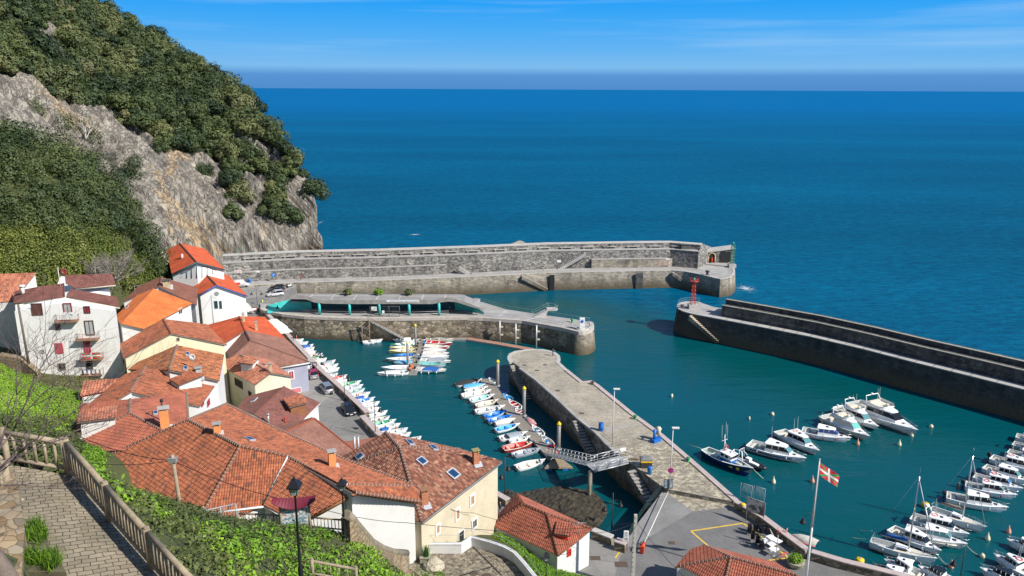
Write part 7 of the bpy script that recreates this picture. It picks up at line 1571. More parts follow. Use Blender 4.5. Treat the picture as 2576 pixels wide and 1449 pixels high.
pontoon([P(1064,851,.55),P(1052,890,.55),P(1037,938,.55)],'short finger pontoon of the left group of small boats',1.9)
pontoon([P(1219,953,.55),P(1262,1008,.55),P(1310,1064,.55),P(1382,1136,.55),P(1392,1148,.55)],'long finger pontoon beside the pier with small boats on its left',2.0)
for i,(x0,y0,x1,y1) in enumerate([(1212,962,1253,971),(1290,1028,1318,1049),(1345,1098,1380,1110)]): pass
def pile(bx,by,tx,ty,label,r=.33):
    b_=P(bx,by,.5);h=HZ(tx,ty,b_);t=thing('mooring_pile',label,'pile',(b_[0],b_[1],-2),0,'yellow capped mooring piles');mb=MB();mb.tube((0,0,0),(0,0,h+1.5),r,n=14);mb.build('shaft',flat('pile_steel',(.2,.2,.19),.45,.25,1.2),t);mb=MB();mb.lathe((0,0,h+1.5),[(r*1.1,0),(r*1.15,.25),(.03,.65)],14);mb.build('cap',flat('cap_yellow',(.85,.62,.01),.5,.06),t);mb=MB();mb.lathe((0,0,2.5),[(r*1.6,0),(r*1.7,.1),(r*1.6,.2)],12);mb.build('collar',steel,t)
pile(1252,971,1251,906,'yellow capped mooring pile at the outer end of the long pontoon');pile(1318,1046,1318,973,'yellow capped mooring pile midway along the long pontoon');pile(1405,1130,1406,1062,'yellow capped mooring pile at the foot of the gangway');pile(1046,872,1045,816,'yellow capped pile at the root of the left finger pontoon',.26);pile(1026,916,1025,860,'yellow capped pile halfway down the left finger pontoon',.26)
# gangway: sloping truss, landing stage on a round column
t=thing('gangway','aluminium truss gangway sloping from the long pontoon to a railed landing on the pier','gangway',P(1486,1170,4.4),0,None,True)
A=P(1385,1143,.9);B=P(1484,1168,4.5);alu=flat('aluminium',(.55,.56,.56),.35,.08,2,.4)
def truss(name,A,B,w,h,n,diag=True,cross=True):
    d=(B-A).normalized();s=Vector((-d[1],d[0],0)).normalized()*w/2;mb=MB();
    for k in(-1,1):
        mb.tube(A+s*k,B+s*k,.07,n=5);mb.tube(A+s*k+Vector((0,0,h)),B+s*k+Vector((0,0,h)),.06,n=5)
        for i in range(n+1): p=A+(B-A)*i/n;mb.tube(p+s*k,p+s*k+Vector((0,0,h)),.045,n=4)
        for i in range(n):
            p=A+(B-A)*i/n;q=A+(B-A)*(i+1)/n;mb.tube(p+s*k,q+s*k+Vector((0,0,h)),.04,n=4)
            if not diag: mb.tube(p+s*k+Vector((0,0,h/3)),q+s*k+Vector((0,0,h/3)),.03,n=4);mb.tube(p+s*k+Vector((0,0,2*h/3)),q+s*k+Vector((0,0,2*h/3)),.03,n=4)
    mb.build(name,alu,t);mb=MB();q=[A-s,B-s,B+s,A+s];mb.poly([v+Vector((0,0,.06)) for v in q]);mb.poly([v for v in q[::-1]]);mb.build(name+'_floor',flat('grating',(.3,.31,.31),.6,.2,4),t)
truss('truss',A,B,1.5,1.25,11)
C1=P(1484,1178,4.5);D1=P(1572,1156,4.6);truss('landing',C1,D1,2.6,1.25,3,False)
mb=MB();c=P(1483,1252,0);mb.tube((c[0],c[1],-3),(c[0],c[1],4.35),.33,n=14);mb.build('column',flat('column_steel',(.22,.2,.15),.6,.3,1),t)
c=P(1400,1168,.5);t=thing('floating_platform','small wooden triangular float with blue drums under the gangway','platform',(c[0],c[1],0));mb=MB();mb.prism([(-2.0,-1.4,.6),(2.6,-1.2,.6),(1.,1.8,.6),(-.6,1.8,.6)],.35);mb.build('deck',wood,t);mb=MB();
for x in(-1.2,1.4): mb.box((x,-1.0,.1),(.9,.5,.5))
mb.build('drums',blue,t)
# ------------------------------------------------------------------ boats
BM={}
def bc(name,c,r=.35): return flat('boat_'+name,c,r,.05,1.5)
gel=bc('white',(.88,.88,.87));gel2=bc('cream',(.74,.68,.55));bblue=bc('blue',(.02,.20,.62));bteal=bc('teal',(.25,.55,.52));bred=bc('red',(.50,.03,.025));byel=bc('yellow',(.80,.68,.25));bgreen=bc('green',(.05,.32,.16));bgrey=bc('grey',(.36,.40,.44));bnavy=bc('navy',(.015,.03,.10));binn=bc('inner',(.50,.52,.50),.6);bblack=bc('black',(.03,.03,.035));bcan=bc('sky',(.10,.42,.70),.8);btarp=bc('tarp',(.66,.65,.62),.9);btarpb=bc('tarp_blue',(.02,.12,.42),.9);btarpk=bc('tarp_black',(.03,.035,.035),.9);anti=bc('antifoul',(.05,.06,.12),.7);smoked=flat('smoked_glass',(.012,.016,.022),.06,.1,1);tglass=flat('tinted_screen',(.10,.24,.26),.08,.1,1);chrome=flat('stainless',(.6,.6,.6),.25,.05,1,.7)
def section(t_,B,full=.75,tip=.55):
    """half width at t (0 stern, 1 bow)"""
    return B/2*((full+(1-full)*min(1,t_/.35)**.8) if t_<.35 else max(0.,1-((t_-.35)/.65)**(1/tip))**.8 if False else max(0.,(1-((t_-.35)/.65)**2.0)))
def hull(t,L,B,h,mh,mb2,mrim,minn,open_=True,floor=.12,full=.75,sheer=.45,n=12,rimw=.07,deckz=None):
    st=[];X=[-L/2+L*k/n for k in range(n+1)]
    W=[max(.02,section(k/n,B,full)) for k in range(n+1)];Z=[h*(1+sheer*((k/n)**2.2)+.06*(1-k/n)**2) for k in range(n+1)]
    mb=MB();rings=[]
    for k in range(n+1):
        x,w,z=X[k],W[k],Z[k];rk=.0 if k<n else 0;xo=x+(L*.03 if k==n else 0);dr=.55 if k<n else .2
        q=k/n;f1,f2,f3=.97-.10*q*q,.9-.36*q*q,.62-.45*q*q;k1,k2,k3=L*.02*q**6,L*.055*q**6,L*.10*q**5;rings.append([(xo,-w,z),(x-k1,-w*f1,z*.72),(x-k2,-w*f2,z*.3),(x-k3,-w*f3,-.18),(x-k3,0,-.4*dr-.1),(x-k3,w*f3,-.18),(x-k2,w*f2,z*.3),(x-k1,w*f1,z*.72),(xo,w,z)])
    i0=len(mb.v)
    for r in rings: mb.v+=r
    m=9
    for a in range(n):
        for b in range(m-1):
            mb.f.append((i0+a*m+b,i0+(a+1)*m+b,i0+(a+1)*m+b+1,i0+a*m+b+1));mb.u.append([(0,0)]*4);mb.m.append(0 if b in(0,7,1,6) else 1);mb.sm.append(True)
    mb.f.append(tuple(range(i0,i0+m)));mb.u.append([(0,0)]*m);mb.m.append(0);mb.sm.append(False)
    hl=mb.build('hull',[mh,mb2],t)
    # rim and, for an open boat, the inside
    mb=MB()
    for s in(-1,1):
        for a in range(n):
            p,q=Vector((X[a],s*W[a],Z[a])),Vector((X[a+1]+(L*.03 if a+1==n else 0),s*W[a+1],Z[a+1]));ip,iq=Vector((X[a]+.0,s*max(0,W[a]-rimw*1.6),Z[a]+.015)),Vector((X[a+1],s*max(0,W[a+1]-rimw*1.6),Z[a+1]+.015));o_=Vector((0,s*.03,.0));q4=[p+o_,q+o_,iq,ip]
            mb.poly(q4 if s<0 else q4[::-1]);q4=[p+o_-Vector((0,0,.06)),q+o_-Vector((0,0,.06)),q+o_,p+o_];mb.poly(q4 if s<0 else q4[::-1])
    mb.box((X[0]+.04,0,Z[0]),(.09,W[0]*2,.06));mb.build('gunwale',mrim,t)
    mb=MB()
    if open_:
        fl=[max(.02,w*.62) for w in W]
        for a in range(n):
            for s in(-1,1):
                q4=[(X[a],s*max(0,W[a]-rimw*1.5),Z[a]),(X[a+1],s*max(0,W[a+1]-rimw*1.5),Z[a+1]),(X[a+1],s*fl[a+1]*.98,floor+(.25*((a+1)/n)**3)),(X[a],s*fl[a]*.98,floor+.25*(a/n)**3)];mb.poly(q4 if s>0 else q4[::-1])
            mb.poly([(X[a],-fl[a],floor+.25*(a/n)**3),(X[a+1],-fl[a+1],floor+.25*((a+1)/n)**3),(X[a+1],fl[a+1],floor+.25*((a+1)/n)**3),(X[a],fl[a],floor+.25*(a/n)**3)])
        mb.poly([(X[0]+.03,-W[0],Z[0]),(X[0]+.03,W[0],Z[0]),(X[0]+.03,fl[0],floor),(X[0]+.03,-fl[0],floor)]);mb.build('inner_hull',minn,t)
    return X,W,Z
def wz(XWZ,x):
    X,W,Z=XWZ;return float(np.interp(x,X,W)),float(np.interp(x,X,Z))
def outboard(t,L,h,mat=bblack,s=1.):
    mb=MB();x=-L/2-.22*s;mb.ring([[Vector((x+a*.2*s,b*.14*s,h+z*s)) for a,b in((-1,-1),(.8,-1),(1,0),(.8,1),(-1,1))] for z in(.05,.45)],0,True,True);mb.box((x,0,h-.2*s),(.14*s,.12*s,.6*s));mb.build('outboard_motor',mat,t)
def deck(t,XWZ,x0,x1,mat,name='deck',camber=.06,ins=.06,dz=0.):
    X,W,Z=XWZ;xs=np.linspace(x0,x1,9);mb=MB()
    for a,b in zip(xs[:-1],xs[1:]):
        wa,za=wz(XWZ,a);wb,zb=wz(XWZ,b);wa=max(0,wa-ins);wb=max(0,wb-ins)
        mb.poly([(a,-wa,za+dz),(b,-wb,zb+dz),(b,0,zb+camber+dz),(a,0,za+camber+dz)],0,None,True);mb.poly([(a,0,za+camber+dz),(b,0,zb+camber+dz),(b,wb,zb+dz),(a,wa,za+dz)],0,None,True)
    return mb.build(name,mat,t)
def rail(t,XWZ,x0,x1,h=.5,mat=chrome):
    xs=np.linspace(x0,x1,5);mb=MB();l=[];r=[]
    for x in xs: w_,z=wz(XWZ,x);l.append(Vector((x,-w_+.08,z+h)));r.append(Vector((x,w_-.08,z+h)))
    L_=XWZ[0][-1];tip=Vector((L_+.25,0,XWZ[2][-1]+h+.05));mb.path(l+[tip]+r[::-1],.028,4)
    for p in l+r: mb.tube(p,p-Vector((0,0,h)),.02,n=3)
    mb.build('bow_rail',mat,t)
def loftbox(mb,x0,x1,w0,w1,z0,z1,rk0,rk1,wt=.86,mi=0,n=1):
    """cabin block: raked ends, sides leaning in"""
    a=[(x0,-w0,z0),(x1,-w1,z0),(x1,w1,z0),(x0,w0,z0)];b=[(x0+rk0,-w0*wt,z1),(x1-rk1,-w1*wt,z1),(x1-rk1,w1*wt,z1),(x0+rk0,w0*wt,z1)];mb.ring([[Vector(p) for p in a],[Vector(p) for p in b]],mi,True,False)
BOATN=0
def place(kind,s,b,label,group,z):
    s,b=P(*s,z),P(*b,z);d=b-s;c=(s+b)/2;rz=math.atan2(d[1],d[0]);L=Vector((d[0],d[1])).length
    t=thing(kind,label,'boat',(c[0],c[1],0),rz,group);return t,L
def openboat(s,b,label,group,hm=gel,low=None,rim=None,inn=None,cover=None,motor=True,th=3,beam=None,mast=False,fender=False,half=None,seat=None):
    t,L=place('open_boat',s,b,label,group,.55);L=min(max(L,2.6),8.5);B=beam or min(2.3,max(1.4,L*.40));h=.52 if L<6 else .62
    X=hull(t,L,B,h,hm,low or hm,rim or gel,inn or binn,True)
    if cover:
        xs=np.linspace(-L/2+.05,L/2*.93,10);mb=MB();rg=[]
        for x in xs:
            w_,z=wz(X,x);hh=.34*(1-abs(2*(x+L*.05)/L)**2)+.04;rg.append([Vector((x,w_*1.02*math.sin(a),z+.02+hh*math.cos(a)+.03*math.sin(7*x+3*a))) for a in np.linspace(-PI/2,PI/2,7)])
        mb.ring(rg,0,False,True,False);mb.build('cover',cover,t)
    else:
        for k in range(th):
            x=-L*.33+L*.62*k/max(1,th-1);w_,z=wz(X,x);mb=MB();mb.box((x,0,z-.14),(.26,w_*1.82,.05));mb.build('thwart',seat or rim or gel,t)
        deck(t,X,L*.33,L*.485,rim or gel,'foredeck',.03,.03)
        if half: mb=MB();x0,x1=-L*.2,L*.25;w_,z=wz(X,0);mb.ring([[Vector((x,w_*.95*math.sin(a),z+.02+.25*math.cos(a))) for a in np.linspace(-PI/2,PI/2,7)] for x in(x0,(x0+x1)/2,x1)],0,False,True,False);mb.build('half_cover',half,t)
    if motor: outboard(t,L,h*.9,bblack if not isinstance(motor,str) else bgrey,.9 if L<6 else 1.15)
    if fender: fenders(t,X,L,3)
    if mast: mb=MB();mb.tube((-L*.3,0,.3),(-L*.3,.05,2.6),.03,n=4);mb.build('pole',flat('rope_cream',(.6,.55,.42),.9,.2,3),t);mb=MB();mb.lathe((-L*.3,0,1.7),[(.05,0),(.12,.1),(.1,.45),(.03,.55)],6);mb.build('float_marker',orange,t)
    return t
def fenders(t,X,L,n,mat=gel):
    for s in(-1,1):
        for k in range(n):
            x=-L*.28+L*.5*k/max(1,n-1);w_,z=wz(X,x);mb=MB();mb.lathe((x,s*(w_+.12),z-.65),[(.03,0),(.11,.06),(.11,.42),(.03,.5)],7);mb.build('fender',mat,t)
def masts(t,pts,mat=None):
    for (x,y,z,h) in pts: mb=MB();mb.tube((x,y,z),(x-.05*h,y,z+h),.03,.012,4);mb.build('antenna',mat or framew,t)
def cruiser(s,b,label,group,hm=gel,low=None,stripe=None,glass_=smoked,fly=False,hard=True,ring_=None,ant=((0,.3),(0,-.3)),outb=False,screen=None,roofc=None,cab=.34,z=1.1,rl_=True,fend=None,scale=1.,arch=False,hatchc=smoked):
    t,L=place('motor_cruiser',s,b,label,group,z);L=min(max(L,4.5),16.5);B=min(4.8,max(2.2,L*.36));h=.52+L*.05
    X=hull(t,L,B,h,hm,low or hm,gel,binn,True,h*.35,.86,.30,14)
    deck(t,X,-L*.02,L*.495,gel,'foredeck',.10)
    if stripe: 
        mb=MB()
        for s_ in(-1,1):
            pts=[(x,s_*(wz(X,x)[0]*.985+.03),wz(X,x)[1]*.62) for x in np.linspace(-L*.42,L*.36,8)];mb.path(pts,.07+.004*L,4)
        mb.build('hull_stripe',stripe,t)
    c0,c1=-L*.16,L*.22;hh=.72+L*.062;w0=wz(X,c0)[0]*.86;w1=wz(X,c1)[0]*.68;zb=h+.02
    mb=MB();loftbox(mb,c0,c1+L*.08,w0,w1,zb-.3,zb+hh*.42,0,L*.06,.97);mb.build('cabin',gel,t)
    mb=MB();loftbox(mb,c0+.05,c1+L*.02,w0*.95,w1*.95,zb+hh*.42,zb+hh*.95,.05,L*.075,.88);mb.build('side_window',glass_,t)
    sc=screen or glass_
    mb=MB();xa,xb=c1+L*.035,c1-L*.055;wa,wb=w1*.98,w1*.84;mb.poly([(xa,-wa,zb+hh*.40),(xa,wa,zb+hh*.40),(xb,wb,zb+hh*.96),(xb,-wb,zb+hh*.96)]);mb.poly([(xb,-wb,zb+hh*.94),(xb,wb,zb+hh*.94),(xa-.1,wa,zb+hh*.38),(xa-.1,-wa,zb+hh*.38)]);mb.build('windscreen',sc,t)
    for s_ in(-1,1):
        for f in(0,.33,.66,1.): mb=MB();x=c0+.1+(xb-c0-.1)*f;mb.tube((x,s_*(w0+(w1-w0)*f)*.965,zb+hh*.42),(x+.03,s_*(w0+(w1-w0)*f)*.86,zb+hh*.95),.035,n=4);mb.build('window_pillar',gel,t)
    if hard:
        mb=MB();a,b_=c0-L*.03,xb+.2;rw=w0*.95;mb.ring([[Vector(p) for p in((a,-rw,zr_),(a+.3,-rw*1.02,zr_),(b_-.5,-w1*.95,zr_),(b_,-w1*.6,zr_),(b_,w1*.6,zr_),(b_-.5,w1*.95,zr_),(a+.3,rw*1.02,zr_),(a,rw,zr_))] for zr_ in(zb+hh*.95,zb+hh*1.03)]+[[Vector((p[0]*.93+(c0+c1)*.035,p[1]*.8,zb+hh*1.12)) for p in((a,-rw),(a+.3,-rw),(b_-.5,-w1),(b_,-w1*.6),(b_,w1*.6),(b_-.5,w1),(a+.3,rw),(a,rw))]],0,True,True);rf=mb.build('roof',roofc or gel,t)
        if not fly: mb=MB();mb.box(((a+b_)/2+.1,0,zb+hh*1.13),(L*.06,w1*.9,.03));mb.build('roof_hatch',hatchc,t)
        if ring_: mb=MB();mb.ring([[Vector((a+L*.09+math.cos(2*PI*k/14)*r,math.sin(2*PI*k/14)*r,zb+hh*1.14+z_)) for k in range(14)] for r,z_ in((.28,0),(.36,.09),(.46,0))],0,False);mb.build('life_ring',ring_,t)
    if fly:
        mb=MB();zf=zb+hh*1.08;a,b_=c0-L*.06,c0+L*.22;r=[];fw=w0*.92
        for rr0,z_ in((1.,0),(1.03,.55)): r.append([Vector((x_,y_*rr0,zf+z_)) for x_,y_ in((a,-fw),(b_-.4,-fw),(b_+.3,-fw*.5),(b_+.3,fw*.5),(b_-.4,fw),(a,fw))])
        mb.ring(r,0,False,True,False);mb.build('flybridge',gel,t);mb=MB();mb.poly([(a,-fw*.95,zf+.08),(b_,-fw*.95,zf+.08),(b_,fw*.95,zf+.08),(a,fw*.95,zf+.08)]);mb.build('fly_deck',gel2,t)
        mb=MB();mb.box((a+.9,0,zf+.3),(.5,fw*1.3,.35));mb.box((b_-.7,.3*fw,zf+.35),(.5,.5,.4));mb.build('fly_seats',gel2,t);mb=MB();mb.path([(b_,-fw*.8,zf+.5),(b_+.35,-fw*.4,zf+.8),(b_+.35,fw*.4,zf+.8),(b_,fw*.8,zf+.5)],.04,4);mb.build('fly_screen',sc,t)
    if arch: mb=MB();w_=w0*.9;za=zb+hh*1.05+(.5 if fly else 0);mb.path([(c0-.1,-w_,za-.4),(c0-.7,-w_*.8,za+.9),(c0-.7,w_*.8,za+.9),(c0-.1,w_,za-.4)],.09,6);mb.lathe((c0-.7,0,za+.95),[(.25,0),(.3,.12),(.15,.25)],8);mb.build('radar_arch',gel,t)
    for x in(L*.31,): w_,z_=wz(X,x);mb=MB();mb.box((x,0,z_+.12),(.5 if L>7 else .35,.5 if L>7 else .35,.04),0,0,('Y',R(-3)));mb.build('deck_hatch',hatchc,t)
    mb=MB();mb.box((-L*.4,0,h*.62),(L*.08,B*.55,.35));mb.box((-L*.26,B*.25,h*.62),(L*.1,.45,.4));mb.build('cockpit_seat',gel2,t)
    if rl_: rail(t,X,L*.05,L*.46,.42+L*.01)
    masts(t,[(c0+L*.05+i*.3,y*w0*2,zb+hh,1.6+L*.12) for i,(q_,y) in enumerate(ant)])
    if outb: outboard(t,L,h*.95,bblack,1.5)
    if fend: fenders(t,X,L,3,fend)
    else: fenders(t,X,L,2,bc('fender_grey',(.5,.5,.5)))
    return t
LQ='small boats moored in a row along the promenade wall'
def FP(x,y): return (575+.25*x,830.6+.25*y)
def GP(x,y): return (1086.1+.25*x,830.6+.25*y)
def LP(x,y): return (1932+.25*x,1086.8+.25*y)
def DP(x,y): return (1661.1+.3554*x,638.9+.3554*y)
def KP(x,y): return (1597.2+.25*x,1086.8+.25*y)
row=[((620,100),(755,92),{'mast':0},'white boat nearest the inner quay corner'),((660,130),(800,120),{'mast':1},'white boat with a pole, second from the inner quay corner'),((690,190),(850,147),{'half':btarpb},'white boat with blue half cover, near the inner quay corner'),((745,205),(862,175),{},'small white boat just past the blue covered one at the far end'),((755,240),(880,215),{'cover':btarp},'tented white boat in the far third of the wall row'),((790,268),(945,228),{'rim':bnavy,'hm':gel},'white boat with dark blue rim in the far third of the wall row'),((808,285),(950,258),{'inn':bgreen,'rim':gel2},'boat with green inside in the far third of the wall row'),((840,318),(985,285),{'inn':gel2},'cream inside boat next to the green one along the wall'),((890,355),(1072,305),{'half':bgrey},'large white boat with grey seat cover by the red car'),((900,390),(1100,345),{},'long white boat beside the grey seated one by the red car'),((930,420),(1112,382),{'inn':gel},'plain white boat opposite the red car'),((980,455),(1090,440),{'mast':1},'small white boat with a pole opposite the silver car'),((1032,492),(1190,455),{'inn':bred,'rim':gel},'white boat with red inside opposite the silver car'),((1055,525),(1195,502),{'cover':btarp},'covered white boat next to the red inside one'),((1100,558),(1330,515),{'inn':bgreen,'motor':True},'long white boat with green cloth in the middle of the wall row'),((1135,592),(1350,553),{'inn':bgrey},'long boat with dark outboard in the middle of the wall row'),((1180,622),(1370,590),{'rim':bteal},'white boat with sea green rim in the middle of the wall row'),((1190,660),(1422,630),{},'long plain white boat past the middle of the wall row'),((1230,695),(1400,668),{'half':btarpb},'white boat with blue cloth past the middle of the wall row'),((1268,728),(1470,680),{'inn':bblue,'rim':gel},'white boat with blue inside opposite the black car'),((1310,768),(1515,724),{'inn':gel},'plain white boat opposite the black car'),((1350,808),(1528,785),{'cover':btarp},'covered boat at the step of the promenade wall'),((1400,865),(1595,815),{},'white boat with grey bottom boards at the wall step'),((1430,910),(1620,868),{'inn':gel2,'rim':bgrey},'grey rimmed boat just past the wall step'),((1440,948),(1680,905),{'inn':bgreen},'long white boat with dark green inside past the wall step'),((1470,980),(1725,945),{'mast':1},'long white boat with a marker pole in the near third of the wall row'),((1490,1012),(1640,985),{'half':btarpb,'hm':gel},'white boat with blue bundle near the brown tiled roof'),((1600,1025),(1800,990),{'motor':'w'},'white boat with grey outboard near the brown tiled roof'),((1650,1058),(1832,1035),{},'nearest large white boat of the wall row, by the brown roof'),((1815,1105),(1920,1080),{'motor':False},'last small white boat peeping out behind the brown roof')]
for i_,(a,b,k,lab) in enumerate(row):
    if i_%3==1 and 'mast' not in k: k['mast']=1
    openboat(FP(*a),FP(*b),lab,LQ,**k)
FG='small boats on the left finger pontoon'
for a,b,k,lab in [((1350,118),(1548,95),dict(fender=True),'white boat moored alone at the left of the floating walkway'),((1905,82),(1660,100),dict(half=gel),'white boat at the root of the finger pontoon, left side'),((1920,110),(1740,128),dict(),'white boat second from the root on the left side of the finger'),((1895,142),(1632,152),dict(rim=bgreen,inn=gel),'white boat with green rim on the left side of the finger'),((1890,170),(1625,182),dict(rim=byel,inn=gel2),'boat with pale yellow rim on the left side of the finger'),((1880,202),(1618,215),dict(hm=byel,rim=byel,inn=binn),'yellow green boat on the left side of the finger'),((1868,240),(1665,255),dict(inn=bblue,rim=bblue),'blue boat on the left side of the finger'),((1850,280),(1592,290),dict(),'white boat with dark pole on the left side of the finger'),((1845,318),(1670,328),dict(cover=bcan,hm=gel,motor=False),'low boat under sky blue sheet on the left side of the finger'),((1812,365),(1545,378),dict(inn=gel,rim=gel),'long white boat near the end of the finger, left side'),((1808,415),(1505,440),dict(half=btarp,fender=True,beam=2.4),'large white motorboat at the outer end of the finger, left side'),
 ((1985,88),(2262,98),dict(hm=gel2,rim=gel2),'cream boat at the root of the finger pontoon, right side'),((1990,118),(2248,135),dict(hm=bred,rim=gel,inn=bred),'red hulled boat on the right side of the finger'),((1975,155),(2222,172),dict(hm=bred,rim=gel,inn=gel2),'white and red boat next to the red hulled one'),((1965,190),(2190,205),dict(cover=btarp),'boat under white cloth on the right side of the finger'),((1958,225),(2212,232),dict(inn=gel2),'narrow white boat on the right side of the finger'),((1945,258),(2215,270),dict(cover=btarp),'tented white boat in the middle of the right side'),((1932,295),(2232,318),dict(low=bnavy,fender=True,half=bgrey),'white boat with dark keel line and purple bundle on the right side'),((1905,330),(2185,352),dict(rim=bteal,inn=bteal),'white boat with sea green inside on the right side'),((1888,388),(2185,405),dict(low=bnavy,half=btarpb,beam=2.6,fender=True,mast=0),'large motorboat with bright blue cover at the outer end, right side')]: openboat(FP(*a),FP(*b),lab,FG,**k)
MG='small boats on the long pontoon beside the pier'
for a,b,k,lab in [((245,545),(500,495),dict(cover=btarpk,beam=2.3),'boat under black cover at the outer end of the long pontoon'),((320,565),(535,548),dict(cover=bcan,motor=False),'low boat under sky blue sheet next to the black covered one'),((330,610),(560,572),dict(),'white boat with black outboard, third from the outer end'),((300,660),(592,612),dict(low=bnavy,inn=gel2),'long white boat with cream thwarts on the long pontoon'),((380,705),(628,650),dict(low=bred,inn=bteal,rim=gel),'white boat with sea green inside and red keel'),((440,760),(668,702),dict(hm=gel2,rim=gel2,inn=gel2),'cream boat with arched covers on the long pontoon'),((435,820),(732,768),dict(low=bnavy,inn=binn),'long white boat before the two blue boats'),((530,870),(752,808),dict(inn=bblue,rim=bblue,seat=bblue),'first bright blue open boat on the long pontoon'),((570,912),(812,858),dict(inn=bblue,rim=bblue,seat=bblue),'second bright blue open boat, nearer the gangway'),((632,935),(838,893),dict(cover=btarp),'boat under white cloth between the blue boats'),((640,1005),(882,945),dict(low=bnavy,inn=bcan,seat=bblue),'white boat with pale blue inside past the white covered one'),((680,1088),(955,1028),dict(half=bgrey,beam=2.2),'white boat with dark seats and windscreen before the red one'),((780,1118),(988,1072),dict(),'small white boat just before the red and cream one'),((715,1195),(1035,1128),dict(hm=bred,rim=gel2,inn=bred,seat=gel2,beam=2.2),'red hulled boat with cream rim near the gangway'),((820,1250),(1092,1192),dict(hm=bgrey,rim=bgrey,inn=bgrey,motor='w'),'grey boat beside the gangway foot'),((850,1380),(1135,1305),dict(hm=gel,inn=gel2,beam=2.3),'white motorboat nearest the small red roof')]: openboat(GP(*a),GP(*b),lab,MG,**k)
for a,b,k,lab in [((640,520),(580,488),dict(hm=bgrey,inn=bgrey,motor=False),'small grey dinghy behind the outermost yellow pile'),((745,620),(680,585),dict(hm=bnavy,rim=bnavy,inn=bnavy,motor=False),'dark blue dinghy in the pier shadow'),((800,690),(718,645),dict(hm=bblue,rim=bcan,inn=bcan),'blue boat in the pier shadow by the pontoon'),((885,772),(772,702),dict(inn=bred,rim=gel,seat=gel),'white boat with red inside in the pier shadow'),((908,835),(850,800),dict(inn=bred,motor=False),'very small red inside dinghy by the middle yellow pile'),((1028,945),(950,882),dict(hm=bred,cover=flat('boat_tarp_pink',(.5,.25,.25),.9),motor=False),'dinghy under pink cover in the pier shadow'),((1112,1045),(1012,960),dict(inn=bgrey,low=bnavy),'white rimmed boat near the blue water post'),((1210,1150),(1105,1060),dict(hm=bred,rim=gel2,inn=gel2,seat=bblue),'cream and red boat before the gangway, pier side'),((1258,1222),(1180,1160),dict(hm=bred,rim=bred,inn=bred,motor=False),'bright red dinghy under the gangway head')]: openboat(GP(*a),GP(*b),lab,'small boats between the long pontoon and the pier',**k)
# kayak, water posts
a,b=P(*FP(1812,405),.7),P(*FP(1855,350),.7);t=thing('kayak','orange kayak lying on the end of the left finger pontoon','kayak',(a+b)/2,math.atan2((b-a)[1],(b-a)[0]));mb=MB();Lk_=(b-a).length
mb.ring([[Vector((x,w_*math.cos(q),.15+w_*.5*math.sin(q))) for q in np.linspace(0,2*PI,9)[:-1]] for x,w_ in((-Lk_/2,.02),(-Lk_*.3,.3),(0,.4),(Lk_*.3,.3),(Lk_/2,.02))]);mb.build('hull',flat('kayak_orange',(.85,.16,.02),.4),t);mb=MB();mb.lathe((0,0,.34),[(.28,0),(.22,.03)],10);mb.build('seat_opening',dark,t)
for i,(x,y,l) in enumerate([(*GP(755,700),'blue service post on the long pontoon near the middle pile'),(*GP(1045,1025),'blue service post on the long pontoon past the pink cover'),(*GP(1152,1140),'blue service post at the gangway end of the long pontoon'),(*FP(1970,135),'blue service post at the root of the left finger pontoon'),(*FP(1912,285),'blue service post halfway down the left finger pontoon')]):
    t=thing('service_post',l,'post',P(x,y,.55));mb=MB();mb.box((0,0,.45),(.3,.3,.9));mb.build('post',flat('light_blue_plastic',(.03,.25,.6),.4),t);mb=MB();mb.box((0,0,.95),(.36,.36,.12));mb.build('cap',gel,t)
b_=P(*FP(1968,75),.55);t=thing('life_buoy','red life buoy on a stand at the head of the left finger pontoon','life buoy',b_);mb=MB();mb.tube((0,0,0),(0,0,1.6),.05,n=5);mb.build('stand',steel,t);mb=MB();mb.ring([[Vector((math.cos(2*PI*k/12)*r,-.1+z_,1.35+math.sin(2*PI*k/12)*r)) for k in range(12)] for r,z_ in((.3,0),(.4,-.09),(.52,0),(.4,.09),(.3,0))],0,False);mb.build('ring',redp,t)
# cruisers of the outer berths
CG='motor cruisers on the outer moorings'
cruiser(DP(630,1325),DP(1025,1440),'large white motor cruiser with dark side windows and dark hull stripe, beside the fishing boat',CG,stripe=bnavy,screen=tglass,ant=((0,.1),),z=1.3)
cruiser(DP(845,1245),DP(1120,1392),'white cruiser with pink life ring on its hardtop behind the large dark striped one',CG,ring_=flat('ring_pink',(.7,.25,.22),.6),screen=tglass,ant=((0,.2),(0,-.2)))
cruiser(DP(1005,1235),DP(1345,1300),'cruiser with blue windscreen cover and a red fender, outer left of its group',CG,glass_=bc('navy_cover',(.03,.06,.2),.7),screen=bc('navy_cover',(.03,.06,.2),.7),ant=((0,.2),),fend=bred)
cruiser(DP(1165,1130),DP(1475,1285),'cream flybridge cruiser with sea green windscreen cover',CG,hm=gel2,fly=True,glass_=gel2,screen=bc('teal_cover',(.10,.42,.38),.7),ant=((0,.2),(0,-.2),(0,0)),arch=True,z=1.3)
cruiser(DP(1255,1075),DP(1540,1215),'navy hulled flybridge cruiser behind the cream one',CG,low=bnavy,fly=True,screen=tglass,ant=((0,.2),(0,-.2)),arch=True,z=1.3)
cruiser(DP(1365,1030),DP(1812,1235),'largest white motor yacht with flybridge and dark windscreen beneath the breakwater',CG,fly=True,arch=True,ant=((0,.1),(0,-.1)),z=1.7,hatchc=bnavy)
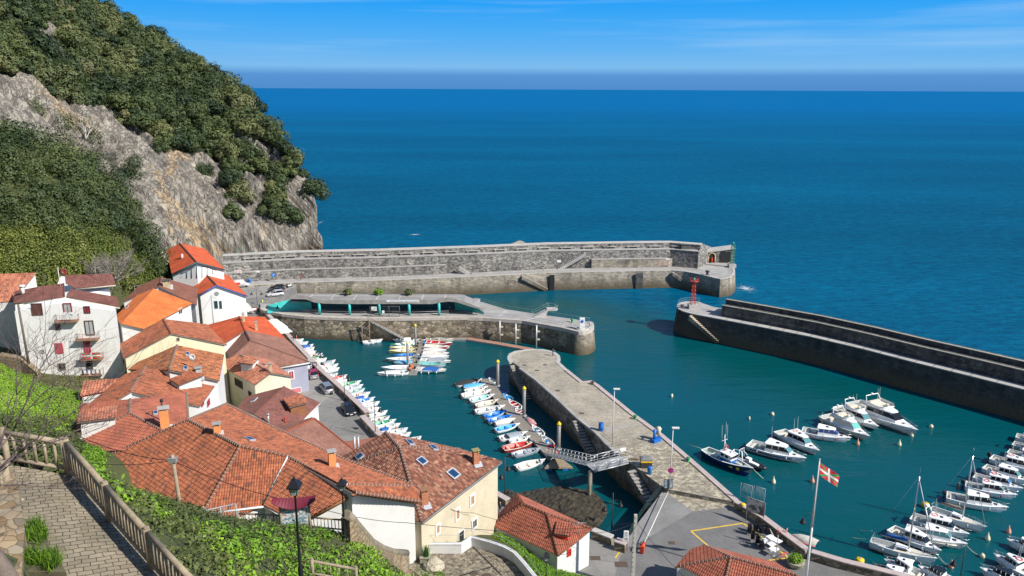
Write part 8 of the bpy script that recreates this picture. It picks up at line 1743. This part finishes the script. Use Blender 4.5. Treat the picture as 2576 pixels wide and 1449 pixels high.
# fishing boat and inflatable
def fishing():
    t,L=place('fishing_boat',KP(705,165),KP(1180,400),'blue and white wooden fishing boat with wheelhouse, life ring and tall aerials by the pier',None,1.1);B=L*.31;h=1.05
    X=hull(t,L,B,h,bnavy,bc('hull_blue',(.01,.05,.30)),gel,bc('fish_deck',(.30,.36,.34),.7),True,.5,.62,.75,14,.10)
    mb=MB();loftbox(mb,-L*.10,L*.13,B*.26,B*.24,.5,1.5,0,0,.98);mb.build('wheelhouse_base',bc('strong_blue',(.01,.16,.55)),t)
    mb=MB();loftbox(mb,-L*.10,L*.12,B*.26,B*.235,1.5,2.35,0,.15,.95);w_=mb.build('wheelhouse',gel,t)
    mb=MB()
    for y in(-.55,0,.55): mb.box((L*.117,y,1.98),(.06,.42,.4))
    for s_ in(-1,1):
        for x in(-.6,.3): mb.box((x,s_*B*.255,1.98),(.6,.05,.4))
    mb.build('wheelhouse_window',smoked,w_)
    mb=MB();mb.box((0,0,2.42),(L*.25,B*.6,.12));mb.build('wheelhouse_roof',gel,t)
    mb=MB();mb.tube((-L*.09,0,2.4),(-L*.10,0,5.2),.07,n=5);mb.tube((-L*.03,0,2.4),(-L*.10,0,4.6),.04,n=4);mb.tube((-L*.10,-.7,4.2),(-L*.10,.7,4.2),.04,n=4);mb.build('mast',gel,t)
    masts(t,[(-L*.10,-.65,4.2,2.8),(-L*.10,.65,4.2,2.6),(-L*.08,0,5.1,2.4)])
    mb=MB();mb.ring([[Vector((-L*.05+z_,math.cos(2*PI*k/14)*r,3.1+math.sin(2*PI*k/14)*r)) for k in range(14)] for r,z_ in((.28,0),(.38,.09),(.48,0),(.38,-.09),(.28,0))],0,False);mb.build('life_ring',redp,t)
    mb=MB();mb.box((L*.2,.4,.9),(1.4,.7,.7));mb.box((-L*.24,-.3,.85),(1.2,.9,.6));mb.build('deck_gear',bc('pale_gear',(.5,.55,.5),.7),t);mb=MB();mb.lathe((L*.26,-.5,.6),[(.35,0),(.38,.4),(.3,.55)],10);mb.box((L*.1,-B*.3,.8),(1.6,.35,.3));mb.build('yellow_crate',yel,t)
    mb=MB();mb.path([(L*.02,B*.25,.6),(L*.05,B*.28,3.0),(L*.2,B*.28,3.2),(L*.24,B*.25,1.0)],.09,5);mb.path([(L*.05,-B*.05,2.5),(L*.05,B*.28,3.0)],.06,5);mb.build('net_gantry',gel,t);deck(t,X,L*.34,L*.49,bc('fish_deck',(.30,.36,.34),.7),'foredeck',.05)
    a=wz(X,L*.46);mb=MB();mb.path([(L*.5,0,a[1]-.1),(L*.5+1.2,1.5,-.1)],.04,4);mb.path([(-L*.49,-.3,h),(-L*.49-4,-.6,.6)],.03,4);mb.build('mooring_rope',flat('rope_cream',(.6,.55,.42),.9,.2,3),t)
fishing()
t,L=place('inflatable_boat',KP(1010,235),KP(1310,372),'dark inflatable workboat with frame of pale gear tied behind the fishing boat',None,.6);B=L*.33;mb=MB()
pts=[(-L/2,-B*.38,.45),(0,-B*.40,.48),(L*.3,-B*.34,.55),(L*.47,-B*.1,.7),(L*.5,0,.75),(L*.47,B*.1,.7),(L*.3,B*.34,.55),(0,B*.40,.48),(-L/2,B*.38,.45)];mb.path(pts,[.2,.28,.28,.27,.26,.27,.28,.28,.2],10);mb.build('tube',bblack,t)
mb=MB();mb.poly([(-L/2+.2,-B*.36,.35),(L*.3,-B*.3,.4),(L*.46,0,.5),(L*.3,B*.3,.4),(-L/2+.2,B*.36,.35)]);mb.build('floor',bgrey,t);mb=MB();mb.box((-L*.05,0,.8),(.8,.7,.9));mb.box((L*.15,0,.6),(1.4,.6,.35));mb.build('console',gel,t);mb=MB();mb.path([(-L*.3,-.7,.5),(-L*.3,-.6,2.3),(-L*.3,.6,2.3),(-L*.3,.7,.5)],.06,5);mb.path([(-L*.3,0,2.3),(-L*.1,0,1.6)],.05,4);mb.build('gear_frame',gel,t);outboard(t,L,.5,bblack,1.4)
# bottom right berths
RG='boats moored in the bottom right of the harbour'
def sailboat(s,b,mp,mt,label,stripe=False):
    t,L=place('sailing_yacht',s,b,label,RG,1.1);L=min(L,13.);B=L*.27;h=1.05
    X=hull(t,L,B,h,gel,bc('fender_grey',(.5,.5,.5)),gel,binn,True,.55,.7,.35,14)
    deck(t,X,-L*.12,L*.495,gel2,'deck',.08);mb=MB();loftbox(mb,-L*.12,L*.16,B*.33,B*.22,h,h+.5,.1,.8,.85);mb.build('coachroof',gel,t);mb=MB()
    for s_ in(-1,1): mb.prism([(-L*.08,s_*B*.31,h+.38),(L*.07,s_*B*.255,h+.38),(L*.07,s_*B*.26-s_*.05,h+.38),(-L*.08,s_*B*.31-s_*.05,h+.38)],h+.16)
    mb.build('cabin_window',smoked,t);b_=P(*mp,h);H_=HZ(mt[0],mt[1],(b_[0],b_[1],0))-h;H_=max(7,min(H_,15));xm=L*.09
    mb=MB();mb.tube((xm,0,h),(xm,0,h+H_),.11,.08,8);mb.build('mast',chrome,t);mb=MB();mb.tube((xm,0,h+1.3),(-L*.36,0,h+1.2),.07,n=6);mb.build('boom',chrome,t)
    mb=MB();mb.path([(xm-.2,0,h+1.55),(0,0,h+1.6),(-L*.2,0,h+1.5),(-L*.35,0,h+1.35)],[.12,.22,.2,.08],8);mb.build('furled_sail',btarpb if stripe else flat('sail_tan',(.35,.27,.2),.9),t)
    mb=MB();mb.tube((L*.49,0,h+.5),(xm,0,h+H_*.96),.05 if not stripe else .07,n=5);mb.build('forestay',bgrey,t);mb=MB();mb.tube((-L*.49,0,h+.3),(xm,0,h+H_),.015,n=3)
    for s_ in(-1,1): mb.tube((xm-.1,s_*B*.45,h),(xm,s_*.6,h+H_*.6),.012,n=3);mb.tube((xm,s_*.6,h+H_*.6),(xm,0,h+H_*.97),.012,n=3)
    mb.build('rigging',steel,t);mb=MB();mb.tube((xm,-.7,h+H_*.6),(xm,.7,h+H_*.6),.03,n=4);mb.tube((xm,0,h+H_),(xm,0,h+H_+1.2),.015,n=3);mb.build('spreader',chrome,t)
    rail(t,X,L*.3,L*.46,.5);xs=np.linspace(-L*.42,L*.3,6);mb=MB()
    for s_ in(-1,1):
        q=[Vector((x,s_*(wz(X,x)[0]-.06),wz(X,x)[1])) for x in xs];mb.path([p+Vector((0,0,.5)) for p in q],.012,3)
        for p in q: mb.tube(p,p+Vector((0,0,.5)),.015,n=3)
    mb.build('lifeline',steel,t);mb=MB();mb.path([(-L*.44,-B*.3,h),(-L*.47,-B*.28,h+.9),(-L*.47,B*.28,h+.9),(-L*.44,B*.3,h)],.03,4);mb.build('stern_rail',chrome,t);mb=MB();mb.ring([[Vector((-L*.38,math.cos(2*PI*k/14)*r,h+.6+math.sin(2*PI*k/14)*r)) for k in range(14)] for r in(.40,.44)],0,False);mb.build('wheel',chrome,t)
    fenders(t,X,L,3,bc('fender_grey',(.5,.5,.5)))
sailboat(LP(1035,1080),LP(1685,1285),LP(1465,1150),LP(1570,400),'white sailing yacht with blue furled sail, nearest the parapet',True)
sailboat(LP(1640,760),LP(2185,965),LP(1945,850),LP(2055,210),'white sailing yacht with tan sail cover, farther out than the blue sailed one')
cruiser(LP(1240,950),LP(1735,1185),'white cruiser with rounded cabin top beside the nearest sailing yacht',RG,low=bnavy,ant=((0,.1),),screen=smoked)
cruiser(LP(1390,950),LP(1992,1120),'cream striped cruiser with pale green windscreen between the sailing yachts',RG,stripe=gel2,screen=tglass,ant=((0,.2),),glass_=tglass)
cruiser(LP(1450,830),LP(2015,1020),'white cruiser with white life ring and open cockpit close to the tan sailed yacht',RG,ring_=flat('ring_pink',(.7,.25,.22),.6),screen=smoked,ant=((0,.2),(0,-.2)),arch=True)
cruiser(LP(1800,620),LP(2405,755),'white fishing cruiser with a person in its cockpit and black outboards',RG,outb=True,ant=((0,.2),),screen=smoked)
cruiser(LP(1990,505),LP(2500,625),'white cruiser with red ring and red fender, just above the one with a person',RG,outb=True,ring_=flat('ring_red',(.5,.05,.05),.6),fend=bred,screen=tglass)
cruiser(LP(2080,420),LP(2560,560),'white cruiser with red ring and blue windscreen, above the red fender one',RG,outb=True,ring_=flat('ring_red',(.5,.05,.05),.6),screen=bc('blue_screen',(.08,.2,.4),.1),ant=((0,.2),(0,-.2),(0,0)))
cruiser(LP(2180,330),LP(2650,490),'white cruiser with pale green screen cut by the right edge',RG,screen=tglass,ant=((0,.1),))
cruiser(LP(2250,235),LP(2740,390),'white cruiser with pink life ring at the right edge, upper part of the row',RG,outb=True,ring_=flat('ring_pink',(.7,.25,.22),.6),ant=((0,.2),(0,-.2)))
cruiser(LP(2420,175),LP(2860,300),'white cruiser with rounded roof at the right edge near the top of the row',RG,ant=((0,.2),))
cruiser(LP(2470,95),LP(2900,215),'grey cruiser with two tall aerials topmost at the right edge',RG,hm=bgrey,ant=((0,.2),(0,-.2)),arch=True)
cruiser(LP(2500,20),LP(2960,130),'white cruiser partly hidden above the grey one at the right edge',RG,ant=((0,.2),))
cruiser(LP(1570,1420),LP(1180,1268),'white pilothouse boat with bow to the left, just below the nearest sailing yacht',RG,screen=smoked,ant=((0,.2),))
cruiser(LP(1480,1500),LP(1065,1345),'white boat with rounded bow and rail touching the parapet at the bottom',RG,ant=((0,.2),),screen=smoked)
cruiser(LP(1900,1500),LP(1520,1330),'white open cruiser at the bottom edge right of the pilothouse boat',RG,hard=False,ant=())
cruiser(LP(2680,1420),LP(2285,1215),'white sport boat with red life ring, bow pointing left near the right edge',RG,ring_=flat('ring_red',(.5,.05,.05),.6),outb=True)
cruiser(LP(2620,1520),LP(2145,1355),'long white sport boat with windscreen at the bottom right corner',RG,hard=False,ant=())
cruiser(LP(2850,1230),LP(2415,1065),'white boat bow with rail entering at the right edge above the sport boats',RG,ant=())
# buoys
def buoy(x,y,label,mat,s=.42,flat_=False):
    t=thing('mooring_buoy',label,'buoy',P(x,y,0),0,'mooring buoys');mb=MB();mb.lathe((0,0,-.15),[(.1,0),(s*.9,.1),(s,.35),(s*.8,.6),(s*.25,1.0),(.04,1.25)] if not flat_ else [(.1,0),(s,.2),(s*.9,.55),(.1,.75)],12);mb.build('float',mat,t);mb=MB();mb.ring([[Vector((math.cos(2*PI*k/8)*r,0,(1.15 if not flat_ else .62)+math.sin(2*PI*k/8)*r)) for k in range(8)] for r in(.05,.1)],0,False);mb.build('ring',steel,t)
cr_=bc('buoy_cream',(.72,.66,.45));pk=bc('buoy_pink',(.66,.33,.24))
for x,y,l,m,f in [(*DP(793,1140),'cream buoy alone above the two left cruisers',cr_,1),(*DP(1917,1228),'round cream buoy between the largest yacht and the right edge',cr_,1),(*DP(1778,1290),'cream cone buoy off the bow of the largest yacht',cr_,0),(*DP(1691,1355),'cream cone buoy left of the one off the yacht bow',cr_,0),(*DP(1396,1350),'pink cone buoy off the blue covered cruiser',pk,0),(*KP(1393,512),'cream cone buoy near the bow of the fishing boat',cr_,0),(*KP(1785,505),'pink cone buoy just left of the flag',pk,0),(*LP(2418,1015),'pink cone buoy right of the two sailing yachts',pk,0),(*LP(2208,1085),'pale cone buoy off the tan sailed yacht bow',cr_,0),(*LP(2155,1262),'round pale buoy below the pale cone buoy',cr_,1),(*LP(1840,1365),'pale cone buoy at the end of the thick mooring rope',pk,0),(*DP(630,1172),'tiny white float in open water left of the cruisers',cr_,1),(*DP(80,1014),'tiny white float off the pier',cr_,1),(1691,998,'tiny white float far from the boats',cr_,1)]: buoy(x,y,l,m,.18 if 'tiny' in l else .35,bool(f))
for x,y,l in [(*LP(920,1320),'yellow mooring float beside the parapet'),(*LP(1578,755),'yellow float behind the nearest sailing yacht mast')]:
    t=thing('yellow_float',l,'float',P(x,y,0));mb=MB();mb.lathe((0,0,0),[(.3,0),(.55,.15),(.55,.6),(.3,.75)],12);mb.build('float',yel,t);mb=MB();mb.lathe((0,0,.75),[(.2,0),(.1,.1)],8);mb.build('cap',steel,t)
def rope(a,b,label,sag=.3,r=.035):
    mb=MB();a,b=Vector(a),Vector(b);mb.path([a+(b-a)*k/8-Vector((0,0,sag*4*(k/8)*(1-k/8))) for k in range(9)],r,4);single('mooring_rope',mb,flat('rope_cream',(.6,.55,.42),.9,.2,3),label,'rope',loc=a)
rope(P(*LP(1690,1210),1.0),P(*LP(1830,1350),.2),'thick pale mooring rope from the nearest yacht bow to a buoy',.3);rope(P(*LP(1990,1130),1.0),P(*LP(2150,1245),.2),'pale mooring rope from the cream striped cruiser to a round buoy',.3);rope(P(*LP(915,985),.1),P(*LP(1050,995),.9),'thin stern rope of the nearest sailing yacht',.05,.025);rope(P(*LP(835,1060),.1),P(*LP(1030,1080),.7),'second thin stern rope of the nearest sailing yacht',.05,.025)
# ------------------------------------------------------------------ cars
def car(bx,by,ax,ay,label,paint,suv=True,L=4.5,roofm=None,z=4.0):
    """front at b, rear at a"""
    a,b=P(ax,ay,z),P(bx,by,z);c=(a+b)/2;rz=math.atan2((b-a)[1],(b-a)[0]);t=thing('parked_car',label,'car',c,rz,'cars parked by the harbour');Wd=1.84;hh=1.62 if suv else 1.42;x0,x1=-L/2,L/2
    prof=[(x0+.02,.35,.86),(x0,.62,.95),(x0+.1,.98,.96),(x0+1.0,1.02,1.0),(x1-1.25,.98,1.0),(x1-.35,.86,.96),(x1-.02,.68,.9),(x1,.4,.84)]
    mb=MB();rg=[]
    for x,z,w_ in prof: y=Wd/2*w_;rg.append([Vector((x,-y,.22)),Vector((x,-y,z*.6+.1)),Vector((x,-y*.95,z-.03)),Vector((x,-y*.8,z)),Vector((x,y*.8,z)),Vector((x,y*.95,z-.03)),Vector((x,y,z*.6+.1)),Vector((x,y,.22))])
    mb.ring(rg,0,True,True);body=mb.build('body',paint,t)
    mb=MB();mb.ring([[Vector((x0+.18 if suv else x0+.55,-.82,.98)),Vector((x1-1.15,-.82,.95)),Vector((x1-1.15,.82,.95)),Vector((x0+.18 if suv else x0+.55,.82,.98))],[Vector((x0+.5 if suv else x0+1.1,-.64,hh-.06)),Vector((x1-2.0,-.64,hh-.06)),Vector((x1-2.0,.64,hh-.06)),Vector((x0+.5 if suv else x0+1.1,.64,hh-.06))]],0,True,False);mb.build('windows',smoked,t)
    mb=MB();ra,rb=(x0+.42 if suv else x0+1.02),x1-1.95;mb.box(((ra+rb)/2,0,hh-.02),(rb-ra,1.32,.07));
    for s in(-1,1):
        for p,q in(((x1-1.15,s*.83,.96),(x1-1.98,s*.65,hh-.04)),((x0+.2 if suv else x0+.55,s*.83,.98),(ra,s*.65,hh-.04)),((-.1,s*.83,.97),(-.1,s*.66,hh-.04))): mb.tube(p,q,.045,n=4)
    mb.build('roof',roofm or paint,t)
    for sx in(x0+.85,x1-.85):
        for s in(-1,1):
            mb=MB();mb.tube((sx,s*(Wd/2-.2),.33),(sx,s*(Wd/2+.015),.33),.33,n=16);w_=mb.build('wheel',flat('tyre',(.02,.02,.02),.8),t);mb=MB();mb.tube((sx,s*(Wd/2+.016),.33),(sx,s*(Wd/2+.03),.33),.2,n=10);mb.build('rim',steel,w_)
    for s in(-1,1): mb=MB();mb.box((x1-.06,s*.66,.66),(.12,.36,.14));mb.build('headlight',flat('lamp_glass',(.6,.62,.62),.15),t);mb=MB();mb.box((x0+.03,s*.7,.8),(.1,.26,.18));mb.build('tail_light',flat('tail_red',(.4,.01,.01),.2),t);mb=MB();mb.box((x1-1.3,s*.98,1.0),(.14,.16,.12));mb.build('mirror',paint,t)
    mb=MB();mb.box((x0-.01,0,.55),(.04,.5,.12));mb.box((x1+.01,0,.42),(.04,.5,.11));mb.build('number_plate',ikw,t)
pt=lambda n,c,m=.3:flat('car_'+n,c,.25,.04,1,m,.6)
silver=pt('silver',(.42,.43,.43),.6);blk=pt('black',(.015,.017,.02));wht=pt('white',(.75,.75,.74));redc=pt('red',(.45,.02,.04))
car(*FP(835,430),*FP(870,505),'small silver car with dark red roof nearest the blue grey house',silver,True,4.0,redc)
car(*FP(940,560),*FP(1025,655),'silver estate car parked against the parapet in the middle',silver,True,4.6)
car(*FP(1240,875),*FP(1175,775),'dark blue black saloon facing the camera near the wall step',blk,False,4.5)
car(*FP(765,345),*FP(800,400),'white car half hidden behind the blue grey house',wht,True,4.0)
BP=lambda x,y:(575+.25*x,575+.25*y)
car(*BP(395,685),*BP(550,670),'white off roader at the front of the small car park',wht,True,4.4,None,CZ);car(*BP(400,640),*BP(560,640),'dark car behind the white off roader',pt('navy',(.02,.03,.05)),False,4.4,None,CZ);car(*BP(420,612),*BP(570,610),'second dark car at the back of the small car park',blk,False,4.4,None,CZ)
for i,(x,y,l,c) in enumerate([(*BP(575,600),'dark scooter parked by the car park wall',blk),(*BP(615,590),'white and red scooter parked by the car park wall',wht)]):
    t=thing('scooter',l,'scooter',P(x,y,CZ),1.2);mb=MB();mb.ring([[Vector((x_,-w_,.35)),Vector((x_,-w_,z_)),Vector((x_,w_,z_)),Vector((x_,w_,.35))] for x_,w_,z_ in((-.75,.1,.75),(-.3,.2,.8),(.1,.16,.5),(.45,.12,.5),(.6,.2,1.05))]);mb.build('body',c,t)
    for s in(-.65,.7): mb=MB();mb.tube((s,-.06,.26),(s,.06,.26),.26,n=12);mb.build('wheel',flat('tyre',(.02,.02,.02),.8),t)
    mb=MB();mb.tube((.6,-.3,1.1),(.6,.3,1.1),.03,n=4);mb.build('handlebar',black,t)
t=thing('delivery_van','small white van with a box body behind the blue trimmed house','van',P(*BP(118,590),CZ),.5);mb=MB();mb.ring([[Vector((x_,-.95,.3)),Vector((x_,-.95,z_-.1)),Vector((x_,-.85,z_)),Vector((x_,.85,z_)),Vector((x_,.95,z_-.1)),Vector((x_,.95,.3))] for x_,z_ in((-2.4,2.2),(1.0,2.2),(1.05,1.9),(1.7,1.1),(2.3,1.0))]);mb.build('body',wht,t)
mb=MB();mb.box((-.7,-.96,1.3),(1.2,.02,.7));mb.build('logo_panel',redp,t);mb=MB();mb.poly([(1.12,-.8,1.85),(1.12,.8,1.85),(1.72,.8,1.15),(1.72,-.8,1.15)][::-1]);mb.build('windscreen',smoked,t)
for s in(-1.6,1.5):
    for q in(-.9,.9): mb=MB();mb.tube((s,q*.85,.33),(s,q*1.06,.33),.33,n=12);mb.build('wheel',flat('tyre',(.02,.02,.02),.8),t)
t=thing('stored_boat','small red and white boat on a trailer by the quay head','dinghy',P(*BP(240,850),QZ),1.1);mb=MB();mb.ring([[Vector((x,math.sin(a)*w,.9-math.cos(a)*w*.55)) for a in np.linspace(-PI/2,PI/2,7)] for x,w in((-1.8,.75),(-.4,.9),(.9,.7),(1.9,.06))],0,True,True,False);mb.build('hull',[gel],t);mb=MB();mb.path([(-1.8,-.75,.9),(-.4,-.9,.9),(.9,-.7,.9),(1.9,0,.95),(.9,.7,.9),(-.4,.9,.9),(-1.8,.75,.9)],.06,5);mb.build('gunwale',redp,t);mb=MB();mb.box((0,0,.3),(3.2,.2,.15));mb.tube((-.4,-.8,.3),(-.4,.8,.3),.28,n=10);mb.build('trailer',steel,t)
# ------------------------------------------------------------------ people
skin=flat('skin',(.48,.27,.18),.6,.05)
def person(loc,rz,label,top,legs,stride=.25,arms=((.25,-.1,.0),(.25,.1,.0)),hair=(.05,.03,.02),h=1.72,fish=False):
    t=thing('person',label,'person',loc,rz);k=h/1.72
    pts={'pel':(0,0,.95,.15),'wai':(0,0,1.10,.135),'che':(0,0,1.32,.165),'nec':(0,.01,1.48,.06),'hea':(0,.02,1.56,.075),'top':(0,.02,1.66,.085),'tip':(0,.01,1.72,.05)}
    chain=['pel','wai','che','nec','hea','top','tip'];V=[];Ed=[];Rd=[];ix={}
    def add(n,x,y,z,r): ix[n]=len(V);V.append((x*k,y*k,z*k));Rd.append(r*k)
    for n in chain: add(n,*pts[n])
    for a,b in zip(chain[:-1],chain[1:]): Ed.append((ix[a],ix[b]))
    for s,nm in((-1,'l'),(1,'r')):
        st=stride*s;add(nm+'hip',s*.09,0,.88,.105);add(nm+'kne',s*.1,st*.55,.50,.065);add(nm+'ank',s*.1,st*.9-(.06 if st<0 else 0),.09,.042);add(nm+'toe',s*.11,st*.9+.15,.04,.035)
        Ed+=[(ix['pel'],ix[nm+'hip']),(ix[nm+'hip'],ix[nm+'kne']),(ix[nm+'kne'],ix[nm+'ank']),(ix[nm+'ank'],ix[nm+'toe'])]
        ax,ay,az=arms[0 if s<0 else 1];add(nm+'sho',s*.18,0,1.40,.062);add(nm+'elb',s*.24,ay*.6-st*.3,1.13+az*.4,.045);add(nm+'wri',s*.24,ay*1.2+.1-st*.5,.90+az,.032);add(nm+'han',s*.235,ay*1.2+.14-st*.5,.83+az,.034);add(nm+'fin',s*.23,ay*1.2+.17-st*.5,.77+az,.018)
        Ed+=[(ix['che'],ix[nm+'sho']),(ix[nm+'sho'],ix[nm+'elb']),(ix[nm+'elb'],ix[nm+'wri']),(ix[nm+'wri'],ix[nm+'han']),(ix[nm+'han'],ix[nm+'fin'])]
    me=bpy.data.meshes.new('body');me.from_pydata(V,Ed,[]);o=bpy.data.objects.new('body',me);C.objects.link(o);m=o.modifiers.new('s','SKIN');o.modifiers.new('u','SUBSURF').levels=1
    for i,sv in enumerate(me.skin_vertices[0].data): sv.radius=(Rd[i],Rd[i]);sv.use_root=(i==0)
    dg=bpy.context.evaluated_depsgraph_get();dg.update();m2=bpy.data.meshes.new_from_object(o.evaluated_get(dg));bpy.data.objects.remove(o);o=bpy.data.objects.new('body',m2);C.objects.link(o);o.parent=t
    m2.materials.clear();[m2.materials.append(x) for x in(top,legs,skin,black)]
    for p in m2.polygons:
        c=p.center/k;p.material_index=3 if c.z<.09 else 1 if c.z<.98 and abs(c.x)<.19 else 2 if (c.z>1.47 or (abs(c.x)>.19 and c.z<.95+arms[0][2])) else 0;p.use_smooth=True
    mb=MB();mb.lathe((0,-.01*k,1.62*k),[(.098*k,0),(.105*k,.05*k),(.08*k,.11*k),(.02,.14*k)],10);mb.build('hair',flat('hair%g'%hair[0],hair,.8),t)
    mb=MB();mb.box((0,.115*k,1.60*k),(.03,.03,.04));mb.build('nose',skin,t)
    if fish: mb=MB();mb.tube((.24,.3,1.1),(.9,3.4,2.2),.02,.006,4);mb.build('fishing_rod',black,t)
    return t
cl=lambda n,c:flat('cloth_'+n,c,.9,.1,3)
person(P(*GP(1219,260),PZ),-1.9,'person in dark clothes fishing with a rod at the pier tip',cl('dark',(.03,.035,.05)),cl('darkt',(.03,.03,.04)),.1,((.2,.25,.3),(.2,.25,.3)),fish=True)
person(P(*BP(727,522),MZ),1.2,'person in red walking on the outer mole quay',cl('red',(.35,.04,.03)),cl('darkr',(.10,.02,.02)),.3)
person(P(1367,685,MZ),-1.3,'person in bright yellow work clothes on the outer mole quay',cl('hivis',(.65,.75,.05)),cl('hivist',(.55,.62,.05)),.3)
tp_=at(offline(full,8.0),1523);person(Vector((tp_[0],tp_[1],10.93)),.3,'person in a pale jacket on the top walk, left one of the pair',cl('pale',(.35,.3,.3)),cl('darkt',(.03,.03,.04)),.2);person(Vector((tp_[0]+1.0,tp_[1]+.3,10.93)),-.3,'person in dark clothes on the top walk, right one of the pair',cl('navyc',(.03,.03,.05)),cl('darkt',(.03,.03,.04)),.1)
person(P(*BP(2226,855),IZ),.2,'person in black standing under the right end of the fish landing',cl('black',(.02,.02,.02)),cl('darkt',(.03,.03,.04)),.15,hair=(.4,.38,.35))
person(P(1258,1292,QZ),2.8,'bald person in a dark jacket walking on the lane beside the cream house',cl('navyj',(.03,.05,.08)),cl('darkt',(.03,.03,.04)),.3,hair=(.45,.27,.19))
person(P(*BP(345,772),QZ)+Vector((0,0,0)),1.5,'person in a yellow jacket by the quay head lamp',cl('hivis',(.65,.75,.05)),cl('hivist',(.55,.62,.05)),.1)
c=P(1788,643,MZ+5.0);person(Vector((P(1790,660,MZ)[0],P(1790,660,MZ)[1]+1,7.4)),.1,'person in dark blue standing at the shrine end of the outer mole',cl('navyj',(.03,.05,.08)),cl('darkt',(.03,.03,.04)),.1)
person(P(2409,1236,.9),.4,'person in dark clothes standing in the cockpit of a white fishing cruiser',cl('dark',(.03,.035,.05)),cl('darkt',(.03,.03,.04)),.1)
tp_=at(offline(full,9.6),612);person(Vector((tp_[0],tp_[1],12.5)),.2,'person in red sitting on the parapet at the village end of the mole',cl('red',(.35,.04,.03)),cl('darkr',(.10,.02,.02)),.1,h=1.2)
